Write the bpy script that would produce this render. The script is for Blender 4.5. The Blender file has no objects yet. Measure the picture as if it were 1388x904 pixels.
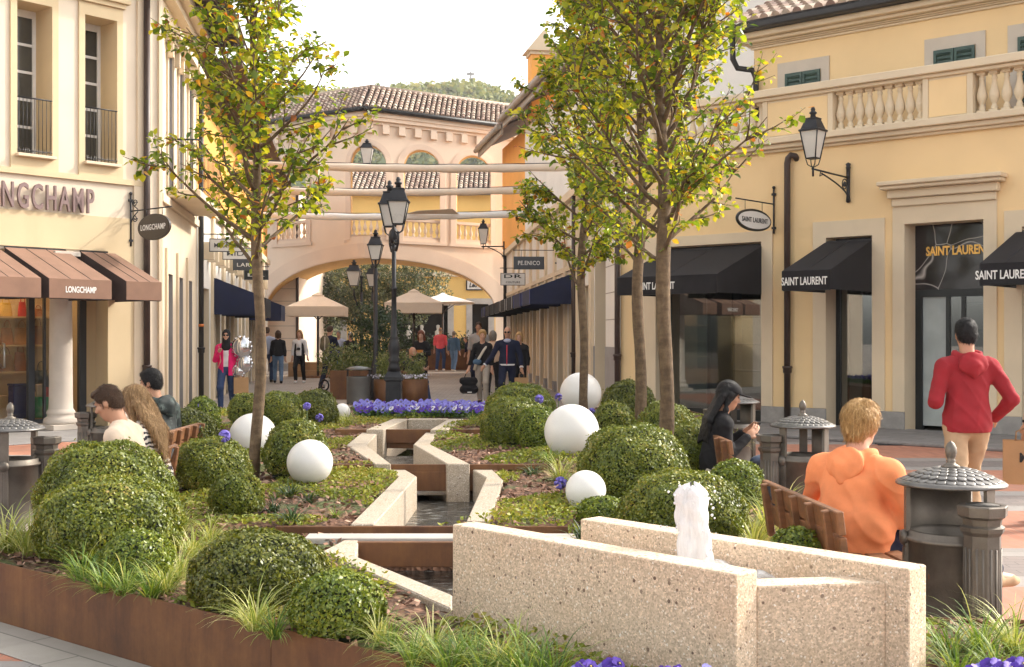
import bpy, math, random
import numpy as np
from mathutils import Vector, Matrix, Euler
R = math.radians
rnd = random.Random(7)
nrng = np.random.default_rng(11)
scene = bpy.context.scene
COL = scene.collection
# ------------------------------------------------------------------ camera model (measured from the place)
F, CX, HY, CAMZ = 1650.0, 694.0, 455.0, 1.58
def P(px, py, z):
    Y = F * (CAMZ - z) / (py - HY)
    return Vector(((px - CX) * Y / F, Y, z))
def at(px, Y, z=0.0):
    return Vector(((px - CX) * Y / F, Y, z))
def zat(py, Y):
    return CAMZ + (HY - py) * Y / F
# ------------------------------------------------------------------ node helpers / materials
MATS = {}
def new_mat(name):
    m = bpy.data.materials.new(name); m.use_nodes = True
    nt = m.node_tree; nt.nodes.clear()
    out = nt.nodes.new('ShaderNodeOutputMaterial')
    return m, nt, out
def N(nt, t, **kw):
    n = nt.nodes.new(t)
    for k, v in kw.items():
        if k.startswith('i_'):
            key = k[2:]; key = int(key) if key.isdigit() else key.replace('_', ' ')
            n.inputs[key].default_value = v
        else: setattr(n, k, v)
    return n
def L(nt, a, b): nt.links.new(a, b)
def ramp(nt, stops, interp='LINEAR'):
    n = nt.nodes.new('ShaderNodeValToRGB'); cr = n.color_ramp; cr.interpolation = interp
    while len(cr.elements) < len(stops): cr.elements.new(.5)
    for e, (p, c) in zip(cr.elements, stops):
        e.position = p; e.color = (*c, 1) if len(c) == 3 else c
    return n
def sc(c, k): return tuple(min(1, x * k) for x in c)
def mixc(nt, fac, a, b, blend='MIX'):
    n = nt.nodes.new('ShaderNodeMix'); n.data_type = 'RGBA'; n.blend_type = blend
    for s, v in ((0, fac), (6, a), (7, b)):
        if hasattr(v, 'is_linked'): L(nt, v, n.inputs[s])
        elif s == 0: n.inputs[0].default_value = v
        else: n.inputs[s].default_value = (*v, 1)
    return n.outputs[2]
def math_(nt, op, a, b=0.0, c=None):
    n = nt.nodes.new('ShaderNodeMath'); n.operation = op
    for i, v in enumerate((a, b, c)):
        if v is None: continue
        if hasattr(v, 'is_linked'): L(nt, v, n.inputs[i])
        else: n.inputs[i].default_value = v
    return n.outputs[0]
def pos(nt, scale=(1, 1, 1), obj=True):
    if obj: s = N(nt, 'ShaderNodeTexCoord').outputs['Object']
    else: s = N(nt, 'ShaderNodeNewGeometry').outputs['Position']
    if scale == (1, 1, 1): return s
    mp = N(nt, 'ShaderNodeMapping'); mp.inputs['Scale'].default_value = scale
    L(nt, s, mp.inputs[0]); return mp.outputs[0]
def noise(nt, vec, scale, detail=4, rough=.55):
    n = N(nt, 'ShaderNodeTexNoise'); n.inputs['Scale'].default_value = scale
    n.inputs['Detail'].default_value = detail; n.inputs['Roughness'].default_value = rough
    L(nt, vec, n.inputs['Vector']); return n.outputs['Fac']
def bump(nt, h, strength=.3, dist=.01):
    b = N(nt, 'ShaderNodeBump'); b.inputs['Strength'].default_value = strength; b.inputs['Distance'].default_value = dist
    L(nt, h, b.inputs['Height']); return b.outputs[0]
def mat(name, col, rough=.7, metal=0.0, var=.12, vscale=2.5, fine=.06, fscale=90, bstr=.25, bdist=.004, spec=.5, world=False, stain=None, emit=0, aniso=(1,1,1)):
    if name in MATS: return MATS[name]
    m, nt, out = new_mat(name)
    b = N(nt, 'ShaderNodeBsdfPrincipled'); L(nt, b.outputs[0], out.inputs[0])
    v = pos(nt, aniso, obj=not world)
    n1 = noise(nt, v, vscale, 5)
    c = mixc(nt, ramp_out(nt, n1, .3, .7), sc(col, 1 - var), sc(col, 1 + var))
    n2 = noise(nt, v, fscale, 2)
    c = mixc(nt, ramp_out(nt, n2, .35, .65), c, sc(col, 1 - fine * 2)) if False else mixc(nt, math_(nt, 'MULTIPLY', n2, fine * 2), c, (col[0]*.4, col[1]*.4, col[2]*.4))
    if stain:
        sv = pos(nt, (1.4, 1.4, .22), obj=not world)
        n3 = noise(nt, sv, stain[1], 6, .65)
        c = mixc(nt, math_(nt, 'MULTIPLY', ramp_out(nt, n3, .55, .8), stain[2]), c, stain[0])
    L(nt, c, b.inputs['Base Color'])
    b.inputs['Roughness'].default_value = rough; b.inputs['Metallic'].default_value = metal
    b.inputs['Specular IOR Level'].default_value = spec
    if rough < .9:
        rr = N(nt, 'ShaderNodeMapRange'); L(nt, n1, rr.inputs[0]); rr.inputs[3].default_value = max(.03, rough - .1); rr.inputs[4].default_value = min(1, rough + .1)
        L(nt, rr.outputs[0], b.inputs['Roughness'])
    if bstr: L(nt, bump(nt, n2, bstr, bdist), b.inputs['Normal'])
    MATS[name] = m; return m
def ramp_out(nt, f, lo, hi):
    r = N(nt, 'ShaderNodeMapRange'); r.interpolation_type = 'SMOOTHSTEP'
    L(nt, f, r.inputs[0]); r.inputs[1].default_value = lo; r.inputs[2].default_value = hi
    return r.outputs[0]
def leaf_mat(name, stops, trans=.35, rough=.45, clump=None):
    if name in MATS: return MATS[name]
    m, nt, out = new_mat(name)
    g = N(nt, 'ShaderNodeNewGeometry')
    r = ramp(nt, stops); f = g.outputs['Random Per Island']
    if clump:
        nz = noise(nt, pos(nt), clump, 3)
        f = math_(nt, 'ADD', math_(nt, 'MULTIPLY', f, .6), math_(nt, 'SUBTRACT', nz, .3))
    L(nt, f, r.inputs[0])
    b = N(nt, 'ShaderNodeBsdfPrincipled'); b.inputs['Roughness'].default_value = rough
    L(nt, r.outputs[0], b.inputs['Base Color'])
    t = N(nt, 'ShaderNodeBsdfTranslucent')
    c2 = mixc(nt, 1.0, r.outputs[0], (1.6, 1.5, .7), 'MULTIPLY'); L(nt, c2, t.inputs[0])
    mx = N(nt, 'ShaderNodeMixShader'); mx.inputs[0].default_value = trans
    L(nt, b.outputs[0], mx.inputs[1]); L(nt, t.outputs[0], mx.inputs[2]); L(nt, mx.outputs[0], out.inputs[0])
    MATS[name] = m; return m
def glass_mat(name='shop_glass', tint=(.75, .82, .8), refl=1.0):
    if name in MATS: return MATS[name]
    m, nt, out = new_mat(name)
    fr = N(nt, 'ShaderNodeFresnel'); fr.inputs[0].default_value = 1.55
    k = math_(nt, 'MINIMUM', math_(nt, 'MULTIPLY', math_(nt, 'ADD', fr.outputs[0], .06), refl), 1.0)
    t = N(nt, 'ShaderNodeBsdfTransparent'); t.inputs[0].default_value = (*tint, 1)
    g = N(nt, 'ShaderNodeBsdfGlossy'); g.inputs['Roughness'].default_value = .01; g.inputs[0].default_value = (.95, .95, .95, 1)
    mx = N(nt, 'ShaderNodeMixShader'); L(nt, k, mx.inputs[0]); L(nt, t.outputs[0], mx.inputs[1]); L(nt, g.outputs[0], mx.inputs[2])
    L(nt, mx.outputs[0], out.inputs[0]); MATS[name] = m; return m
# ------------------------------------------------------------------ mesh builder
def finish(me, name, parent, mats, smooth, bevel=0, seg=1):
    for m in mats: me.materials.append(m)
    o = bpy.data.objects.new(name, me); COL.objects.link(o)
    if parent is not None: o.parent = parent
    if bevel:
        md = o.modifiers.new('bevel', 'BEVEL'); md.width = bevel; md.segments = seg; md.limit_method = 'ANGLE'; md.angle_limit = R(35)
    return o
def mesh_np(name, V, Fc, mats, parent=None, smooth=False, midx=None):
    """V (n,3); Fc list of equal-size int arrays (m,k) or a single one"""
    V = np.asarray(V, np.float32)
    if not isinstance(Fc, list): Fc = [Fc]
    Fc = [np.asarray(f, np.int32) for f in Fc if len(f)]
    loops = np.concatenate([f.ravel() for f in Fc]); sizes = np.concatenate([np.full(len(f), f.shape[1], np.int32) for f in Fc])
    starts = np.concatenate([[0], np.cumsum(sizes)[:-1]]).astype(np.int32)
    me = bpy.data.meshes.new(name)
    me.vertices.add(len(V)); me.vertices.foreach_set('co', V.ravel())
    me.loops.add(len(loops)); me.loops.foreach_set('vertex_index', loops)
    me.polygons.add(len(sizes)); me.polygons.foreach_set('loop_start', starts)
    if midx is not None: me.polygons.foreach_set('material_index', np.asarray(midx, np.int32))
    me.polygons.foreach_set('use_smooth', np.full(len(sizes), bool(smooth)))
    me.update(calc_edges=True)
    if not isinstance(mats, (list, tuple)): mats = [mats]
    return finish(me, name, parent, mats, smooth)
class MB:
    def __init__(s): s.v = []; s.f = []; s.mi = []; s.sm = []; s.cur = 0; s.mats = []; s.M = None
    def use(s, m):
        if m not in s.mats: s.mats.append(m)
        s.cur = s.mats.index(m); return s
    def add(s, vs, fs, smooth=False):
        b = len(s.v)
        for v in vs:
            v = Vector(v)
            s.v.append(tuple(s.M @ v) if s.M is not None else tuple(v))
        for f in fs: s.f.append(tuple(i + b for i in f)); s.mi.append(s.cur); s.sm.append(smooth)
        return s
    def box(s, x0, x1, y0, y1, z0, z1):
        if x0 > x1: x0, x1 = x1, x0
        if y0 > y1: y0, y1 = y1, y0
        if z0 > z1: z0, z1 = z1, z0
        v = [(x0,y0,z0),(x1,y0,z0),(x1,y1,z0),(x0,y1,z0),(x0,y0,z1),(x1,y0,z1),(x1,y1,z1),(x0,y1,z1)]
        return s.add(v, [(3,2,1,0),(4,5,6,7),(0,1,5,4),(1,2,6,5),(2,3,7,6),(3,0,4,7)])
    def obox(s, c, size, rot=(0,0,0)):
        m = Euler(rot).to_matrix(); h = [x/2 for x in size]; c = Vector(c)
        v = [c + m @ Vector((sx*h[0], sy*h[1], sz*h[2])) for sz in (-1,1) for sx, sy in ((-1,-1),(1,-1),(1,1),(-1,1))]
        return s.add(v, [(3,2,1,0),(4,5,6,7),(0,1,5,4),(1,2,6,5),(2,3,7,6),(3,0,4,7)])
    def prism(s, poly, z0, z1):
        n = len(poly)
        a = sum(poly[i][0]*poly[(i+1)%n][1]-poly[(i+1)%n][0]*poly[i][1] for i in range(n))
        if a < 0: poly = poly[::-1]
        v = [(p[0],p[1],z0) for p in poly] + [(p[0],p[1],z1) for p in poly]
        return s.add(v, [tuple(range(n-1,-1,-1)), tuple(range(n,2*n))] + [(i,(i+1)%n,n+(i+1)%n,n+i) for i in range(n)])
    def ext(s, poly3, d):
        """extrude a planar 3d polygon by vector d"""
        n = len(poly3); d = Vector(d); a = [Vector(p) for p in poly3]; b = [p + d for p in a]
        nn = Vector((0,0,0))
        for i in range(n): nn += a[i].cross(a[(i+1)%n])
        if nn.dot(d) > 0: a, b = a[::-1], b[::-1]
        return s.add(a+b, [tuple(range(n)), tuple(range(2*n-1,n-1,-1))] + [(i,n+i,n+(i+1)%n,(i+1)%n) for i in range(n)])
    def quad(s, a, b, c, d): return s.add([a,b,c,d], [(0,1,2,3)])
    def tube(s, pts, r, n=8, caps=True, smooth=True):
        pts = [Vector(p) for p in pts]; k = len(pts)
        rs = r if isinstance(r, (list, tuple)) else [r]*k
        up = None; V = []
        for i, p in enumerate(pts):
            t = (pts[min(i+1,k-1)] - pts[max(i-1,0)]).normalized()
            if up is None:
                up = Vector((0,0,1)) if abs(t.z) < .9 else Vector((1,0,0))
            a = (up - t*up.dot(t))
            if a.length < 1e-5: a = t.orthogonal()
            a.normalize(); up = a; b = t.cross(a)
            for j in range(n):
                w = 2*math.pi*j/n
                V.append(p + (a*math.cos(w) + b*math.sin(w))*rs[i])
        fs = [(i*n+j, i*n+(j+1)%n, (i+1)*n+(j+1)%n, (i+1)*n+j) for i in range(k-1) for j in range(n)]
        s.add(V, fs, smooth)
        if caps:
            b0 = len(s.v) - len(V)
            s.f.append(tuple(b0 + j for j in range(n-1,-1,-1))); s.mi.append(s.cur); s.sm.append(False)
            s.f.append(tuple(b0 + (k-1)*n + j for j in range(n))); s.mi.append(s.cur); s.sm.append(False)
        return s
    def lathe(s, prof, n=24, c=(0,0,0), a0=0.0, smooth=True, caps=True, sx=1, sy=1):
        k = len(prof); V = []
        for r, z in prof:
            for j in range(n):
                w = a0 + 2*math.pi*j/n
                V.append((c[0]+r*math.cos(w)*sx, c[1]+r*math.sin(w)*sy, c[2]+z))
        fs = [(i*n+j, i*n+(j+1)%n, (i+1)*n+(j+1)%n, (i+1)*n+j) for i in range(k-1) for j in range(n)]
        s.add(V, fs, smooth); b0 = len(s.v)-len(V)
        if caps:
            if prof[0][0] > 1e-4: s.f.append(tuple(b0+j for j in range(n-1,-1,-1))); s.mi.append(s.cur); s.sm.append(False)
            if prof[-1][0] > 1e-4: s.f.append(tuple(b0+(k-1)*n+j for j in range(n))); s.mi.append(s.cur); s.sm.append(False)
        return s
    def ball(s, c, r, nu=14, nv=9, rot=None):
        if not isinstance(r, (tuple, list)): r = (r,r,r)
        m = Euler(rot).to_matrix() if rot else Matrix.Identity(3); c = Vector(c)
        V = [c + m @ Vector((0,0,-r[2]))]
        for i in range(1, nv):
            t = -math.pi/2 + math.pi*i/nv
            for j in range(nu):
                w = 2*math.pi*j/nu
                V.append(c + m @ Vector((r[0]*math.cos(t)*math.cos(w), r[1]*math.cos(t)*math.sin(w), r[2]*math.sin(t))))
        V.append(c + m @ Vector((0,0,r[2])))
        fs = [(0, 1+(j+1)%nu, 1+j) for j in range(nu)]
        for i in range(nv-2):
            for j in range(nu):
                a = 1+i*nu+j; b = 1+i*nu+(j+1)%nu
                fs.append((a, b, b+nu, a+nu))
        l = len(V)-1; o = 1+(nv-2)*nu
        fs += [(l, o+j, o+(j+1)%nu) for j in range(nu)]
        return s.add(V, fs, True)
    def build(s, name, parent=None, bevel=0, seg=1):
        me = bpy.data.meshes.new(name); me.from_pydata(s.v, [], s.f)
        me.polygons.foreach_set('material_index', s.mi); me.polygons.foreach_set('use_smooth', s.sm); me.update()
        return finish(me, name, parent, s.mats, None, bevel, seg)
def mb(m): return MB().use(m)
def tag(o, label, cat, group=None):
    o['label'] = label; o['category'] = cat
    if group: o['group'] = group
    return o
def struct(o): o['kind'] = 'structure'; return o
def stuff(o, label=None, cat=None):
    o['kind'] = 'stuff'
    if label: o['label'] = label; o['category'] = cat
    return o
def thing(name, label, cat, loc=(0,0,0), rz=0.0, group=None, s=1.0):
    o = bpy.data.objects.new(name, None); COL.objects.link(o)
    o.location = loc; o.rotation_euler = (0,0,rz); o.scale = (s,s,s); o.empty_display_size = .2
    return tag(o, label, cat, group)
def dup(root, loc, rz=None, label=None, s=None, group=None):
    r = root.copy(); COL.objects.link(r); r.location = loc
    if rz is not None: r.rotation_euler = (0,0,rz)
    if s is not None: r.scale = (s,s,s) if not isinstance(s, (tuple,list)) else s
    if label: r['label'] = label
    if group: r['group'] = group
    for ch in list(root.children):
        c = ch.copy(); COL.objects.link(c); c.parent = r
        for g in list(ch.children):
            d = g.copy(); COL.objects.link(d); d.parent = c
    return r
FLIPX = Matrix.Rotation(R(90), 4, 'X')
def lettering(txt, parent, M, w, h, m, depth=.004, bold=.0, spacing=1.0, name='lettering', shear=0):
    """flat letters fitted in a w x h box (centred), built in local XY then placed by matrix M (X right, Y up, Z out)"""
    cu = bpy.data.curves.new('t', 'FONT'); cu.body = txt; cu.size = 1; cu.extrude = .01; cu.offset = bold; cu.space_character = spacing; cu.shear = shear
    cu.resolution_u = 3
    to = bpy.data.objects.new('t', cu); COL.objects.link(to)
    dg = bpy.context.evaluated_depsgraph_get(); me = bpy.data.meshes.new_from_object(to.evaluated_get(dg))
    bpy.data.objects.remove(to); bpy.data.curves.remove(cu)
    co = np.array([v.co[:] for v in me.vertices]); lo = co.min(0); hi = co.max(0)
    co = (co - (lo+hi)/2) / np.maximum(hi-lo, 1e-6) * np.array([w, h, depth])
    me.vertices.foreach_set('co', co.astype(np.float32).ravel()); me.transform(M); me.name = name
    o = finish(me, name, parent, [m], None); return o
def wallM(x, y, z, rz=0.0):
    """letters standing on a wall: local X right, up Z, facing -Y"""
    return Matrix.Translation((x,y,z)) @ Matrix.Rotation(rz,4,'Z') @ FLIPX
# ------------------------------------------------------------------ palette
CREAM = mat('cream_plaster', (.67,.555,.41), .9, var=.05, vscale=.7, fine=.02, stain=((.46,.36,.24), .8, .4))
PINKCREAM = mat('rose_cream_plaster', (.68,.585,.465), .9, var=.05, vscale=.7, fine=.02, stain=((.50,.40,.31), .8, .38))
TANPL = mat('tan_plaster', (.62,.495,.315), .9, var=.05, vscale=.8, fine=.02, stain=((.45,.33,.18), .8, .25))
YELLOW = mat('yellow_plaster', (.80,.585,.32), .9, var=.05, vscale=.6, fine=.02, stain=((.66,.43,.20), .7, .42))
ORANGE = mat('orange_plaster', (.80,.38,.09), .9, var=.07, vscale=.6, fine=.02)
TRIM = mat('cream_trim_stone', (.68,.56,.40), .85, var=.05, vscale=1.2, fine=.02, stain=((.45,.36,.25), 1.2, .3))
LILAC = mat('pale_lilac_plaster', (.70,.67,.63), .9, var=.04, vscale=.6, fine=.02)
WHITEPL = mat('white_plaster', (.72,.68,.62), .9, var=.05, vscale=.8, fine=.02)
BRIDGEPL = mat('peach_plaster', (.76,.61,.48), .9, var=.05, vscale=.5, fine=.02, stain=((.6,.45,.33), .6, .3))
BRIDGETR = mat('peach_trim', (.70,.55,.435), .9, var=.04, vscale=.6, fine=.02)
STONEBASE = mat('granite_base', (.38,.36,.34), .8, var=.15, vscale=6, fine=.35, fscale=160)
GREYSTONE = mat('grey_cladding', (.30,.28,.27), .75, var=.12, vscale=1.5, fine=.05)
IRON = mat('dark_iron', (.022,.022,.026), .5, .3, var=.25, vscale=8)
CASTIRON = mat('bin_cast_iron', (.17,.148,.125), .48, .55, var=.25, vscale=5, fine=.1, stain=((.06,.05,.042), 2.0, .5))
CASTLID = mat('bin_lid_metal', (.16,.152,.145), .42, .7, var=.25, vscale=7)
PIPE = mat('brown_pipe', (.050,.030,.024), .45, .1, var=.2, vscale=4)
PIPEBLK = mat('black_pipe', (.022,.02,.02), .5, .2, var=.2)
FRAMEBLK = mat('black_frame', (.012,.016,.018), .35, .2, var=.1)
FRAMEGRY = mat('anthracite_frame', (.05,.055,.065), .4, .2, var=.1)
WHITEFR = mat('white_window_frame', (.70,.70,.72), .5, var=.04)
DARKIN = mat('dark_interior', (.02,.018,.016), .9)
WINDARK = mat('window_glass_dark', (.06,.06,.055), .06, var=.3, vscale=1.2, bstr=0)
SHUT = mat('green_shutter', (.045,.085,.072), .6, var=.15, vscale=5)
GOLD = mat('gold_letter', (.80,.46,.12), .35, .6, var=.1)
WHITELET = mat('white_letter', (.82,.82,.80), .6, var=.02)
BLACKCANV = mat('black_canvas', (.016,.015,.018), .8, var=.25, vscale=3, spec=.3)
BROWNCANV = mat('brown_canvas', (.25,.15,.108), .85, var=.10, vscale=2.5, spec=.2)
DARKBROWN = mat('dark_brown_canvas', (.055,.035,.032), .85, var=.12)
NAVYCANV = mat('navy_canvas', (.012,.017,.055), .85, var=.15)
BLUECANV = mat('blue_canvas', (.09,.10,.33), .85, var=.1)
CREAMCANV = mat('cream_canvas', (.72,.60,.48), .9, var=.05, vscale=2)
WHITECANV = mat('white_canvas', (.78,.77,.75), .9, var=.04, vscale=2)
SIGNBROWN = mat('sign_brown', (.05,.04,.034), .45, var=.1)
SIGNWHITE = mat('sign_white', (.70,.69,.67), .5, var=.03)
SIGNGREY = mat('sign_slate', (.055,.062,.075), .5, var=.1)
MAUVELET = mat('mauve_letter', (.22,.15,.145), .5, .2, var=.06)
WOOD = mat('bench_wood', (.20,.085,.035), .5, var=.35, vscale=3, fine=.12, aniso=(6,1,6))
SPHERE = mat('white_globe', (.80,.77,.74), .35, var=.02, vscale=2, bstr=.05)
FROST = mat('frosted_lamp_glass', (.62,.60,.56), .3, var=.05)
STEEL = mat('steel', (.45,.45,.45), .3, .9, var=.05)
# ================================================================== world, sun, camera
SUN_AZ = Vector((1.30,.60,0)).normalized(); SUN_EL = R(34)
w = bpy.data.worlds.new('World'); scene.world = w; w.use_nodes = True
nt = w.node_tree; nt.nodes.clear()
o_ = N(nt, 'ShaderNodeOutputWorld'); bg = N(nt, 'ShaderNodeBackground')
sky = N(nt, 'ShaderNodeTexSky'); sky.sky_type = 'NISHITA'; sky.sun_disc = False
sky.sun_elevation = SUN_EL; sky.sun_rotation = math.atan2(SUN_AZ.x, SUN_AZ.y)
sky.air_density = 1.0; sky.dust_density = 3.0; sky.ozone_density = 1.0
hs = N(nt, 'ShaderNodeHueSaturation'); hs.inputs['Saturation'].default_value = .20; hs.inputs['Value'].default_value = 1.0
L(nt, sky.outputs[0], hs.inputs['Color'])
warm = mixc(nt, 1.0, hs.outputs[0], (1.0,.97,.92), 'MULTIPLY')
L(nt, warm, bg.inputs[0]); bg.inputs[1].default_value = .15; L(nt, bg.outputs[0], o_.inputs[0])
ld = bpy.data.lights.new('sun', 'SUN'); ld.energy = 1.2; ld.angle = R(1.6); ld.color = (1,.91,.77)
lo_ = bpy.data.objects.new('sun', ld); COL.objects.link(lo_)
sdir = Vector((SUN_AZ.x*math.cos(SUN_EL), SUN_AZ.y*math.cos(SUN_EL), math.sin(SUN_EL)))
lo_.rotation_euler = sdir.to_track_quat('Z','Y').to_euler(); lo_.location = (20,10,30)
cd = bpy.data.cameras.new('camera'); cam = bpy.data.objects.new('camera', cd); COL.objects.link(cam)
cd.sensor_width = 36; cd.lens = 36*F/1388; cd.clip_end = 3000; cd.clip_start = .1
cd.shift_y = (HY-452)/1388
cam.location = (0,0,CAMZ); cam.rotation_euler = (R(90),0,0); scene.camera = cam
cd.dof.use_dof = False
vs = scene.view_settings; vs.view_transform = 'Standard'; vs.look = 'None'; vs.exposure = 1.84; vs.gamma = 1
scene.render.engine = 'CYCLES'; cy = scene.cycles
cy.use_denoising = True; cy.max_bounces = 7; cy.diffuse_bounces = 4; cy.glossy_bounces = 3; cy.transmission_bounces = 4; cy.transparent_max_bounces = 10
cy.use_adaptive_sampling = True; cy.adaptive_threshold = .015; cy.sample_clamp_indirect = 8
# ================================================================== ground
def paving_mat():
    m, nt, out = new_mat('street_paving'); b = N(nt,'ShaderNodeBsdfPrincipled'); L(nt,b.outputs[0],out.inputs[0])
    v = pos(nt, obj=False)
    br = N(nt,'ShaderNodeTexBrick'); L(nt,v,br.inputs[0]); br.inputs['Scale'].default_value = 1
    br.inputs['Brick Width'].default_value=.24; br.inputs['Row Height'].default_value=.12; br.inputs['Mortar Size'].default_value=.006
    br.inputs['Color1'].default_value=(.36,.31,.27,1); br.inputs['Color2'].default_value=(.26,.225,.20,1); br.inputs['Mortar'].default_value=(.13,.11,.10,1)
    n1 = noise(nt,v,.35,5); c = mixc(nt, math_(nt,'MULTIPLY',ramp_out(nt,n1,.35,.75),.5), br.outputs[0], (.44,.37,.31))
    # far street strips of paler stone
    L(nt,c,b.inputs['Base Color']); b.inputs['Roughness'].default_value=.75
    L(nt,bump(nt,br.outputs['Fac'],-.4,.004),b.inputs['Normal']); return m
def plaza_mat():
    m, nt, out = new_mat('banded_brick_paving'); b = N(nt,'ShaderNodeBsdfPrincipled'); L(nt,b.outputs[0],out.inputs[0])
    v = pos(nt, obj=False)
    rot = N(nt,'ShaderNodeMapping'); rot.inputs['Rotation'].default_value=(0,0,R(2)); L(nt,v,rot.inputs[0]); v2=rot.outputs[0]
    def bricks(c1,c2,mo,w_,h_,ang=0):
        mp=N(nt,'ShaderNodeMapping'); mp.inputs['Rotation'].default_value=(0,0,R(ang)); L(nt,v2,mp.inputs[0])
        br = N(nt,'ShaderNodeTexBrick'); L(nt,mp.outputs[0],br.inputs[0]); br.inputs['Scale'].default_value = 1
        br.inputs['Brick Width'].default_value=w_; br.inputs['Row Height'].default_value=h_; br.inputs['Mortar Size'].default_value=.004
        br.inputs['Color1'].default_value=(*c1,1); br.inputs['Color2'].default_value=(*c2,1); br.inputs['Mortar'].default_value=(*mo,1); return br
    red = bricks((.50,.205,.125),(.39,.15,.09),(.30,.19,.145),.22,.085,90)
    gry = bricks((.33,.31,.295),(.27,.25,.235),(.18,.165,.155),.5,.3)
    dk = bricks((.19,.165,.16),(.24,.20,.19),(.12,.11,.10),.2,.1)
    sp = N(nt,'ShaderNodeSeparateXYZ'); L(nt,v2,sp.inputs[0])
    fr = math_(nt,'FRACT', math_(nt,'DIVIDE', math_(nt,'SUBTRACT', sp.outputs[1], 7.75), 3.35))
    isg = math_(nt,'LESS_THAN', fr, .42)
    isd = math_(nt,'MULTIPLY', math_(nt,'GREATER_THAN', fr, .10), math_(nt,'LESS_THAN', fr, .32))
    c = mixc(nt, isg, red.outputs[0], gry.outputs[0]); c = mixc(nt, isd, c, dk.outputs[0])
    n1 = noise(nt,v,.8,6,.6); c = mixc(nt, math_(nt,'MULTIPLY',ramp_out(nt,n1,.45,.8),.35), c, (.42,.33,.27))
    n2 = noise(nt,v,14,4); c = mixc(nt, math_(nt,'MULTIPLY',n2,.25), c, (.10,.07,.055))
    L(nt,c,b.inputs['Base Color']); b.inputs['Roughness'].default_value=.72
    L(nt,bump(nt,red.outputs['Fac'],-.3,.003),b.inputs['Normal']); return m
def slab_mat(name, col, bw=.6, bh=.4, ang=0):
    m, nt, out = new_mat(name); b = N(nt,'ShaderNodeBsdfPrincipled'); L(nt,b.outputs[0],out.inputs[0])
    v = pos(nt, obj=False); mp=N(nt,'ShaderNodeMapping'); mp.inputs['Rotation'].default_value=(0,0,R(ang)); L(nt,v,mp.inputs[0])
    br = N(nt,'ShaderNodeTexBrick'); L(nt,mp.outputs[0],br.inputs[0]); br.inputs['Scale'].default_value=1
    br.inputs['Brick Width'].default_value=bw; br.inputs['Row Height'].default_value=bh; br.inputs['Mortar Size'].default_value=.006
    br.inputs['Color1'].default_value=(*col,1); br.inputs['Color2'].default_value=(*sc(col,.8),1); br.inputs['Mortar'].default_value=(*sc(col,.45),1)
    n1 = noise(nt,v,3,6,.65); c = mixc(nt, math_(nt,'MULTIPLY',ramp_out(nt,n1,.4,.75),.45), br.outputs[0], sc(col,.62))
    L(nt,c,b.inputs['Base Color']); b.inputs['Roughness'].default_value=.75; L(nt,bump(nt,br.outputs['Fac'],-.4,.004),b.inputs['Normal']); return m
g = mb(paving_mat()); g.quad((-420,-60,0),(320,-60,0),(320,700,0),(-420,700,0)); struct(g.build('ground'))
# facade frames -----------------------------------------------------
class Fac:
    """x along the facade (to the right as seen from outside), y into the building, z up"""
    def __init__(s, origin, d):
        s.o = Vector((*origin,0)); s.d = Vector((*d,0)).normalized(); s.n = Vector((-s.d.y, s.d.x, 0)); s.rz = math.atan2(s.d.y, s.d.x)
    def u(s, px, y=0.0):
        k = (px-CX)/F; o = s.o + s.n*y
        return (k*o.y - o.x)/(s.d.x - k*s.d.y)
    def w(s, u, y=0.0, z=0.0): return s.o + s.d*u + s.n*y + Vector((0,0,z))
    def z(s, px, py, y=0.0):
        return zat(py, s.w(s.u(px,y),y).y)
FL = Fac((-6.305,21.72), (.6486,.7611))
FR = Fac((2.12,23.65), (.7505,-.661))
FLS = Fac((-6.305,21.72), (-.1328,1.0))
FRS = Fac((2.12,23.65), (.082,-1.0))
LSLEN, RSLEN = 29.0, 29.6
pl = mb(plaza_mat())
pc = [FL.w(-12), FL.w(-1.1,-1.1), FLS.w(1.5,-1.2), FRS.w(-2,-1.2), FR.w(1,-1.3), FR.w(14,-1.3)]
pl.add([(p.x,p.y,.004) for p in [Vector((-16,-8,0)),Vector((16,-8,0)), pc[5], pc[4], pc[3], pc[2], pc[1], pc[0]]], [(0,1,2,3,4,5,6,7)])
struct(pl.build('plaza_paving'))
def walk(name, f, u0, u1, wd, h, m):
    b = mb(m); a,b_,c,d = f.w(u0,-wd), f.w(u1,-wd), f.w(u1,0.15), f.w(u0,0.15)
    b.prism([(p.x,p.y) for p in (a,b_,c,d)], .006, h); return struct(b.build(name, bevel=.01))
walk('pavement', FL, -12, -1.6, 2.1, .02, slab_mat('grey_pavement_west', (.30,.285,.28), .5,.25,-49))
walk('pavement', FR, 0, 14, 2.2, .05, slab_mat('grey_pavement_east', (.25,.235,.23), .5,.25,41))
# kerb edging beside the pavement at the east shops
kb = mb(mat('kerb_granite',(.27,.25,.24),.8,var=.2,vscale=8,fine=.3,fscale=120)); a,b_,c,d = FR.w(0,-2.36),FR.w(14,-2.36),FR.w(14,-2.21),FR.w(0,-2.21)
kb.prism([(p.x,p.y) for p in (a,b_,c,d)], .005, .055); struct(kb.build('kerb', bevel=.012))
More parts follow.
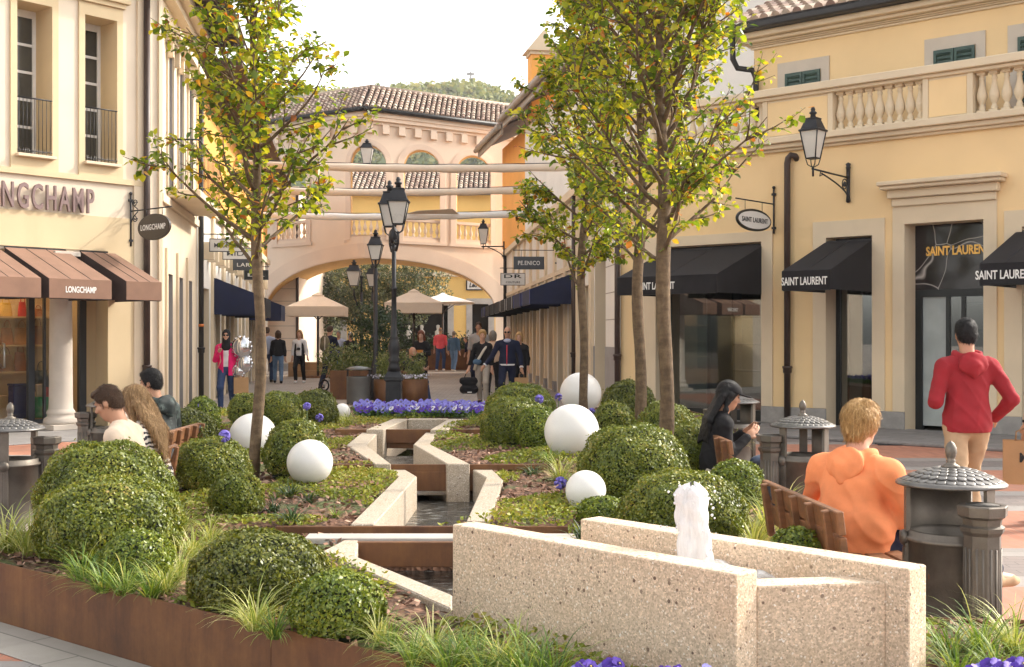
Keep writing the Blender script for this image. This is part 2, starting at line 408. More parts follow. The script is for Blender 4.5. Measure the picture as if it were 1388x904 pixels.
# drain grate in the paving
def facade_wall(b, openings, u0, u1, z0, z1, y=0.0, depth=.35, mface=None, mrev=None):
    """face with rectangular holes (a,b,c,d = u0,u1,z0,z1) and reveals going in"""
    us = sorted({u0,u1,*[min(max(x,u0),u1) for o in openings for x in o[:2]]}); zs = sorted({z0,z1,*[min(max(x,z0),z1) for o in openings for x in o[2:4]]})
    b.use(mface)
    for i in range(len(us)-1):
        for j in range(len(zs)-1):
            cu, cz = (us[i]+us[i+1])/2, (zs[j]+zs[j+1])/2
            if any(o[0] < cu < o[1] and o[2] < cz < o[3] for o in openings): continue
            b.quad((us[i],y,zs[j]),(us[i+1],y,zs[j]),(us[i+1],y,zs[j+1]),(us[i],y,zs[j+1]))
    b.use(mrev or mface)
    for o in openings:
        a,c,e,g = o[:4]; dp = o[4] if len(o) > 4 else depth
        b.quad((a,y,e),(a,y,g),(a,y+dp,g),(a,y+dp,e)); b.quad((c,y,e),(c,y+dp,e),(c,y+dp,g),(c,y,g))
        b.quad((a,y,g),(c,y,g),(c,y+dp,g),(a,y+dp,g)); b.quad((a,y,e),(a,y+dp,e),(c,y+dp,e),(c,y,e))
def awning(parent, u0, u1, ztop, zfront, zbot, proj, mt, side=None, txt=None, tw=.7, th=.11, tc=.5, tm=None, stripe=None, ribs=0, name='awning'):
    b = mb(mt); y0 = -.03; y1 = -proj
    a = [(u0,y0,ztop),(u1,y0,ztop),(u1,y1,zfront),(u0,y1,zfront)]
    b.add(a + [(p[0],p[1],p[2]-.012) for p in a], [(0,3,2,1),(4,5,6,7)])                   # roof sheet with thickness
    b.box(u0,u1,y1-.006,y1+.006,zbot,zfront)                                               # valance
    b.use(side or mt)
    for u in (u0,u1):
        d = .006 if u == u0 else -.006
        b.ext([(u,y0,ztop-.004),(u,y1+.006,zfront-.004),(u,y1+.006,zbot),(u,y0,zbot)], (d,0,0))
    if stripe:
        b.use(stripe)
        for u in (u0,u1-.09): b.box(u+.001,u+.089,y1-.0105,y1-.0065,zbot+.01,zfront-.005)
        n = Vector((0, ztop-zfront, proj-.03)).normalized()*.006
        for u in (u0,u1-.05): b.add([(u+.002,y0+n.y,ztop+n.z),(u+.048,y0+n.y,ztop+n.z),(u+.048,y1+n.y,zfront+n.z),(u+.002,y1+n.y,zfront+n.z)], [(3,2,1,0)][:1])
    o = b.build(name, parent)
    fr = mb(IRON); fr.box(u0+.01,u1-.01,y1+.008,y1+.03,zbot-.012,zbot+.012); fr.box(u0,u1,y0+.002,y0+.024,ztop-.01,ztop+.02)
    for k in range(ribs):
        u = u0+(u1-u0)*(k+1)/(ribs+1); n = Vector((0, ztop-zfront, proj-.03)).normalized()*.005
        fr.tube([(u,y0-.01+n.y,ztop+n.z-.004),(u,y1+n.y,zfront+n.z-.002)], .005, 5)
    fr.build('awning_frame', o)
    if txt: lettering(txt, o, wallM(u0+(u1-u0)*tc, y1-.009, zbot+(zfront-zbot)*.46), tw, th, tm or WHITELET, bold=.02)
    return o
def pipe(parent, pts, r, m, collars=(), name='downpipe'):
    b = mb(m); b.tube(pts, r, 12)
    for z in collars:
        p = pts[0]; b.lathe([(r*1.02,z-.05),(r*1.35,z-.045),(r*1.35,z+.03),(r*1.55,z+.035),(r*1.55,z+.07),(r*1.02,z+.075)], 14, (p[0],p[1],0), caps=False)
    return b.build(name, parent)
def tiles(b, o, du, dv, nu, nv, w=.22, l=.36, r=.085, seed=1):
    """barrel tiles: o eave start, du unit vec along eave, dv unit vec up-slope"""
    o, du, dv = Vector(o), Vector(du).normalized(), Vector(dv).normalized(); n = du.cross(dv).normalized()
    if n.z < 0: n = -n
    rr = random.Random(seed); K = 6
    for i in range(nu):
        for j in range(nv):
            c0 = o + du*(w*(i+.5)+rr.uniform(-.008,.008)) + dv*(l*j-.05+rr.uniform(-.015,.015)); c1 = c0 + dv*(l+.06)
            V = []
            for c, r_, lift in ((c0, r*1.06, .035), (c1, r*.9, .0)):
                for k in range(K+1):
                    t = math.pi*k/K
                    V.append(c + du*math.cos(t)*r_ + n*(math.sin(t)*r_+lift))
            b.add(V, [(k,k+1,K+1+k+1,K+1+k) for k in range(K)], True)
            b.add([V[k] for k in range(K+1)]+[c0+n*.0], [tuple(range(K+1))], False)
def tile_mat(name, stops):
    m, nt, out = new_mat(name); b = N(nt,'ShaderNodeBsdfPrincipled'); L(nt,b.outputs[0],out.inputs[0])
    gm = N(nt,'ShaderNodeNewGeometry'); r = ramp(nt, stops); L(nt,gm.outputs['Random Per Island'],r.inputs[0])
    n1 = noise(nt,gm.outputs['Position'],3,5,.7); c = mixc(nt, math_(nt,'MULTIPLY',ramp_out(nt,n1,.5,.75),.5), r.outputs[0], (.13,.10,.085))
    L(nt,c,b.inputs['Base Color']); b.inputs['Roughness'].default_value=.85; return m
TILE = tile_mat('clay_tiles', [(0,(.19,.125,.10)),(.3,(.30,.205,.16)),(.6,(.38,.29,.225)),(.85,(.46,.39,.31)),(1,(.25,.18,.155))])
TILEBASE = mat('roof_underlay', (.10,.07,.055), .9)
BALP = [(.075,0),(.075,.05),(.05,.06),(.06,.09),(.04,.13),(.035,.15),(.06,.19),(.088,.27),(.085,.33),(.06,.42),(.043,.50),(.038,.56),(.05,.575),(.05,.595),(.038,.61),(.045,.635),(.065,.65),(.075,.66),(.075,.70)]
def baluster_proto(m, h, name='baluster', nseg=14, sq=1.0):
    k = h/.70; b = mb(m)
    b.lathe([(r*k*sq, z*k) for r, z in BALP[1:-1]], nseg, (0,0,0), caps=False)
    a = .07*k*sq; b.box(-a,a,-a,a,0,.05*k); b.box(-a,a,-a,a,.65*k,.70*k)
    return b
# ================================================================== west building: the brown-awning boutique
WB = thing('boutique_building', 'cream two-storey corner boutique with brown awnings and tall deep-set windows', 'building', FL.o, FL.rz)
uL = FL.u; zL = FL.z
H_ = 8.1
win = []
for (xa,xb,yt,yb) in ((-88,-36,-8,204),(22,69.5,4,213),(114,157.5,26,223)):
    xm=(xa+xb)/2; win.append((uL(xa),uL(xb), zL(xb,yb)+.0, 7.05))
zb = win[1][2]; win = [(a,b,zb,7.02) for a,b,c,d in win]
shop = (uL(-260), uL(157), 0.0, 2.98)
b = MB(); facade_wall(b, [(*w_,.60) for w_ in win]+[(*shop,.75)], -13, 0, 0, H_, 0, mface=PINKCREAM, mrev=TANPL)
b.use(PINKCREAM); b.quad((-13,0,0),(-13,0,H_),(-13,9,H_),(-13,9,0)); b.quad((-13,0,H_),(0,0,H_),(0,9,H_),(-13,9,H_))
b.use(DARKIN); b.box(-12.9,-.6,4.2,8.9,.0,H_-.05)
wall = b.build('wall', WB)
# trim: bands, frames, pilasters (each proud of the wall)
t = mb(TANPL)
for a,b2,c,d in win:
    t.box(a-.11,a,-.035,0,c-.24,d+.22); t.box(b2,b2+.11,-.035,0,c-.24,d+.22); t.box(a,b2,-.035,0,d,d+.22); t.box(a-.0,b2,-.034,0,c-.24,c-.03)
t.box(-13,-.22,-.05,0,zL(95,243)-.0,zb-.242)       # band under the windows
t.box(-13,-.52,-.03,0,3.03,3.62)
t.box(-1.02,-.52,-.03,0,.02,3.03)
t.build('window_surround', WB)
t = mb(CREAM); t.box(-.52,-.24,-.045,0,.02,zL(95,243)-.002); t.box(-.45,-.26,-.045,0,zb-.24,H_); t.box(-.02,.05,-.05,.3,.0,H_)
t.build('pilaster', WB)
t = mb(TANPL)
for a,b2,c,d in win:
    t.box(a-.14,b2+.14,-.09,-.001,d+.222,d+.30); t.box(a-.2,b2+.2,-.15,-.001,d+.302,d+.37)
t.build('window_hood', WB)
for a,b2,c,d in win:
    f = mb(WHITEFR); y=.50; cw=.06
    f.box(a,a+cw,y,y+.05,c,d); f.box(b2-cw,b2,y,y+.05,c,d); f.box(a+cw,b2-cw,y,y+.05,d-.12,d); f.box(a+cw,b2-cw,y,y+.05,c,c+.07)
    for k in range(1,5):
        zz = c+.07+(d-.12-c-.07)*k/5; f.box(a+cw,b2-cw,y+.006,y+.044,zz-.022,zz+.022)
    wf = f.build('window', WB)
    gl = mb(WINDARK); gl.box(a,b2,y+.025,y+.03,c,d); gl.build('pane', wf)
    s_ = mb(CREAM); s_.box(a-.03,b2+.03,-.13,.0,c-.05,c-.001); s_.build('window_sill', WB, bevel=.006)
    r_ = mb(IRON); y=-.03; zt = c+.92
    r_.tube([(a+.0,y,zt),(b2-.0,y,zt)],.012,6); r_.tube([(a,y,c+.06),(b2,y,c+.06)],.009,6)
    n=9
    for k in range(n): r_.tube([(a+(b2-a)*(k+.5)/n,y,c+.0),(a+(b2-a)*(k+.5)/n,y,zt)],.006,5)
    r_.build('window_railing', WB)
    br_ = mb(STEEL)                                                   # bird spikes on the sill
    for k in range(26):
        u=a+.02+(b2-a-.04)*k/25; br_.tube([(u,-.05,c),(u+rnd.uniform(-.03,.03),-.05+rnd.uniform(-.05,.05),c+.10)],.002,3)
    br_.build('bird_spikes', WB)
# cornice + eaves
co = mb(TANPL); co.box(-13,.18,-.18,0,H_-.34,H_-.2); co.box(-13,.34,-.34,0,H_-.2,H_-.02); co.build('cornice', WB)
rf = mb(TILEBASE); rf.add([(-13,-.75,H_),(.75,-.75,H_),(.75,9,H_+.05),(-13,9,H_+2.6),(-13,-.75,H_+.12),(.75,-.75,H_+.12),(.75,9,H_+.2),(-13,9,H_+2.8)],[(0,1,2,3),(4,7,6,5),(0,4,5,1),(1,5,6,2),(2,6,7,3),(3,7,4,0)])
rf.build('roof', WB)
pipe(WB, [(uL(195),-.10,.0),(uL(195),-.10,H_-.36)], .055, PIPE, (zL(195,500),))
# shopfront: glass, frames, shelves
sf = mb(FRAMEGRY); y=.62; a,b2,z1 = shop[0],shop[1],shop[3]
us = lambda px: FL.u(px,y)
for pa,pb in ((38,46),(107,116)): sf.box(us(pa),us(pb),y-.03,y+.06,.0,z1)
sf.box(a,us(116),y-.028,y+.05,z1-.28,z1); sf.box(a,us(116),y-.028,y+.05,.0,.16)
sf.box(us(59),us(61.5),y-.02,y+.04,.16,z1-.28)
sfo = sf.build('shopfront', WB)
hd = mb(STEEL); hd.tube([(us(2),y-.04,1.05),(us(2),y-.10,1.05),(us(2),y-.10,1.45),(us(2),y-.04,1.45)],.016,8); hd.build('door_handle', sfo)
gp = mb(glass_mat('boutique_glass',(.86,.88,.86),.45)); gp.box(a,us(116),y+.0,y+.008,.16,z1-.28); gp.build('shop_window', sfo)
fw = mb(TANPL); fw.quad((us(116),y+.02,0),(b2,y+.02,0),(b2,y+.02,z1),(us(116),y+.02,z1)); fw.build('recess_wall', WB)
INNER = mat('shop_inner_wall', (.62,.45,.27), .8, var=.08)
it = mb(INNER); it.quad((a,2.0,0),(b2,2.0,0),(b2,2.0,z1),(a,2.0,z1)); it.quad((b2-.05,.7,0),(b2-.05,.7,z1),(b2-.05,2,z1),(b2-.05,2,0)); it.quad((a,.7,.03),(b2,.7,.03),(b2,2,.03),(a,2,.03)); it.quad((a,.7,z1-.02),(a,2,z1-.02),(b2,2,z1-.02),(b2,.7,z1-.02)); it.build('shop_interior', WB)
sh = mb(mat('shelf_wood',(.55,.37,.2),.5))
SHY = 1.55
for zz in (.95,1.42,1.92): sh.box(a,b2-.1,SHY,1.99,zz-.03,zz)
sh.box(a,us(36),1.2,1.95,.05,.55)
sh.build('shelf', WB)
# bags on the shelves (loose goods)
BAGC = {'tan':(.42,.20,.06),'yellow':(.62,.36,.06),'red':(.50,.03,.02),'brown':(.20,.075,.03),'black':(.015,.015,.018),'cognac':(.34,.11,.03),'navy':(.01,.018,.10),'green':(.02,.30,.10),'grey':(.4,.36,.32)}
def handbag(px, z, w, h, c, label, y=1.72):
    u = FL.u(px, y); p = FL.w(u,y,z); m = mat('leather_'+c, BAGC[c], .45, var=.2, vscale=6)
    o = thing('handbag', label, 'bag', p, FL.rz, 'handbags on the boutique shelves')
    bb = mb(m); n=7; V=[]
    prof=[(.50,0),(.52,.06),(.50,.35),(.44,.7),(.38,.96),(.36,1.0)]
    bb.lathe([(r*w,zz*h) for r,zz in prof], 16, (0,0,0), sy=.42)
    bb.build('bag_body', o)
    hb = mb(m); hb.tube([(-w*.22,-.02,h*.95)]+[(w*.24*math.cos(t),-.02,h*.98+h*.45*math.sin(t)) for t in [math.pi-math.pi*k/8 for k in range(9)]]+[(w*.22,-.02,h*.95)],.009,6); hb.build('handle', o)
    return o
handbag(7,1.92,.26,.24,'yellow','yellow leather handbag on the top shelf left of the mullion')
handbag(30,1.92,.16,.26,'red','small red handbag on the top shelf beside the black mullion')
handbag(51,1.92,.2,.14,'cognac','low reddish bag on the top shelf right of the mullion')
handbag(9,1.42,.24,.30,'cognac','round rust-coloured bag at left on the middle shelf')
handbag(29,1.42,.30,.30,'tan','tan leather bag on the middle shelf left of the mullion')
handbag(50,1.42,.26,.34,'brown','brown bag on the middle shelf right of the mullion')
handbag(6,.95,.36,.30,'brown','wide brown bag on the lowest shelf at left')
handbag(27,.95,.24,.34,'cognac','cognac tote with tall handles on the lowest shelf')
handbag(55,.62,.32,.36,'black','black handbag with tall handles above the green tub', .95)
# display boxes
p = FL.w(FL.u(25,.9),.9,.17); o = thing('display_case','glossy navy upright case on the shop floor behind glass','case',p,FL.rz)
bb = mb(mat('navy_gloss',(.008,.016,.10),.15,var=.1)); bb.box(-.14,.14,-.1,.1,0,.56); bb.build('case_body',o,bevel=.02,seg=2); bb = mb(mat('navy_gloss',(.008,.016,.10))); bb.box(-.15,.15,-.11,.11,.561,.60); bb.build('lid',o,bevel=.012)
p = FL.w(FL.u(59,.9),.9,.17); o = thing('display_tub','bright green open tub holding bags behind the shop glass','tub',p,FL.rz)
bb = mb(mat('leather_green',BAGC['green'],.5)); bb.lathe([(.17,0),(.19,.02),(.215,.34),(.225,.36),(.20,.36),(.185,.05)],20,sx=1.0,sy=.7); bb.build('tub_body',o)
bb = mb(mat('red_wrap',BAGC['red'],.5)); bb.obox((.06,0,.42),(.16,.05,.2),(0,.15,0)); bb.build('red_pouch',o,bevel=.01); bb = mb(mat('beige_wrap',(.5,.36,.26),.6)); bb.obox((-.08,-.02,.44),(.12,.06,.28),(0,-.1,0)); bb.build('beige_pouch',o,bevel=.01)
# column
cu_ = uL(82.5,.05); clm = mb(mat('column_stone',(.52,.46,.40),.85,var=.08,vscale=3,fine=.05))
clm.box(cu_-.30,cu_+.30,-.25,.35,.02,.11)
clm.lathe([(.27,.11),(.285,.15),(.27,.20),(.225,.23),(.215,.26),(.235,.29),(.22,.33),(.195,.36),(.19,.5),(.185,1.4),(.17,2.72),(.195,2.74),(.195,2.78),(.17,2.80),(.21,2.88),(.22,2.90)],28,(cu_,.05,0))
clm.box(cu_-.23,cu_+.23,-.18,.28,2.90,2.978); clm.build('column', WB, bevel=.006)
lm_, nt, out = new_mat('shop_light_panel'); em=N(nt,'ShaderNodeEmission'); em.inputs[0].default_value=(1,.72,.42,1); em.inputs[1].default_value=5.5; L(nt,em.outputs[0],out.inputs[0])
for k in range(3):
    b=mb(lm_); u=us(48)-.2-1.35*k; b.box(u-.55,u+.55,1.1,1.35,z1-.06,z1-.03); b.build('ceiling_light', WB)
# awnings
AZ = (3.0,2.46,2.16)
for i,(pa,pb,pf) in enumerate(((-72,-6,0),(5,88,1),(108,155,0))):
    awning(WB, uL(pa),uL(pb), *AZ, 1.42, BROWNCANV, side=DARKBROWN, txt='LONGCHAMP' if pf else None, tw=.52, th=.10, tc=.5, ribs=2)
lettering('LONGCHAMP', WB, wallM((uL(124)+uL(-38))/2-.0,-.075,zL(60,268)), uL(124)-uL(-38), .42, MAUVELET, depth=.05, bold=.012, spacing=1.25)
# hanging oval sign
def bracket_sign(name, label, f, u, zc, zarm, ztop, zlow, reach, ow, oh, txt, plate, rim, letter, oval=True, tw=.8, th=.14, scroll=True, face=-1, group=None, y0=-.03):
    o = thing(name, label, 'sign', f.w(u,y0,0), f.rz, group)
    b = mb(IRON); b.tube([(0,0,zlow),(0,0,ztop)],.017,8); b.ball((0,0,ztop+.02),.03,8,6); b.tube([(0,0,zarm),(0,-reach,zarm)],.012,8)
    b.box(-.035,.035,-.02,.028,zlow+.08,zlow+.12); b.box(-.035,.035,-.02,.028,ztop-.12,ztop-.08)
    if scroll:
        for sgn in (1,-1):
            pts=[]
            for k in range(15):
                t=k/14*3.2*math.pi; r=.075*(1-k/18); pts.append((0,-.13+r*math.cos(t+math.pi),zarm+sgn*(.13)+sgn*r*math.sin(t)*.9))
            b.tube(pts,.009,6); b.tube([(0,0,zarm+sgn*.22),(0,-.08,zarm+sgn*.10),(0,-.22,zarm+sgn*.02)],.010,6)
    b.build('bracket', o)
    yc = -reach + ow/2 + .02
    hk = mb(IRON)
    for s_ in (-1,1): hk.tube([(0,yc+s_*ow*.25,zarm),(0,yc+s_*ow*.25,zc+oh*(.43 if oval else .5))],.006,6)
    hk.build('hanger', o)
    pb = MB()
    if oval:
        for rr,th_,m in ((1.0,.018,rim),(.93,.024,plate)):
            pb.use(m); ring=[(yc+ow/2*rr*math.cos(2*math.pi*k/40), zc+oh/2*(1-(1-rr)*ow/oh)*math.sin(2*math.pi*k/40)) for k in range(40)]
            pb.ext([(-th_,p[0],p[1]) for p in ring],(2*th_,0,0))
    else:
        pb.use(rim); pb.box(-.016,.016,yc-ow/2,yc+ow/2,zc-oh/2,zc+oh/2); pb.use(plate); pb.box(-.02,.02,yc-ow/2+.02,yc+ow/2-.02,zc-oh/2+.02,zc+oh/2-.02)
    po = pb.build('sign_plate', o)
    for s_ in (face,):
        M_ = Matrix.Translation((s_*.029,yc,zc)) @ Matrix.Rotation(R(-90 if s_<0 else 90),4,'Z') @ FLIPX
        for k,line in enumerate(txt.split('\n')):
            M2 = Matrix.Translation((0,0,-(k-(len(txt.split('\n'))-1)/2)*th*1.6)) @ M_
            lettering(line, po, M2, tw*(1 if k==0 else .8), th*(1 if k==0 else .5), letter, bold=.015, spacing=1.1)
    return o
uS = uL(176)
bracket_sign('hanging_sign','dark brown oval LONGCHAMP sign hanging from a scrolled iron bracket', FL, uS, zL(190,312), zL(176,286.5), zL(176,264), zL(176,334), 1.22, .96,.45,'LONGCHAMP',SIGNBROWN,SIGNBROWN,WHITELET,tw=.74,th=.10)
# ---- its street side
WS = FLS; L1 = 5.5
SB = thing('boutique_side_wing', 'narrow sunlit street wing of the cream boutique with three tall hooded windows and balcony', 'building', WS.o, WS.rz)
ops=[]; 
for k in range(3): ops.append((1.0+k*1.45,1.65+k*1.45,4.35,6.9)); ops.append((.95+k*1.45,1.75+k*1.45,.0,2.75))
b = MB(); facade_wall(b, ops, .06, L1, 0, H_, 0, .3, CREAM, GREYSTONE)
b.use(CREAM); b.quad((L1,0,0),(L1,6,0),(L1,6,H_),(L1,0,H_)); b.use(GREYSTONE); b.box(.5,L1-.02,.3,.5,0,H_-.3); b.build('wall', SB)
t = mb(CREAM)
for k in range(3):
    a=1.0+k*1.45; t.box(a-.12,a,-.04,0,4.25,7.0); t.box(a+.65,a+.77,-.04,0,4.25,7.0); t.box(a,a+.65,-.04,0,6.9,7.0)
    t.box(a-.28,a-.16,-.05,0,.0,3.2); 
t.box(.1,L1-.05,-.07,0,4.0,4.14); t.build('window_surround', SB)
t = mb(TRIM)
for k in range(3):
    a=1.0+k*1.45; t.box(a-.2,a+.85,-.16,-.001,7.02,7.1); t.box(a-.26,a+.91,-.28,-.001,7.1,7.24); t.box(a-.16,a-.04,-.14,-.042,6.75,7.018); t.box(a+.69,a+.81,-.14,-.042,6.75,7.018)
t.build('window_hood', SB)
t = mb(TRIM); t.box(1.0,4.6,-.62,-.0,4.16,4.32); bo=t.build('balcony', SB, bevel=.02); r_=mb(IRON); r_.tube([(1.0,-.58,5.25),(4.6,-.58,5.25)],.02,6); r_.tube([(1.0,-.58,4.42),(4.6,-.58,4.42)],.012,6); r_.tube([(1.0,-.02,5.25),(1.0,-.58,5.25)],.018,6)
for k in range(17): r_.tube([(1.0+3.6*k/16,-.58,4.32),(1.0+3.6*k/16,-.58,5.25)],.007,5)
for k in range(4): r_.tube([(1.0,-.1-.12*k,4.32),(1.0,-.1-.12*k,5.25)],.009,5)
r_.build('balcony_railing', bo)
co = mb(TRIM); co.box(.06,L1+.1,-.2,0,H_-.35,H_-.2); co.box(.06,L1+.2,-.38,0,H_-.2,H_-.02); co.build('cornice', SB)
ev = mb(mat('dark_eave_wood',(.045,.03,.026),.8)); ev.box(-.3,L1+.3,-.95,0,H_,H_+.10)
for k in range(12): ev.box(.1+k*.46,.2+k*.46,-.92,-.4,H_-.10,H_-.002)
ev.build('eaves', SB); gt=mb(PIPE); gt.tube([(-.3,-.97,H_+.10),(L1+.3,-.97,H_+.10)],.07,8); gt.build('gutter', SB)
pipe(SB, [(5.42,-.1,0),(5.42,-.1,H_-.4)], .055, PIPEBLK, (1.25,)); 
hb_=mb(mat('orange_band',(.6,.17,.03),.6)); hb_.lathe([(.058,1.78),(.062,1.78),(.062,1.84),(.058,1.84)],14,(5.42,-.1,0),caps=False); hb_.build('pipe_band',SB)
# ---- second building on the west street side
W2 = thing('shop_building', 'cream and orange shop row on the left street beyond the boutique, navy awning', 'building', WS.w(L1+.02), WS.rz)
ln = LSLEN-L1; ops=[(.9+2.5*k,2.3+2.5*k,0,2.7) for k in range(8)]
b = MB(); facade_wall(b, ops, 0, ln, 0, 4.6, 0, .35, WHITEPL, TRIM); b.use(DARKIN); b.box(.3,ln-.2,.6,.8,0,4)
b.use(ORANGE); b.quad((0,.02,4.6),(ln,.02,4.6),(ln,.02,7.6),(0,.02,7.6)); b.quad((0,.02,4.6),(0,.02,7.6),(0,6,7.6),(0,6,4.6)); b.quad((0,.02,7.6),(ln,.02,7.6),(ln,6,7.6),(0,6,7.6)); b.build('wall', W2)
t = mb(TRIM); t.box(0,ln,-.1,.02,4.5,4.7)
for k in range(9): t.box(.15+2.5*k,.62+2.5*k,-.07,0,.0,4.49)
t.build('pilaster', W2)
for k in range(8):
    for x0 in (1.0,1.95): t = mb(TRIM); t.box(x0+2.5*k,x0+.25+2.5*k,-.25,-.001,3.35,3.75); t.build('corbel', W2)
for k in range(8):
    f=mb(FRAMEGRY); a=.9+2.5*k; f.box(a,a+.06,.28,.34,0,2.7); f.box(a+1.34,a+1.4,.28,.34,0,2.7); f.box(a+.06,a+1.34,.28,.34,2.6,2.7); wo=f.build('shopfront', W2); gq=mb(WINDARK); gq.box(a+.06,a+1.34,.30,.31,0,2.6); gq.build('pane', wo)
rf = mb(TILEBASE); rf.box(-.2,ln,-1.0,6,7.62,7.75); rf.build('roof', W2)
us0 = WS.u(286)-L1; awning(W2, us0, us0+2.2, 3.02, 2.62, 2.10, 1.08, NAVYCANV, stripe=WHITECANV)
awning(W2, us0+3.2, us0+5.6, 3.02, 2.62, 2.10, 1.08, BLACKCANV); awning(W2, us0+11, us0+13.4, 3.02, 2.62, 2.10, 1.08, NAVYCANV)
for i,(px,tx,pm,lm,lb,zc) in enumerate(((272,'MICHEL',SIGNWHITE,SIGNGREY,'white rectangular hanging sign nearest the black downpipe on the left street',3.62),(291,'MILA',SIGNWHITE,SIGNGREY,'second white hanging sign along the left street, partly behind the tree',3.62),(306,'LARO',SIGNGREY,SIGNWHITE,'slate blue LARO hanging sign on the left street',3.5),(322,'LR',FRAMEBLK,SIGNWHITE,'small black hanging sign by the left tree trunk',3.4))):
    u = WS.u(px,-.05)
    bracket_sign('hanging_sign', lb, WS, u, zc, zc+.25, zc+.36, zc-.1, .95, .72, .30, tx, pm, SIGNGREY, lm, oval=False, tw=.5, th=.10, scroll=False, face=-1, group='hanging signs on the left street')
# ================================================================== east building: yellow facade with black awnings
EB = thing('yellow_building', 'yellow shop building with cream balustrade terrace, green shutters and black awnings', 'building', FR.o, FR.rz)
uR, zR = FR.u, FR.z
ZR0 = 4.80                                           # underside of the terrace moulding
def op(pa,pb,zt,zb_=.0): return (uR(pa),uR(pb),zb_,zt)
ztw = 3.25
ops = [op(890,1033,ztw,.02), op(1120.5,1183,ztw,.02), op(1227,1334,zR(1280,300.5),.02), op(1386,1500,ztw,.02)]
b = MB(); facade_wall(b, ops, 0, 13, 0, 5.05, 0, .42, YELLOW, TRIM)
b.use(YELLOW); b.quad((13,0,0),(13,9,0),(13,9,5),(13,0,5)); b.use(TRIM); b.quad((0,.3,5.05),(13,.3,5.05),(13,1.6,5.05),(0,1.6,5.05)); b.quad((0,0,5.05),(13,0,5.05),(13,.3,5.05),(0,.3,5.05)); b.use(YELLOW); b.quad((0,0,0),(0,0,5.05),(0,9,5.05),(0,9,0))
# the part behind openings is closed by a back room wall
b.use(mat('dim_shop_wall',(.13,.11,.085),.8)); b.quad((0,3.2,0),(13,3.2,0),(13,3.2,4.7),(0,3.2,4.7)); b.quad((0,.43,.03),(13,.43,.03),(13,3.2,.03),(0,3.2,.03)); b.quad((0,.43,4.7),(0,3.2,4.7),(13,3.2,4.7),(13,.43,4.7))
for u in (.02,uR(1060),uR(1200),uR(1360)): b.quad((u,.43,0),(u,3.2,0),(u,3.2,4.7),(u,.43,4.7))
# remove wall above terrace floor is hidden by the balustrade; keep it low
b.build('wall', EB)
t = mb(TRIM)
def surround(pa,pb,top,o):
    a,b2 = uR(pa),uR(pb)
    t.box(a,o[0],-.035,0,.34,top); t.box(o[1],b2,-.035,0,.34,top); t.box(o[0],o[1],-.035,0,o[3],top)
surround(872,1048,zR(1040,313),ops[0]); surround(1103,1200,zR(1150,298.5),ops[1]); surround(1211,1352,zR(1280,276),ops[2]); surround(1362,1520,zR(1380,285),ops[3])
t.build('stone_surround', EB)
seg=[0]+[x for o in ops for x in o[:2]]+[13]
for i in range(0,len(seg),2): t = mb(STONEBASE); t.box(seg[i]+.0,seg[i+1]-.0,-.05,-.001,.05,.335); t.build('granite_plinth', EB, bevel=.006)
# hood over the door
a,b2 = uR(1211),uR(1352); z0=zR(1280,276)
h = mb(TRIM); h.box(a-.0,b2,-.085,-.001,z0+.001,z0+.13); h.box(a-.05,b2+.05,-.15,-.001,z0+.131,z0+.27); h.box(a-.13,b2+.13,-.26,-.001,z0+.271,z0+.33); h.box(a-.16,b2+.16,-.31,-.001,z0+.331,z0+.40)
h.build('door_hood', EB, bevel=.012)
# display windows
GL = glass_mat('display_glass', (.62,.66,.64), 1.3)
def display(o, first):
    a,b2,zt = o[0],o[1],o[3]; f=mb(FRAMEBLK); y=.34
    f.box(a,a+.08,y,y+.07,.02,zt); f.box(b2-.05,b2,y,y+.07,.02,zt); f.box(a+.08,b2-.05,y,y+.07,.02,.22); f.box(a+.08,b2-.05,y,y+.07,zt-.3,zt)
    fo=f.build('display_window', EB); gq=mb(GL); gq.box(a+.08,b2-.05,y+.03,y+.04,.22,zt-.3); gq.build('pane', fo)
    q=mb(mat('grey_display_panel',(.30,.31,.28),.6)); q.box(a+.12,a+.12+(b2-a)*.26,.62,.66,.06,zt); q.build('display_panel', fo)
    s_=mb(FRAMEBLK)
    for zz in (.9,1.4,1.9,2.4): s_.box(a+(b2-a)*.5,b2,.9,1.2,zz,zz+.03)
    s_.box(a+(b2-a)*.5-.03,a+(b2-a)*.5,.9,1.2,.06,zt); s_.build('display_shelf', fo)
    return fo
for i in (0,1,3): display(ops[i], i==0)
# door
o = ops[2]; a,b2,zt=o[0],o[1],o[3]; y=.40; zm = zR(1290,392,.40)
m, nt, out = new_mat('black_marble'); pb_=N(nt,'ShaderNodeBsdfPrincipled'); L(nt,pb_.outputs[0],out.inputs[0]); v=pos(nt)
nn=N(nt,'ShaderNodeTexNoise'); nn.inputs['Scale'].default_value=.7; nn.inputs['Detail'].default_value=2; L(nt,v,nn.inputs[0])
vv=N(nt,'ShaderNodeVectorMath',operation='ADD'); L(nt,v,vv.inputs[0]); L(nt,nn.outputs['Color'],vv.inputs[1])
vo=N(nt,'ShaderNodeTexVoronoi',feature='DISTANCE_TO_EDGE'); vo.inputs['Scale'].default_value=1.15; L(nt,vv.outputs[0],vo.inputs['Vector'])
vein=ramp(nt,[(0,(.45,.42,.4)),(.005,(.25,.23,.22)),(.012,(.022,.018,.02)),(1,(.03,.025,.028))]); L(nt,vo.outputs['Distance'],vein.inputs[0])
L(nt,vein.outputs[0],pb_.inputs['Base Color']); pb_.inputs['Roughness'].default_value=.08; MARBLE=m
q=mb(MARBLE); q.box(a,b2,y,y+.05,zm,zt); mp_=q.build('marble_panel', EB)
lettering('SAINT LAURENT', mp_, wallM(FR.u(1299,y),y-.012,zR(1296,339,y)), FR.u(1343,y)-FR.u(1255,y), .155, GOLD, depth=.02, bold=.03)
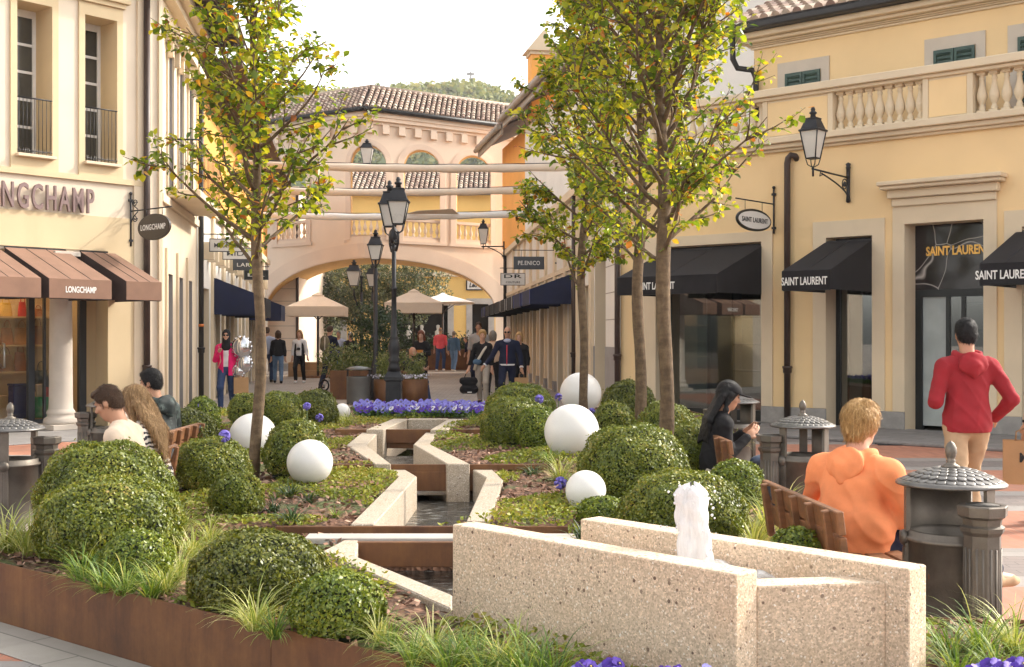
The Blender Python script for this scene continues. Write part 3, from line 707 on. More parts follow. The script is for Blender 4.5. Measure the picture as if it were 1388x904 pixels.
f=mb(FRAMEBLK); f.box(a,a+.12,y,y+.07,.02,zm-.001); f.box(a+.12,b2,y,y+.07,zm-.12,zm-.001); f.box(FR.u(1282,y),FR.u(1287,y),y,y+.07,.02,zm-.121); f.box(FR.u(1303,y),FR.u(1308,y),y+.001,y+.069,.02,zm-.121); f.box(b2-.05,b2,y,y+.07,.02,zm-.121)
do=f.build('door', EB); gq=mb(mat('grey_blind',(.36,.40,.40),.4)); gq.box(a+.12,FR.u(1282,y),y+.03,y+.04,.1,zm-.12); gq.build('door_panel', do)
gq=mb(GL); gq.box(FR.u(1287,y),b2-.05,y+.032,y+.04,.05,zm-.12); gq.build('pane', do)
hd=mb(FRAMEBLK); hd.tube([(FR.u(1306,y),y-.03,.95),(FR.u(1306,y),y-.07,.98),(FR.u(1306,y),y-.07,1.35),(FR.u(1306,y),y-.03,1.38)],.014,8); hd.build('door_handle', do)
s_=mb(FRAMEBLK)
for zz in (1.2,1.65,2.1): s_.box(FR.u(1300,.9),b2+.3,1.0,1.4,zz,zz+.04)
s_.build('shop_shelf', EB)
# awnings
zt = zR(1150,326); zf = 2.58; zb2 = 2.28
awning(EB, uR(952),uR(1033), zR(1033,334), zf, zb2, 1.45, BLACKCANV, txt='SAINT LAURENT', tw=.95, th=.12, tc=.40, ribs=1) if False else None
def black_awning(pa,pb,ptx,tw,proj,name='awning'):
    return awning(EB, uR(pa),uR(pb), 3.17, 2.62, 2.31, proj, BLACKCANV, txt='SAINT LAURENT', tw=tw, th=.13, tc=ptx, ribs=1)
black_awning(902,1033.5,.40,.80,1.52); black_awning(1119.5,1183,.47,.80,1.52); black_awning(1378,1445,.50,.84,1.52)
pipe(EB, [(uR(838)+.05,-.1,0),(uR(838)+.05,-.1,5.0)], .055, PIPE, (1.15,))
pu=uR(1070.5); zt_=zR(1080,212); pipe(EB, [(pu,-.09,.05),(pu,-.09,zt_-.12),(pu+.02,-.09,zt_-.03),(pu+.07,-.085,zt_+.02),(pu+.13,-.06,zt_),(pu+.13,.02,zt_-.04)], .055, PIPE, (.98,))
fl_=mb(PIPE); fl_.lathe([(.06,0),(.10,0),(.10,.02),(.06,.02)],16); fl_=None
# terrace balustrade
BS = thing  # (alias unused)
ztop = zR(1199,98.8); zbal0 = zR(1250,170.5); 
bl = mb(TRIM); bl.box(-.1,13,-.10,.34,ztop-.13,ztop); bl.box(-.1,13,-.03,.27,ztop-.19,ztop-.131)
bl.box(-.1,13,-.22,-.001,ZR0+.13,ZR0+.24); bl.box(-.1,13,-.14,-.001,ZR0+.05,ZR0+.129); bl.box(-.1,13,-.07,-.001,ZR0,ZR0+.049)
zlo=ZR0+.24; bl.box(-.1,13,.0,.30,zlo,zlo+.04)
bo = bl.build('balustrade', EB, bevel=.01)
zlo+=.04; zhi=ztop-.19
gaps=[(uR(842)-.0,uR(1033)),(uR(1128),uR(1250)),(uR(1318),uR(1440)),(uR(1500),uR(1640))]
edges=[-.05]+[x for g_ in gaps for x in g_]+[13]
for i in range(0,len(edges),2):
    x0,x1=edges[i],edges[i+1]
    if x1-x0<.1: continue
    pn=mb(TRIM); py_=mb(YELLOW)
    pn.box(x0,x0+.09,.01,.29,zlo,zhi); pn.box(x1-.09,x1,.01,.29,zlo,zhi); pn.box(x0+.09,x1-.09,.03,.27,zlo,zhi)
    py_.box(x0+.10,x1-.10,.022,.0285,zlo+.02,zhi-.04); pn.build('balustrade_pier', bo); py_.build('yellow_panel', bo)
bpm = baluster_proto(TRIM, zhi-zlo, nseg=16).build('baluster', bo); first=True
for g0,g1 in gaps:
    n=max(2,round((g1-g0)/.185))
    for k in range(n):
        u=g0+(g1-g0)*(k+.5)/n
        if u>11: continue
        c_=bpm if first else bpm.copy()
        if not first: COL.objects.link(c_); c_.parent=bo
        first=False; c_.location=(u,.15,zlo)
# upper storey set back
YB=1.25; uA=FR.u(1022,YB); zc0=zR(1110,53,YB); zc1=zR(1110,33,YB)
b=mb(YELLOW); b.box(uA,13.2,YB,9,5.0,zc1); b.build('upper_wall', EB)
c_=mb(TRIM); dz=(zc1-zc0)
for k,(o_,z_a,z_b) in enumerate(((.05,0,.16),(.09,.16,.26),(.13,.26,.36),(.22,.36,.6),(.34,.6,1.0))): c_.box(uA-o_,13.2,YB-o_,YB-.001,zc0+dz*z_a+.001*k,zc0+dz*z_b)
c_.build('cornice', EB, bevel=.012)
gt=mb(PIPEBLK); gt.box(uA-.5,13.2,YB-.55,YB-.33,zc1+.0,zc1+.14); gt.build('gutter', EB, bevel=.03,seg=2)
rf=MB(); rf.use(TILEBASE); hw=4.2; rf.add([(uA-.45,YB-.45,zc1+.10),(13.2,YB-.45,zc1+.10),(13.2,YB+hw,zc1+1.9),(uA-.45,YB+hw,zc1+1.9),(uA-.45,YB-.45,zc1+.02),(13.2,YB-.45,zc1+.02),(13.2,YB+hw,zc1+.02),(uA-.45,YB+hw,zc1+.02)],[(0,1,2,3),(0,3,7,4),(1,5,6,2),(3,2,6,7),(0,4,5,1)])
rf.use(TILE); s_l=math.hypot(hw+.0,1.8); tiles(rf,(uA-.45,YB-.5,zc1+.14),(1,0,0),(0,hw,1.8),int((13.6-uA)/.22),11,seed=3); rf.build('roof', EB)
for pa,pb,pt in ((1066,1113,97.5),(1267,1322.5,65.5),(1381,1436,47)):
    a,b2=FR.u(pa,YB),FR.u(pb,YB); zt=zR((pa+pb)/2,pt,YB); zb_=zt-1.15
    t=mb(mat('grey_stone_frame',(.55,.48,.40),.85,var=.05)); t.box(a-.17,a-.01,YB-.03,YB-.001,5.05,zt+.22); t.box(b2+.01,b2+.17,YB-.03,YB-.001,5.05,zt+.22); t.box(a-.01,b2+.01,YB-.03,YB-.001,zt+.01,zt+.22); wf=t.build('shutter_window', EB)
    for (x0,x1) in ((a,(a+b2)/2-.006),((a+b2)/2+.006,b2)):
        s_=mb(SHUT); y=YB-.035; s_.box(x0,x0+.045,y-.03,y,zb_,zt); s_.box(x1-.045,x1,y-.03,y,zb_,zt); s_.box(x0+.045,x1-.045,y-.03,y,zt-.06,zt); s_.box(x0+.045,x1-.045,y-.03,y,zb_,zb_+.06)
        n=14
        for k in range(n): s_.obox(((x0+x1)/2,y-.015,zb_+.09+(zt-zb_-.18)*k/(n-1)),(x1-x0-.09,.045,.012),(R(-40),0,0))
        s_.box(x0+.04,x1-.04,y-.004,y-.001,zb_+.05,zt-.05); s_.build('shutter', wf)
pipe(EB, [(uA+.10,YB-.1,5.0),(uA+.10,YB-.1,zc0-.55),(uA+.04,YB-.14,zc0-.4),(uA-.18,YB-.3,zc0-.36),(uA-.22,YB-.4,zc0-.2),(uA-.22,YB-.42,zc1+.02)], .055, PIPEBLK, ())
# pale block rising behind the terrace
PB = thing('pale_building','pale lilac rendered building rising behind the terrace trees','building', (4.9,31,0), FR.rz)
b=mb(LILAC); b.box(-2.6,7,-1.2,6,0,10.6); b.build('wall',PB); e_=mb(PIPEBLK); e_.add([(-3.0,-1.6,10.6),(8,-1.6,10.6),(8,6,12.5),(-3.0,6,12.5),(-3.0,-1.6,10.8),(8,-1.6,10.8),(8,6,12.7),(-3.0,6,12.7)],[(3,2,1,0),(4,5,6,7),(0,1,5,4),(0,4,7,3),(1,2,6,5),(2,3,7,6)]); e_.build('roof',PB)
# signs and wall lamp of the east building
bracket_sign('hanging_sign','white oval SAINT LAURENT sign with black rim on a thin iron bracket', FR, uR(1050), zR(1040,303), zR(1050,277), zR(1050,256), zR(1050,317), 1.28, 1.14,.38,'SAINT LAURENT',SIGNWHITE,FRAMEBLK,FRAMEBLK,tw=.86,th=.085,scroll=False,face=1)
def lantern(b, c, w=.30, h=.44, top=True):
    """street lantern centred at c (bottom of the glass body); 4 tapered panes"""
    x,y,z=c; wb=w*.56
    b.use(IRON)
    q=math.pi/4; r2=math.sqrt(2)/2
    b.lathe([(wb*r2,0),(wb*r2+.01,.015),(wb*r2,.02)],4,(x,y,z),q,False)
    for sx,sy in ((1,1),(1,-1),(-1,1),(-1,-1)):
        b.tube([(x+sx*wb/2,y+sy*wb/2,z+.01),(x+sx*w/2,y+sy*w/2,z+h)],.011,5)
        b.tube([(x+sx*wb/2,y+sy*wb/2,z),(x+sx*wb/2*.75,y+sy*wb/2*.75,z-.09),(x,y,z-.14)],.009,5)
    b.lathe([(w*r2+.03,h),(w*r2+.03,h+.025),(w*r2*.97,h+.04),(w*r2*.62,h+.19),(w*r2*.66,h+.20),(w*r2*.66,h+.215),(w*r2*.3,h+.225)],4,(x,y,z),q,False)
    b.lathe([(w*.16,h+.22),(w*.13,h+.27),(w*.2,h+.29),(w*.2,h+.31),(w*.10,h+.33),(w*.13,h+.35),(w*.08,h+.39),(.0,h+.40)],10,(x,y,z))
    b.use(FROST); b.lathe([((wb-.012)*r2,.02),((w-.012)*r2,h)],4,(x,y,z),q,False,caps=False)
    b.lathe([(.035,.02),(.04,h*.7),(0,h*.74)],8,(x,y,z))
def wall_lamp(f,u,z,reach,label,w=.30,h=.44,y0=-.0):
    o=thing('wall_lamp',label,'lamp',f.w(u,y0,0),f.rz,'iron lanterns on wall brackets')
    b=MB(); lantern(b,(0,-reach,z+.18),w,h); b.build('lantern',o)
    b=mb(IRON); b.lathe([(.02,z-.42),(.04,z-.40),(.03,z-.3),(.035,z+.15),(.045,z+.17),(.03,z+.19),(.045,z+.23),(0,z+.26)],10,(0,-.035,0)); b.tube([(0,-.03,z),(0,-reach-.03,z+.02)],.016,8); b.tube([(0,-reach,z-.10),(0,-reach,z+.06)],.018,8)
    b.tube([(0,-.03,z-.33)]+[(0,-.03-reach*.75*k/10,z-.33+.31*(k/10)**.6*1.0) for k in range(1,11)],.014,6)
    pts=[]
    for k in range(16):
        t=k/15*3.4*math.pi; r=.11*(1-k/20); pts.append((0,-.17+r*math.cos(t),z-.13+r*math.sin(t)))
    b.tube(pts,.010,6); b.ball((0,-.17,z-.13),.035,8,6); b.tube([(0,-reach*.72,z-.03),(0,-reach*.82,z-.07),(0,-reach*.8,z-.0)],.010,6)
    b.build('bracket',o); return o
wall_lamp(FR, uR(1151,-.0), zR(1130,217,-.3)-.28, 1.28, 'black iron lantern on a scrolled bracket on the yellow wall')
# ================================================================== east street side
ES=FRS
SE = thing('shop_terrace','white ground-floor shop row on the right street under navy and black awnings','building',ES.o,ES.rz)
ln=RSLEN; ops=[(-3.4,-1.9,.02,3.4)]+[(-5.6-2.35*k,-4.2-2.35*k,.02,2.75) for k in range(10)]
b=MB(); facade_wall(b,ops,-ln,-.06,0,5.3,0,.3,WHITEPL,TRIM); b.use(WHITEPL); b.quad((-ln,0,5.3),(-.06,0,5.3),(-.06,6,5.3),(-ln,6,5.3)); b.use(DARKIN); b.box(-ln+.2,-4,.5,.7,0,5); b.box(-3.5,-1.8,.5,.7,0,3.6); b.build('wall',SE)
t=mb(TRIM)
for k in range(10):
    x=-4.2-2.35*k; t.box(x+.28,x+.66,-.07,-.0,.3,5.0); t.box(x+.02,x+.16,-.03,0,.3,2.9)
t.box(-ln,-4,-.16,0,5.0,5.2); t.box(-ln,-4,-.06,0,3.25,3.38); t.build('pilaster',SE)
for a_,b_2 in ((-1.88,-.08),(-4.0,-3.42)): t=mb(GREYSTONE); t.box(a_,b_2,-.02,-.001,.02,1.35); t.build('stone_plinth',SE)
for k in range(10):
    x=-4.2-2.35*k; t=mb(GREYSTONE); t.box(x+.26,x+.68,-.09,-.0,.0,.299); t.build('stone_plinth',SE)
jn=mb(mat('joint_line',(.35,.30,.25),.9))
for z in (1.9,2.45,3.0,3.55,4.1): jn.box(-1.88,-.08,-.004,-.001,z,z+.02)
jn.build('joint',SE)
for i,(a,b2,z0,z1) in enumerate(ops):
    f=mb(FRAMEBLK if i==0 else FRAMEGRY); f.box(a,a+.06,.24,.3,z0,z1); f.box(b2-.06,b2,.24,.3,z0,z1); f.box(a+.06,b2-.06,.24,.3,z1-.1,z1); f.box((a+b2)/2-.02,(a+b2)/2+.02,.241,.299,z0,z1-.1); fo=f.build('shop_door' if i==0 else 'shopfront',SE)
    gq=mb(WINDARK); gq.box(a+.06,b2-.06,.27,.28,z0,z1-.1); gq.build('pane',fo)
    if i==0:
        hd=mb(WHITELET); hd.tube([((a+b2)/2+.08,.2,.95),((a+b2)/2+.08,.15,.95),((a+b2)/2+.08,.15,1.55),((a+b2)/2+.08,.2,1.55)],.018,8); hd.build('door_handle',fo)
t=mb(TRIM)
for px in (706,775): 
    u=ES.u(px); t.box(u-.35,u+.35,-.18,-.001,3.62,3.72); t.box(u-.42,u+.42,-.3,-.001,3.721,3.84)
t.build('window_hood',SE)
spec=[(NAVYCANV,BLUECANV),(NAVYCANV,BLUECANV),(BLACKCANV,WHITECANV),(BLACKCANV,WHITECANV),(BLACKCANV,SIGNGREY),(BLACKCANV,SIGNGREY),(BLACKCANV,SIGNGREY),(NAVYCANV,BLUECANV)]
u0=ES.u(776)
for k,(m_,s_) in enumerate(spec): awning(SE,u0-2.25-2.75*k,u0-2.75*k,3.14,2.76,2.38,1.08,m_,stripe=s_)
pipe(SE,[(ES.u(778,-.1)-.02,-.1,0),(ES.u(778,-.1)-.02,-.1,5)],.06,PIPE,(1.1,)); pipe(SE,[(-ln+1.2,-.1,0),(-ln+1.2,-.1,8)],.07,PIPEBLK,())
for lb,px,tx,pm,rm,lm,zc,ow,oh in (('slate PE.ENICO hanging sign above the right street awnings',752,'PE.ENICO',SIGNGREY,SIGNGREY,SIGNWHITE,3.62,.86,.36),('white square DR hanging sign with dark rim on the right street',727,'DR\nCOUTURE',SIGNWHITE,SIGNGREY,FRAMEBLK,3.40,.80,.40)):
    u=ES.u(px,-.05); bracket_sign('hanging_sign',lb,ES,u,zc,zc+.36,zc+.55,zc-.1,1.2,ow,oh,tx,pm,rm,lm,oval=False,tw=ow*.72,th=.12,scroll=False,face=1,group='hanging signs on the right street')
# orange house above the shops with wide dark eaves and chimney
pA=Vector((-1.48,52,0)); pB_=Vector((-.445,45.9,0)); pC=Vector((-.3,45.5,0)); pD=Vector((1.6,34.5,0))
f1=Fac((pA.x,pA.y),((pD-pA).x,(pD-pA).y))
OB=thing('orange_house','orange house with wide dark eaves and a tall chimney on the right street','building',f1.o,f1.rz)
lnO=(pD-pA).length; b=mb(ORANGE); b.box(.5,lnO,1.0,7,5.25,9.5); b.build('wall',OB)
b=mb(WHITEPL); b.box(6.8,lnO+.4,.80,.99,5.25,9.3); b.build('white_wall',OB)
SOFF=MATS['dark_eave_wood']
def eave(u0,u1,z,y0,rise,run,seed):
    e=mb(SOFF); e.add([(u0,y0,z),(u1,y0,z),(u1,y0+run,z+rise),(u0,y0+run,z+rise),(u0,y0,z+.08),(u1,y0,z+.08),(u1,y0+run,z+rise+.08),(u0,y0+run,z+rise+.08)],[(3,2,1,0),(0,1,5,4),(0,4,7,3),(1,2,6,5),(2,3,7,6)])
    e.use(TILE); tiles(e,(u0,y0-.03,z+.1),(1,0,0),(0,run,rise),int((u1-u0)/.22),int(math.hypot(run,rise)/.36),seed=seed); e.build('roof',OB)
    g_=mb(mat('grey_gutter',(.30,.25,.20),.6)); g_.tube([(u0,y0-.08,z+.03),(u1,y0-.08,z+.03)],.10,8); g_.box(u0,u1,y0+.02,y0+.08,z-.25,z-.005); g_.build('gutter',OB)
eave(0,6.2,9.43,0,1.5,3.4,5); eave(6.3,lnO+.3,9.65,0,1.5,3.4,6)
pch=at(729,44); uu=(pch-f1.o).dot(f1.d); yy=(pch-f1.o).dot(f1.n)
c_=mb(ORANGE); c_.box(uu-.38,uu+.38,yy-.3,yy+.5,9.5,zat(77,44)); c_.use(TRIM); zc=zat(77,44); c_.box(uu-.44,uu+.44,yy-.36,yy+.56,zc,zc+.12); c_.ext([(uu-.55,yy-.5,zc+.12),(uu-.55,yy+.7,zc+.12),(uu-.55,yy+.1,zc+.85)],(1.1,0,0)); c_.build('chimney',OB)
# ================================================================== bridge with arcade over the street
BYC,BXC,BK=50.0,(495-CX)*50.0/F,.75
def bend(b):
    b.v=[(BXC+x, BYC+BK*(math.sqrt(x*x+.09)-.3)+y, z) for x,y,z in b.v]; return b
BR=thing('arched_bridge','peach arcaded footbridge building spanning the street on one wide arch','bridge',(0,0,0))
def bz(py): return zat(py,BYC)
XL,XR=-6.4,6.4; WT=.55
arc_c=.25; arc_h=5.05; zs_,zcr=2.55,bz(350)
def intr(x):
    t=(x-arc_c)/arc_h
    return None if abs(t)>=1 else zs_+(zcr-zs_)*(1-abs(t)**2.3)**(1/2.1)
wz0,wzs,wr=bz(320),bz(220),.70
wc=[-3.05,-.85,1.90,4.30]; wc=[((470-495)*BYC/F)+.0, 0,0,0]
# arch windows centres solved on the bent wall
def ux(px):
    lo,hi=-8,8
    for _ in range(50):
        m_=(lo+hi)/2; X=BXC+m_; Y=BYC+BK*(math.sqrt(m_*m_+.09)-.3)
        if CX+F*X/Y<px: lo=m_
        else: hi=m_
    return lo
wins=[(ux(395),.70),(ux(498),.72),(ux(572),.72),(ux(642),.72)]
ztopw=bz(152)
b=MB(); b.use(BRIDGEPL); dx=.12; xs=sorted({round(XL+dx*i,3) for i in range(int((XR-XL)/dx)+1)}|{x for c,r in wins for x in (c-r,c+r,c)}|{arc_c-arc_h,arc_c+arc_h})
def holes(x):
    h=[]; 
    i=intr(x)
    if i is not None: h.append((0,i))
    for c,r in wins:
        if abs(x-c)<r: h.append((wz0,wzs+math.sqrt(max(0,r*r-(x-c)**2))))
    return h
for x0,x1 in zip(xs[:-1],xs[1:]):
    xm=(x0+x1)/2; hm=holes(xm)
    e=1e-4; h0=holes(x0+e); h1=holes(x1-e)
    if len(h0)!=len(hm): h0=hm
    if len(h1)!=len(hm): h1=hm
    z0=[0]+[v for h in h0 for v in h]+[ztopw]; z1=[0]+[v for h in h1 for v in h]+[ztopw]
    if hm and hm[0][0]==0: z0=z0[2:]; z1=z1[2:]
    for k in range(0,len(z0)-1,2):
        b.quad((x0,0,z0[k]),(x1,0,z1[k]),(x1,0,z1[k+1]),(x0,0,z0[k+1])); b.quad((x0,WT,z0[k]),(x0,WT,z0[k+1]),(x1,WT,z1[k+1]),(x1,WT,z1[k]))
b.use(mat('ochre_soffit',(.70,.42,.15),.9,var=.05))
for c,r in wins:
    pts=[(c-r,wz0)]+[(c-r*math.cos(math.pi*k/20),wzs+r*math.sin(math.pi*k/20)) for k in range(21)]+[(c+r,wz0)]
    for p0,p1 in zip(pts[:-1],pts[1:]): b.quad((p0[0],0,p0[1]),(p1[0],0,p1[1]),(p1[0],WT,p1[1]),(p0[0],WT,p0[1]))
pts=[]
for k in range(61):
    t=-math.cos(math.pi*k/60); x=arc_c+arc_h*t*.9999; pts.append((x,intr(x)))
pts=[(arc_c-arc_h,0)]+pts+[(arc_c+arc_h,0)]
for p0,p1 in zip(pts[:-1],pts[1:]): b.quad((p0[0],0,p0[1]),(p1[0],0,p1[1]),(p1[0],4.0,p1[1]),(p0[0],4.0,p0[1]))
bend(b).build('wall',BR)
# floor slab + back parapet + roof
b=mb(BRIDGEPL); n=24
for i in range(n):
    x0=XL+(XR-XL)*i/n; x1=XL+(XR-XL)*(i+1)/n
    b.box(x0,x1,WT+.01,4.0,zcr+.15,bz(322)-.1)
bend(b).build('floor_slab',BR)
b=mb(BRIDGETR)
def arcband(c,zc,r0,r1,y0,y1,n=24,a0=0,a1=math.pi):
    for k in range(n):
        t0=a0+(a1-a0)*k/n; t1=a0+(a1-a0)*(k+1)/n
        q=[(c-r*math.cos(t),zc+r*math.sin(t)) for r,t in ((r0,t0),(r1,t0),(r1,t1),(r0,t1))]
        b.ext([(p[0],y0,p[1]) for p in q],(0,y1-y0,0))
for c,r in wins:
    arcband(c,wzs,r+.02,r+.24,-.05,-.001)
    for s_ in (-1,1): x0=c+s_*(r+.02); x1=c+s_*(r+.24); b.box(x0,x1,-.05,-.001,wz0-.12,wzs)
    b.box(c-r-.3,c+r+.3,-.10,-.001,wz0-.25,wz0-.121)
for p0,p1 in zip(pts[1:-2],pts[2:-1]):
    def off(p,d):
        t=(p[0]-arc_c)/arc_h; return (p[0]+d*t*1.0, p[1]+d*math.sqrt(max(0,1-t*t*.8)))
    q=[off(p0,.03),off(p0,.62),off(p1,.62),off(p1,.03)]; b.ext([(p[0],-.05,p[1]) for p in q],(0,.049,0))
bend(b).build('arch_moulding',BR)
b=mb(BRIDGEPL); n=40
for i in range(n):
    x0=XL+(XR-XL)*i/n; x1=XL+(XR-XL)*(i+1)/n
    for o_,za,zb_ in ((.12,bz(168),bz(164)),(.30,bz(164),bz(159)),(.38,bz(159),bz(153))): b.box(x0,x1,-o_,-.001,za+.001,zb_)
bend(b).build('cornice',BR)
for k in range(18):
    x=XL+.3+.63*k
    if x<XR: b=mb(BRIDGEPL); b.box(x-.12,x+.12,-.22,-.001,bz(180),bz(168.5)); bend(b).build('corbel',BR)
# tiled roof in two planes meeting at the bend
b=mb(TILEBASE); run,rise=2.6,1.30; ze=bz(150)
def BP(x,y,z): return Vector((BXC+x, BYC+BK*(math.sqrt(x*x+.09)-.3)+y, z))
for x0,x1 in ((XL,0),(0,XR)):
    q=[BP(x0,-.6,ze),BP(x1,-.6,ze),BP(x1,-.6+run,ze+rise),BP(x0,-.6+run,ze+rise)]
    q2=[BP(x0,-.6+run,ze+rise),BP(x1,-.6+run,ze+rise),BP(x1,4.6,ze+.1),BP(x0,4.6,ze+.1)]
    b.add(q+[p-Vector((0,0,.1)) for p in q],[(0,1,2,3),(7,6,5,4),(0,4,5,1),(1,5,6,2),(0,3,7,4)]); b.add(q2,[(0,1,2,3)])
b.use(TILE)
for x0,x1,sd in ((0,XR,8),(XL,0,9)):
    A,B_=BP(x0,-.65,ze+.05),BP(x1,-.65,ze+.05); d=(B_-A); tiles(b,A,d,Vector((0,run,rise)),int(d.length/.26),8,w=.26,r=.10,seed=sd)
    b.tube([BP(x0,-.6+run,ze+rise+.06),BP(x1,-.6+run,ze+rise+.06)],.13,8)
b.build('roof',BR)
b=mb(PIPEBLK)
for x0,x1 in ((XL,0),(0,XR)): b.tube([BP(x0,-.72,ze-.02),BP(x1,-.72,ze-.02)],.09,8)
b.build('gutter',BR)
# balustrades in the windows
b=mb(BRIDGETR)
for c,r in wins: b.box(c-r+.001,c+r-.001,.05,.33,wz0+.72,wz0+.84); b.box(c-r+.001,c+r-.001,.05,.33,wz0,wz0+.08)
bo2=bend(b).build('balustrade',BR); bpm2=baluster_proto(BRIDGEPL,.64,nseg=10).build('baluster',bo2); first=True
for c,r in wins:
    for k in range(6):
        x=c-r+2*r*(k+.5)/6; c_=bpm2 if first else bpm2.copy()
        if not first: COL.objects.link(c_); c_.parent=bo2
        first=False; c_.location=BP(x,.19,wz0+.08)
b=mb(PIPEBLK); b.tube([BP(6.2,-.2,0),BP(6.2,-.2,bz(165))],.09,8); b.build('downpipe',BR)
# lantern hanging in the first arch, wall lamp at the right of the bridge
pL=BP(wins[1][0]+.0,-.15,0); o=thing('hanging_lantern','black lantern hanging on a rod in the bridge arch window','lamp',(pL.x,pL.y,0))
b=MB(); zl=bz(226); lantern(b,(0,0,zl+.1),.5,.62); b.build('lantern',o); b=mb(IRON); b.tube([(0,0,zl+1.0),(0,0,bz(191))],.02,6); b.tube([(0,.0,bz(191)),(0,.5,bz(188))],.02,6); b.build('rod',o)
fb=Fac((BP(6.2,0,0).x,BP(6.2,0,0).y),(1,.0)); 
o=thing('wall_lamp','black lantern on an iron bracket at the right foot of the bridge','lamp',at(683,48.5),0,'iron lanterns on wall brackets')
b=MB(); xr=-.82; zl=zat(331,48.5); lantern(b,(xr,0,zl),.38,.60); b.build('lantern',o); b=mb(IRON); zz=zat(334,48.5); b.tube([(xr,0,zl-.2),(xr,0,zl)],.02,6); b.tube([(xr-.05,0,zz),(0,0,zz+.0)],.025,6); b.tube([(0,0,zz-.45)]+[(xr*.8*k/8,0,zz-.45+.43*(k/8)**.6) for k in range(1,9)],.02,6); b.tube([(0,0,zz-.5),(0,0,zz+.2)],.03,6); b.build('bracket',o)
# rolled shade cloths strung between the two sides
for i,(Y,py,lb) in enumerate(((36,226,'highest white rolled shade cloth strung across the street before the bridge'),(39.5,259,'middle white rolled shade cloth strung across the street'),(42.5,293,'lowest white rolled shade cloth with a loose flap, across the street'))):
    z=zat(py,Y); x0=FLS.w(Y-21.72).x; x1=FRS.w(-(Y-23.65)).x
    if i==0: x1+=.8
    o=thing('shade_roll',lb,'awning roll',(0,Y,z),0,'rolled shade cloths over the street')
    pts=[]; rs=[]
    for k in range(33):
        t=k/32; pts.append((x0+(x1-x0)*t,0,.10*(2*t-1)**2-.05+(.05 if i==2 else 0)*t+(.10*(.5-t) if i==0 else 0))); rs.append(.115+.012*math.sin(k*1.3+i))
    b=mb(CREAMCANV if i!=2 else WHITECANV); b.tube(pts,rs,10); b.build('cloth_roll',o)
    b=mb(IRON); b.tube([(p[0],p[1],p[2]+.13) for p in pts],.012,5); b.build('cable',o)
    if i==2:
        b=mb(CREAMCANV); xm=x0+(x1-x0)*.55; b.ext([(xm,-.1,.06),(xm+1.9,-.12,.06),(xm+1.7,-.5,.20),(xm+.5,-.45,.14)],(0,.0,.01)); b.build('flap',o)
# ================================================================== planted bed, channel, fountain
BED=[(-3.25,7.06),(1.2,3.40),(2.85,5.02),(2.45,5.32),(1.5,5.42),(1.40,7.5),(1.9,8.1),(1.95,9.7),(1.70,9.95),(1.72,11.4),(2.2,12),(2.75,16),(2.5,18.5),(-4.0,18.5),(-4.6,16),(-4.3,12.6),(-3.05,11.9),(-3.0,10.2),(-2.62,9.5),(-2.60,7.85)]
def zs(x,y):
    return .32 + (.05 if y>7.77 else 0) + (.06 if y>10.9 else 0) + (.05 if y>14.3 else 0)
def zs_np(y): return .32 + .05*(y>7.77) + .06*(y>10.9) + .05*(y>14.3)
def inpoly(x,y,poly):
    x=np.asarray(x); y=np.asarray(y); c=np.zeros(x.shape,bool); n=len(poly)
    for i in range(n):
        x1,y1=poly[i]; x2,y2=poly[(i+1)%n]
        t=((y1>y)!=(y2>y)) & (x < (x2-x1)*(y-y1)/((y2-y1) if y2!=y1 else 1e-9)+x1); c^=t
    return c
# --- corten and aggregate materials
m, nt, out = new_mat('corten_steel'); b_=N(nt,'ShaderNodeBsdfPrincipled'); L(nt,b_.outputs[0],out.inputs[0]); v=pos(nt,obj=False)
n1=noise(nt,v,2.2,7,.7); n2=noise(nt,v,45,3); n3=noise(nt,pos(nt,(3,3,.35),obj=False),2.2,6,.7)
cr=ramp(nt,[(.30,(.055,.024,.012)),(.44,(.125,.050,.018)),(.57,(.19,.082,.026)),(.72,(.29,.145,.045))]); L(nt,math_(nt,'ADD',math_(nt,'MULTIPLY',n1,.55),math_(nt,'MULTIPLY',n3,.45)),cr.inputs[0])
c=mixc(nt,math_(nt,'MULTIPLY',n2,.35),cr.outputs[0],(.05,.022,.014)); L(nt,c,b_.inputs['Base Color']); b_.inputs['Roughness'].default_value=.62; b_.inputs['Metallic'].default_value=.15
L(nt,bump(nt,n2,.2,.003),b_.inputs['Normal']); CORTEN=m
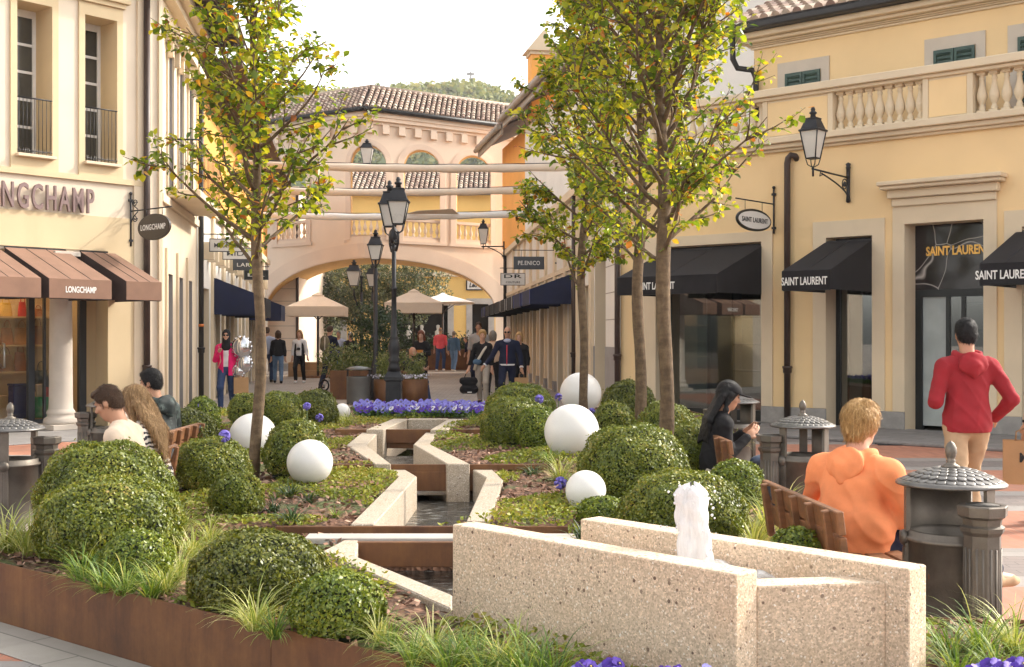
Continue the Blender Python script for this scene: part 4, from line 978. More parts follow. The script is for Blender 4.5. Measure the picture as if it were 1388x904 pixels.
def aggregate(name, base, dark=.35, bright=1.45, sc_=70):
    m, nt, out = new_mat(name); b_=N(nt,'ShaderNodeBsdfPrincipled'); L(nt,b_.outputs[0],out.inputs[0]); v=pos(nt,obj=False)
    vo=N(nt,'ShaderNodeTexVoronoi'); vo.inputs['Scale'].default_value=sc_; L(nt,v,vo.inputs['Vector'])
    sp=N(nt,'ShaderNodeSeparateColor'); L(nt,vo.outputs['Color'],sp.inputs[0])
    cr=ramp(nt,[(0,sc(base,.72)),(.3,sc(base,.95)),(.6,sc(base,1.1)),(.8,(base[0]*1.2,base[1]*1.2,base[2]*1.25)),(.95,sc(base,bright)),(1,(.8,.75,.68))]); L(nt,sp.outputs[0],cr.inputs[0])
    vo2=N(nt,'ShaderNodeTexVoronoi'); vo2.inputs['Scale'].default_value=sc_*.27; vo2.inputs['Randomness'].default_value=1; L(nt,v,vo2.inputs['Vector'])
    sp2=N(nt,'ShaderNodeSeparateColor'); L(nt,vo2.outputs['Color'],sp2.inputs[0])
    spot=math_(nt,'MULTIPLY',math_(nt,'GREATER_THAN',sp2.outputs[0],.66),math_(nt,'LESS_THAN',vo2.outputs['Distance'],math_(nt,'MULTIPLY_ADD',sp2.outputs[1],.24,.10)))
    c=mixc(nt,math_(nt,'MULTIPLY',spot,math_(nt,'MULTIPLY_ADD',sp2.outputs[2],.6,.35)),cr.outputs[0],(.12,.07,.05))
    n1=noise(nt,v,3,5,.6); c=mixc(nt,math_(nt,'MULTIPLY',ramp_out(nt,n1,.45,.75),.3),c,(base[0]*.9,base[1]*.72,base[2]*.5))
    L(nt,c,b_.inputs['Base Color']); b_.inputs['Roughness'].default_value=.8
    n4=noise(nt,v,150,3); L(nt,bump(nt,math_(nt,'SUBTRACT',n4,math_(nt,'MULTIPLY',spot,.8)),.5,.004),b_.inputs['Normal']); return m
AGG=aggregate('aggregate_concrete',(.57,.44,.315),sc_=150); AGG2=aggregate('channel_concrete',(.40,.335,.26),sc_=170)
m, nt, out = new_mat('bark_soil'); b_=N(nt,'ShaderNodeBsdfPrincipled'); L(nt,b_.outputs[0],out.inputs[0]); v=pos(nt,obj=False)
vo=N(nt,'ShaderNodeTexVoronoi'); vo.inputs['Scale'].default_value=28; L(nt,v,vo.inputs['Vector']); sp=N(nt,'ShaderNodeSeparateColor'); L(nt,vo.outputs['Color'],sp.inputs[0])
cr=ramp(nt,[(0,(.05,.025,.015)),(.5,(.13,.062,.035)),(1,(.23,.12,.075))]); L(nt,sp.outputs[0],cr.inputs[0])
n1=noise(nt,v,2.0,5); c=mixc(nt,ramp_out(nt,n1,.5,.62),cr.outputs[0],(.085,.10,.03)); L(nt,c,b_.inputs['Base Color']); b_.inputs['Roughness'].default_value=.9
L(nt,bump(nt,vo.outputs['Distance'],.8,.02),b_.inputs['Normal']); SOIL=m
m, nt, out = new_mat('channel_water'); b_=N(nt,'ShaderNodeBsdfPrincipled'); L(nt,b_.outputs[0],out.inputs[0]); v=pos(nt,(1,1.6,1),obj=False)
n1=noise(nt,v,9,5,.6); n2=noise(nt,v,30,3); cr=ramp(nt,[(.35,(.03,.025,.018)),(.55,(.075,.062,.045)),(.72,(.5,.5,.48))]); L(nt,n1,cr.inputs[0]); L(nt,cr.outputs[0],b_.inputs['Base Color'])
b_.inputs['Roughness'].default_value=.08; b_.inputs['Specular IOR Level'].default_value=.8; L(nt,bump(nt,math_(nt,'ADD',n1,math_(nt,'MULTIPLY',n2,.3)),1.0,.08),b_.inputs['Normal']); WATER=m
m, nt, out = new_mat('white_water'); b_=N(nt,'ShaderNodeBsdfPrincipled'); L(nt,b_.outputs[0],out.inputs[0]); v=pos(nt,obj=False)
n1=noise(nt,pos(nt,(3,3,.5),obj=False),14,5,.7); c=mixc(nt,n1,(.62,.60,.60),(.88,.87,.88)); L(nt,c,b_.inputs['Base Color']); b_.inputs['Roughness'].default_value=.25
b_.inputs['Subsurface Weight'].default_value=.25; b_.inputs['Subsurface Radius'].default_value=(.03,.03,.03); L(nt,bump(nt,n1,.7,.02),b_.inputs['Normal']); FOAM=m
# --- edging plates
e=thing('planter_edging','rust brown corten steel edging round the raised planting bed','planter edge',(0,0,0))
n=len(BED); zt={}
for i in range(n):
    a=Vector((*BED[i],0)); c=Vector((*BED[(i+1)%n],0)); d=(c-a).normalized(); nn=Vector((d.y,-d.x,0)); ln=(c-a).length
    b=mb(CORTEN); k=max(1,round(ln/2.4))
    for j in range(k):
        p0=a+d*ln*j/k; p1=a+d*(ln*(j+1)/k-.004); zt_=max(zs(0,p0.y+.01),zs(0,p1.y-.01)) if i not in (0,1) else .32
        b.prism([(p0.x,p0.y),(p1.x,p1.y),(p1.x+nn.x*.012,p1.y+nn.y*.012),(p0.x+nn.x*.012,p0.y+nn.y*.012)],.006,zt_+.012)
    b.build('steel_plate',e)
# stone margin strip along the front-left edge
def strip(name,p0,p1,off0,off1,z,m_):
    a,c=Vector((*p0,0)),Vector((*p1,0)); d=(c-a).normalized(); nn=Vector((d.y,-d.x,0)); b=mb(m_)
    q=[a+nn*off0-d*3,c+nn*off0+d*.0,c+nn*off1+d*.4,a+nn*off1-d*3]; b.prism([(p.x,p.y) for p in q],.005,z); return struct(b.build(name,bevel=.004))
strip('stone_margin',BED[0],BED[1],.014,.34,.012,slab_mat('stone_margin_slabs',(.37,.34,.30),.9,.55,39))
strip('stone_margin',BED[1],BED[2],.014,.52,.0125,MATS.get('x') or slab_mat('stone_margin_slabs_b',(.37,.34,.30),.9,.55,-44))
# --- channel walls from outlines on the walls' top face
CH=[]   # inner channel polygons (water area)
def cwall(outer,inner,z,label,zb=-.02):
    o=[P(x,y,z) for x,y in outer]; i_=[P(x,y,z) for x,y in inner]; poly=[(p.x,p.y) for p in o+i_[::-1]]
    b=mb(AGG2); b.prism(poly,zb,z); ob=b.build('channel_wall',bevel=.008); tag(ob,label,'concrete wall','concrete walls of the water channel'); return o,i_
oA,iA=cwall([(528,636.5),(539.6,646),(474.8,710)],[(549.7,636.5),(565,645.5),(508,710)],.388,'left concrete channel wall just beyond the front water steps, bent at its far end')
oB,iB=cwall([(668,636.5),(682,650),(663.5,706)],[(640.5,636.5),(659,647),(632,706)],.388,'right concrete channel wall in the middle stretch, opposite the bent left one')
oC,iC=cwall([(490.6,586),(469.6,603),(508,628.5)],[(512.8,586),(497,603),(530,628.5)],.448,'left concrete channel wall in the far stretch, shaped like an arrowhead')
oD,iD=cwall([(593,586),(583,602),(637,628.5)],[(577,586),(560.4,602),(606,628.5)],.448,'right concrete channel wall in the far stretch, shaped like an arrowhead')
CHP=[[(p.x,p.y) for p in oA+oB[::-1]],[(p.x,p.y) for p in oC+oD[::-1]]]
# far source box
q=[P(x,y,.498) for x,y in ((508,582),(543,567.5),(618,567.5),(595,582))]
b=mb(AGG2)
def wallseg(b,p0,p1,t,z0,z1):
    d=(p1-p0).normalized(); nn=Vector((-d.y,d.x,0))*t/2; b.prism([(v.x,v.y) for v in (p0+nn,p1+nn,p1-nn,p0-nn)],z0,z1)
wallseg(b,q[0],q[1],.20,.1,.498); wallseg(b,q[1]+Vector((.1,.0,0)),q[2]-Vector((.1,.0,0)),.18,.1,.497); wallseg(b,q[2],q[3],.20,.1,.496)
tag(b.build('channel_basin',bevel=.008),'three-sided concrete source basin at the far end of the channel','basin')
# front low wall (bent) from the first beam down to the fountain
zf=.338
o0=[P(x,y,zf) for x,y in ((466,732),(437,747),(613,826))]; i0=[P(x,y,zf) for x,y in ((486,732),(483,754),(613,806))]
b=mb(AGG2); b.prism([(p.x,p.y) for p in o0+i0[::-1]],-.02,zf); tag(b.build('channel_wall',bevel=.008),'low bent concrete wall between the front water step and the fountain','concrete wall','concrete walls of the water channel')
o1=[P(x,y,zf) for x,y in ((690,732),(700,760))]
CHP.append([(o0[0].x+.05,7.70),(o0[0].x,o0[0].y),(o0[1].x,o0[1].y),(o0[2].x,o0[2].y),(.30,5.9),(.35,7.70)])
CHP.append([(p.x,p.y) for p in (q[0],q[1],q[2],q[3])])
# corten steps (weirs) and the plank
def weir(name,x0,x1,y,z,h,label,t=.03,m_=None,yoff=0):
    p0,p1=P(x0,y,z),P(x1,y,z); b=mb(m_ or CORTEN); b.box(p0.x,p1.x,p0.y+yoff,p0.y+yoff+t,z-h,z); o=b.build(name,bevel=.004); return tag(o,label,'water step','corten steps across the channel')
weir('corten_step',376,772,711.5,.375,.16,'long rust brown steel step across the bed nearest the fountain',yoff=-.06)
weir('corten_step',420,742,628.5,.435,.16,'rust brown steel step across the bed in the middle',yoff=-.06)
weir('corten_step',455,652,581.5,.485,.16,'rust brown steel step across the bed at the far stretch',yoff=-.06)
weir('corten_beam',483,700,735,.338,.15,'dark rusty beam over the water just behind the fountain',.05)
weir('corten_beam',552,650,639.5,.37,.17,'dark rusty beam over the water under the middle step',.05)
weir('corten_beam',513,577,588,.43,.17,'dark rusty beam over the water under the far step',.05)
p0,p1=P(415,726,.345),P(800,726,.345); b=mb(mat('plank_concrete',(.46,.42,.38),.8,var=.08,vscale=4,fine=.1)); b.box(p0.x,p1.x,p0.y-.09,p0.y+.09,.26,.345); tag(b.build('concrete_plank',bevel=.006),'pale flat concrete plank lying along the front steel step','plank')
# water sheets
def water(poly,z,nm='water'):
    b=mb(WATER); b.add([(p[0],p[1],z) for p in poly],[tuple(range(len(poly)))]); o=b.build(nm); struct(o); return o
for poly,z in ((CHP[0],.11),(CHP[1],.17),(CHP[2],.10)): 
    a=sum(poly[i][0]*poly[(i+1)%len(poly)][1]-poly[(i+1)%len(poly)][0]*poly[i][1] for i in range(len(poly)))
    water(poly if a>0 else poly[::-1],z)
# small foam where the water drops under each beam
for (px0,px1,py,z,lab) in ((575,640,704,.165,'a'),):
    pass
# --- fountain
A0=Vector((-.268,5.46,0)); fd=Vector((.68,-.733,0)).normalized(); fo=thing('fountain','aggregate concrete fountain trough with a bubbling white jet','fountain',A0,math.atan2(fd.y,fd.x))
b=mb(AGG); b.box(0,1.56,0,.13,0,.735); b.build('side_wall',fo,bevel=.008,seg=2)
b=mb(AGG); b.box(.28,1.93,.535,.665,0,.735); b.build('side_wall',fo,bevel=.008,seg=2)
b=mb(AGG); b.prism([(1.40,.131),(1.56,.131),(1.84,.534),(1.68,.534)],0,.675); b.build('front_wall',fo,bevel=.008,seg=2)
b=mb(AGG); b.prism([(.02,.131),(.15,.131),(.45,.534),(.32,.534)],0,.62); b.build('back_wall',fo,bevel=.006)
# pool surface with waves
nx,ny=60,24; V=[];Fq=[]
for i in range(nx+1):
    for j in range(ny+1):
        t=j/ny; x=.10+.30*t+(1.34+.0*t)*i/nx; y=.125+.415*t; dd=math.hypot(x-1.06,y-.39)
        V.append((x,y,.63+.022*math.exp(-dd*5)*math.cos(dd*46)+.010*math.sin(x*31+y*17)*math.cos(y*41-x*9)+.05*math.exp(-(dd/.13)**2)))
for i in range(nx):
    for j in range(ny): a=i*(ny+1)+j; Fq.append((a,a+ny+1,a+ny+2,a+1))
m, nt, out = new_mat('pool_water'); b_=N(nt,'ShaderNodeBsdfPrincipled'); L(nt,b_.outputs[0],out.inputs[0]); v=pos(nt,obj=False)
n1=noise(nt,v,16,5,.6); cr=ramp(nt,[(.3,(.28,.24,.19)),(.5,(.45,.43,.40)),(.62,(.75,.75,.76))]); L(nt,n1,cr.inputs[0]); L(nt,cr.outputs[0],b_.inputs['Base Color']); b_.inputs['Roughness'].default_value=.06; L(nt,bump(nt,n1,.6,.03),b_.inputs['Normal'])
mesh_np('pool_water',V,np.array(Fq),[m],fo,True)
# jet: lumpy column
V=[];Fq=[];K=36;Hn=46
for i in range(Hn+1):
    t=i/Hn; z=.60+.375*t
    for k in range(K):
        a=2*math.pi*k/K; r=.064-.006*t+.011*math.sin(a*3+t*4)+.006*math.sin(a*7-t*9)+.003*math.sin(a*11+t*17)+.004*math.sin(t*30+a*2)*t
        if t<.12: r+=.05*(1-t/.12)**2
        if t>.86: r*=math.sqrt(max(0,1-((t-.86)/.142)**2))*(1+.12*math.sin(a*2+.5))
        V.append((1.06+r*math.cos(a)+.008*math.sin(t*5),.39+r*math.sin(a),z+(.008*math.sin(a*2+1)+.006*math.sin(a*5))*(t>.6)*t))
for i in range(Hn):
    for k in range(K): Fq.append((i*K+k,i*K+(k+1)%K,(i+1)*K+(k+1)%K,(i+1)*K+k))
mesh_np('water_jet',V,np.array(Fq),[FOAM],fo,True)
b=mb(FOAM)
for k in range(45):
    a=rnd.uniform(0,6.28); t=rnd.random(); r=.075+abs(rnd.gauss(0,.022)); b.ball((1.06+r*math.cos(a),.39+r*math.sin(a),.62+.36*t),rnd.uniform(.002,.007),6,4)
b.build('water_drops',fo)
# --- soil sheet with the channel cut out
gx=np.arange(-4.7,2.95,.055); gy=np.arange(3.3,18.6,.055); X,Y=np.meshgrid(gx,gy,indexing='ij')
ins=inpoly(X,Y,BED); ch=np.zeros_like(ins)
for p in CHP: ch|=inpoly(X,Y,p)
fx=X-A0.x; fy=Y-A0.y; lx=fx*fd.x+fy*fd.y; ly=-fx*fd.y+fy*fd.x; ch|=(lx>.05)&(lx<1.75)&(ly>.03)&(ly<.62)
Z=zs_np(Y)-.012+.012*np.sin(X*7+1)*np.sin(Y*6)+nrng.normal(0,.004,X.shape); Z[ch]=-.02
idx=np.arange(X.size).reshape(X.shape); keep=ins[:-1,:-1]&ins[1:,:-1]&ins[:-1,1:]&ins[1:,1:]
Fq=np.stack([idx[:-1,:-1][keep],idx[1:,:-1][keep],idx[1:,1:][keep],idx[:-1,1:][keep]],1)
so=mesh_np('soil',np.stack([X.ravel(),Y.ravel(),Z.ravel()],1),Fq,[SOIL],None,True); struct(so)
def blocked(x,y):
    c=np.zeros(np.shape(x),bool)
    for p in CHP: c|=inpoly(x,y,p)
    lx=(x-A0.x)*fd.x+(y-A0.y)*fd.y; ly=-(x-A0.x)*fd.y+(y-A0.y)*fd.x
    return c|((lx>-.03)&(lx<1.97)&(ly>-.03)&(ly<.7))
def scatter(n,ymax=18.4,ymin=3.4):
    x=nrng.uniform(-4.6,2.9,n*4); y=ymin+(ymax-ymin)*nrng.random(n*4)**1.4; k=inpoly(x,y,BED)&~blocked(x,y); return x[k][:n],y[k][:n]
def quads(c,u,v,fold=None):
    """c,u,v (n,3) -> n rhombic/rect quads"""
    n=len(c); V=np.stack([c-u,c-v,c+u,c+v],1).reshape(-1,3); Fq=np.arange(4*n).reshape(n,4); return V,Fq
def unit(a): return a/np.maximum(np.linalg.norm(a,axis=1,keepdims=True),1e-9)
# bark chips
x,y=scatter(14000,15); n=len(x); c=np.stack([x,y,zs_np(y)+nrng.uniform(.002,.02,n)],1); u=unit(nrng.normal(0,1,(n,3))*[1,1,.35]); nn=unit(np.stack([nrng.normal(0,.5,n),nrng.normal(0,.5,n),np.ones(n)],1)); v=unit(np.cross(nn,u)); s_=nrng.uniform(.012,.034,(n,1)); V,Fq=quads(c,u*s_,v*s_*nrng.uniform(.4,.7,(n,1)))
BARK=leaf_mat('bark_chip',[(0,(.07,.033,.022)),(.4,(.20,.095,.06)),(.75,(.30,.165,.11)),(1,(.42,.28,.20))],0,.85)
stuff(mesh_np('bark_mulch',V,Fq,[BARK]),'reddish brown bark chip mulch covering the bed','mulch')
# low creeping ground cover in patches
x,y=scatter(120000,17.5); 
pn=np.sin(x*2.1+.7)*np.sin(y*1.7+.3)+.6*np.sin(x*4.3-y*2.2)+.4*np.sin(y*5.1+x); k=(pn>-.12)&((y>7.6)|(nrng.random(len(y))<.5)); x,y=x[k],y[k]; n=len(x)
hh=np.clip((pn[k]+.12)*.07,0,.07); c=np.stack([x,y,zs_np(y)+hh*nrng.random(n)+.004],1); u=unit(np.stack([nrng.normal(0,1,n),nrng.normal(0,1,n),nrng.uniform(0,.9,n)],1)); v=unit(np.cross(u,nrng.normal(0,1,(n,3)))); s_=nrng.uniform(.010,.024,(n,1)); V,Fq=quads(c,u*s_,v*s_*.5)
GC=leaf_mat('ground_cover_leaf',[(0,(.07,.10,.015)),(.35,(.15,.19,.02)),(.65,(.28,.30,.035)),(.85,(.36,.31,.07)),(1,(.34,.22,.09))],.25,.6,clump=1.2)
stuff(mesh_np('ground_cover',V,Fq,[GC]),'low yellow-green creeping ground cover between the shrubs','ground cover')
# --- clipped box shrubs
BOX=leaf_mat('box_leaf',[(0,(.05,.075,.010)),(.35,(.11,.145,.016)),(.65,(.19,.215,.024)),(.85,(.30,.28,.04)),(.96,(.40,.29,.08)),(1,(.44,.30,.14))],.22,.38,clump=4.5)
BOXG=leaf_mat('box_leaf_fresh',[(0,(.045,.08,.010)),(.35,(.10,.15,.014)),(.7,(.20,.24,.022)),(1,(.34,.34,.05))],.22,.38,clump=5)
BOXD=leaf_mat('box_leaf_dark',[(0,(.035,.048,.008)),(.4,(.085,.105,.012)),(.75,(.16,.17,.02)),(.93,(.27,.235,.04)),(1,(.36,.27,.10))],.2,.38,clump=5)
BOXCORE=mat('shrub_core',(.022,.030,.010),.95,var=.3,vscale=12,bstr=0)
def bush(px,Y,r,ztop,label,m_=BOX,ls=.0125,name='box_shrub',rx=1.0,dens=1.0,seed=0):
    c=at(px,Y,0); z0=zs(0,Y)-.03; h=ztop-z0; rg=np.random.default_rng(100+seed+int(px)); 
    ls*=.84; n=int(min(26000,dens*2.2*2*math.pi*r*(r+h)/(ls*ls*2.2))); 
    d=unit(rg.normal(0,1,(n*2,3))); d=d[d[:,2]>-.55][:n]; n=len(d)
    ph=rg.uniform(0,6.28,6); lump=1+.025*np.sin(d[:,0]*5+ph[0])*np.sin(d[:,1]*5+ph[1])+.022*np.sin(d[:,2]*6+ph[2]+d[:,0]*4)+.03*np.sin(d[:,0]*11+ph[3])*np.sin(d[:,2]*9+ph[4])+.03*np.sin(d[:,1]*13+ph[5])
    dep=1-np.abs(rg.normal(0,.045,n))+.03*(rg.random(n)>.9)*rg.random(n)+.11*(rg.random(n)>.985)*rg.random(n)
    # a clipped dome: wide, flattened below
    hz=h*.58; zc=z0+h-hz
    pz=np.where(d[:,2]>0,d[:,2]*hz,d[:,2]*(zc-z0)*1.25); flat=np.where(d[:,2]>0,(1-np.abs(d[:,2])**2.1)**.5/np.maximum(1e-3,(1-d[:,2]**2)**.5),1+.10*np.abs(d[:,2]))
    c0=np.stack([d[:,0]*r*rx*flat*lump*dep, d[:,1]*r*flat*lump*dep, zc+pz*lump*dep],1)
    nrm=unit(d+rg.normal(0,.55,(n,3))); u=unit(np.cross(nrm,rg.normal(0,1,(n,3)))); v=np.cross(nrm,u); s_=ls*rg.uniform(.7,1.25,(n,1))
    V,Fq=quads(c0,u*s_,v*s_*.6)
    o=bpy.data.objects.new(name,None); COL.objects.link(o); o.location=(c.x,c.y,0); tag(o,label,'shrub','clipped box shrubs in the bed')
    mesh_np('foliage',V,Fq,[m_],o)
    b=mb(BOXCORE); K=20; V=[]
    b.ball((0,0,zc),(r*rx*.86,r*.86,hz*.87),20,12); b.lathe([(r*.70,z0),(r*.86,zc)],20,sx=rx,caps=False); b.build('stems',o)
    return o
BU=[(149,6.95,.415,.775,'large rounded box shrub at the left front, the one before its taller twin',BOX,.0125),
(145,7.62,.43,.93,'large rounded box shrub at left right in front of the seated couple',BOX,.0125),
(186,6.3,.185,.575,'small fresh green box ball tucked before the large left shrub',BOXG,.012),
(352,5.72,.32,.67,'big dark box shrub at the front behind the rusty steel edging',BOXD,.0125),
(459,5.2,.205,.575,'bright green box shrub at the front beside the fountain wall',BOXG,.0125),
(321,8.3,.185,.66,'small box ball beside the left tree trunk',BOX,.0125),
(287,9.6,.315,.785,'medium box shrub left of the left tree trunk',BOX,.013),
(254,11.9,.29,.87,'dark box shrub behind the seated couple',BOXD,.015),
(274,14.2,.21,.87,'small box shrub with a blue flower above it, farthest at left',BOXG,.016),
(402,10.5,.285,.865,'yellowish box shrub beside the left globe lamp',BOX,.014),
(380,14.6,.30,.92,'box shrub behind the left tree trunk, left one of two',BOX,.017),
(427,15.0,.285,.92,'box shrub right of the one behind the left trunk',BOXD,.017),
(335,15.4,.24,.86,'box shrub peeping above the half hidden left globe',BOX,.017),
(698,12.9,.37,.935,'broad yellow-green box shrub right of the channel, front one of the cluster',BOX,.015),
(706,15.0,.43,1.0,'broad box shrub at the back of the cluster right of the channel',BOX,.017),
(730,12.55,.245,.86,'fresh green box shrub nestled at the right of the cluster by the channel',BOXG,.015),
(860,9.0,.41,.93,'large box shrub beneath the two right tree trunks',BOX,.0135),
(925,7.45,.395,.76,'large low box shrub directly behind the fountain jet',BOX,.0125),
(998,8.7,.205,.70,'small box ball before the bench of the girl with the cap',BOXG,.013),
(930,10.8,.32,.83,'box shrub between the right trunk and the far bench',BOX,.014),
(852,15.4,.34,1.02,'dark box shrub at the yellow building side, farthest at right',BOXD,.017),
(832,13.4,.24,.86,'small box shrub left of the middle right trunk',BOX,.016),
(903,12.8,.30,.90,'box shrub right of the rear trunk by the yellow facade',BOX,.016),
(1080,6.15,.16,.615,'low fresh box shrub against the back of the near bench',BOXG,.012),
(817,7.95,.17,.53,'low box shrub by the small globe at right',BOXG,.013)]
for i,(px,Y,r,zt_,lb,m_,ls) in enumerate(BU): bush(px,Y,r,zt_,lb,m_,ls,seed=i)
# --- white globe lamps
def globe(px,Y,r,label,sink=.1):
    z=zs(0,Y); c=at(px,Y,0); o=thing('globe_lamp',label,'lamp',(c.x,c.y,0),0,'white globe lamps in the bed'); b=mb(SPHERE); b.ball((0,0,z+r*(1-sink)),r,40,24); b.build('globe',o); b=mb(IRON); b.lathe([(r*.35,z-.02),(r*.35,z+.02)],16); b.build('lamp_base',o)
globe(775,11.6,.262,'largest white globe lamp, right of the channel'); globe(787,17.6,.30,'white globe lamp partly behind the slim right trunk'); globe(420,10.0,.188,'white globe lamp left of the channel, in plain view')
globe(343,12.0,.235,'white globe lamp half hidden by the left tree trunk',.36); globe(464,16.2,.105,'tiny far white globe lamp by the pansy row'); globe(794,8.5,.142,'small white globe lamp low down left of the fountain jet'); globe(222,15.6,.16,'white globe lamp at far left behind the seated people')
# --- grasses
GRL=leaf_mat('variegated_grass',[(0,(.14,.20,.03)),(.4,(.30,.34,.09)),(.75,(.50,.50,.22)),(1,(.62,.56,.30))],.3,.5)
GRG=leaf_mat('green_grass',[(0,(.05,.11,.015)),(.5,(.13,.22,.03)),(.85,(.28,.34,.06)),(1,(.5,.42,.12))],.3,.5)
GRD=leaf_mat('dark_lilyturf',[(0,(.015,.035,.012)),(.5,(.035,.075,.022)),(1,(.09,.14,.05))],.2,.4)
def tuft_mesh(m_,nb,Lm,wd,seed,droop=1.0):
    rg=np.random.default_rng(seed); V=[];Fq=[]
    for i in range(nb):
        a=rg.uniform(0,6.283); ln=Lm*rg.uniform(.55,1.1); el=rg.uniform(.55,1.45); p=np.array([math.cos(a)*rg.uniform(0,.05),math.sin(a)*rg.uniform(0,.05),0]); w_=wd*rg.uniform(.6,1.1); aa=a+rg.normal(0,.5); side=np.array([-math.sin(aa),math.cos(aa),0]); S=6; base=len(V)
        for k in range(S+1):
            ww=w_*(1-(k/S)**2*.92); V.append(p-side*ww/2); V.append(p+side*ww/2)
            e_=el-droop*1.5*(k/S)**1.3; p=p+np.array([math.cos(aa)*math.cos(e_),math.sin(aa)*math.cos(e_),math.sin(e_)])*ln/S; p[2]=max(p[2],.005-.0*k)
        for k in range(S): q=base+2*k; Fq.append((q,q+1,q+3,q+2))
    return V,Fq
TM={}
for key,(m_,nb,Lm,wd,dr) in {'pale':(GRL,110,.40,.009,1.0),'green':(GRG,95,.36,.009,1.0),'dark':(GRD,60,.26,.012,1.15)}.items():
    for v_ in range(3):
        V,Fq=tuft_mesh(m_,nb,Lm,wd,hash(key)%1000 if False else (v_*7+{'pale':1,'green':2,'dark':3}[key]),dr)
        o=mesh_np('grass_blades',V,np.array(Fq),[m_],None,False); TM[key,v_]=o.data; bpy.data.objects.remove(o)
GL_=[(8,7.15,'pale',1.15,'tall pale grass tuft at the left frame edge'),(38,7.0,'pale',1.0,'pale grass tuft second from the left edge'),(66,7.15,'pale',.75,'pale grass tuft leaning on the large left shrub'),
(112,6.25,'green',.85,'green grass tuft below the large left shrub'),(140,6.02,'green',.8,'arching green grass tuft over the steel edge at left'),(170,5.95,'green',.8,'green grass tuft below the small fresh box ball'),(205,5.85,'green',.75,'green grass tuft left of the big dark front shrub'),
(242,6.3,'pale',.85,'pale grass tuft between the large left shrub and the dark front shrub'),(262,6.9,'pale',.8,'pale feathery tuft behind the dark front shrub'),(240,7.6,'pale',.85,'pale tuft right of the twin left shrubs'),(285,7.4,'pale',.7,'pale tuft before the small box ball'),(325,7.1,'green',.6,'thin green tuft left of the dark lilyturf'),
(345,5.25,'pale',.75,'pale grass tuft before the big dark front shrub'),(372,5.1,'green',.6,'short green tuft at the steel edge right of the dark shrub'),(395,7.9,'dark',.9,'dark lilyturf before the left tree trunk'),(372,8.35,'dark',.8,'dark lilyturf at the left trunk base'),(418,8.8,'dark',.65,'dark lilyturf under the left globe lamp'),(392,9.2,'dark',.8,'dark lilyturf between globe and box shrub'),
(560,4.65,'green',.7,'green tuft left of the fountain base row'),(610,4.52,'green',.85,'green tuft at the front edge below the fountain wall'),(655,4.45,'green',.8,'arching tuft at the bottom edge, third along the fountain'),(705,4.42,'green',.9,'tall arching tuft along the fountain wall near the pansies'),(750,4.4,'green',.85,'grass tuft beside the front purple pansies'),(530,4.9,'green',.6,'small tuft beside the bright front box shrub'),
(790,7.35,'dark',1.0,'dark lilyturf by the fountain far end'),(812,7.2,'dark',.8,'dark lilyturf right by the small globe'),(778,9.5,'green',.8,'green tuft below the largest globe'),(760,10.2,'pale',.9,'pale tuft in front of the largest globe'),(800,10.0,'pale',.9,'pale tuft right of the largest globe'),(722,10.6,'dark',.8,'dark lilyturf before the box cluster'),(745,11.0,'green',.7,'green tuft before the box cluster'),(815,9.7,'pale',.7,'pale thin tuft beside the trunk shrub'),
(1040,7.6,'pale',1.15,'large pale grass clump left of the near bench'),(1022,7.2,'pale',1.0,'pale clump behind the fountain right wall'),(1062,7.9,'pale',1.0,'pale clump behind the near bench end'),(1000,7.5,'green',.8,'green clump right of the low shrub behind the jet'),(1140,5.75,'green',.55,'short tuft at the orange jacket'),(1175,5.6,'green',.5,'short tuft right of the near bench'),
(1285,4.75,'green',.85,'tuft right of the fountain at the bin foot'),(1330,4.75,'green',.95,'tall tuft before the ash column of the near bin'),(1375,4.85,'pale',.8,'pale tuft at the right frame edge'),(1300,4.5,'green',.7,'tuft at bottom right nearest the pansies'),(1352,4.5,'green',.7,'tuft at the bottom right corner'),
(230,10.4,'pale',.7,'pale tuft behind the blonde woman'),(640,15.6,'green',.6,'thin tuft by the far basin'),(470,15.2,'pale',.7,'pale tuft near the tiny far globe'),(440,13.2,'dark',.7,'dark lilyturf left of the far channel'),(455,8.1,'green',.4,'low tuft in the left ground cover'),(1000,12.4,'pale',.8,'pale tuft behind the far bench')]
GL_+=[(515,4.98,'pale',.6,'pale short tuft between the bright front shrub and the steel edge'),(585,4.75,'pale',.7,'pale tuft in the front row, second from the bright box shrub'),(632,4.62,'green',.75,'green tuft in the front row under the middle of the fountain side'),(680,4.55,'pale',.75,'pale tuft in the front row under the fountain side'),(725,4.3,'green',.8,'green tuft at the bottom edge left of the front pansies'),(300,6.0,'pale',.7,'pale tuft left of the big dark front shrub'),(225,5.95,'pale',.7,'pale tuft on the steel edge before the dark front shrub')]
for i,(px,Y,k_,s_,lb) in enumerate(GL_):
    c=at(px,Y,zs(0,Y)-.01); o=bpy.data.objects.new('grass_tuft',TM[k_,i%3]); COL.objects.link(o); o.location=c; o.rotation_euler=(0,0,rnd.uniform(0,6)); o.scale=(s_,)*3; tag(o,lb,'grass tuft','grass tufts in the bed')
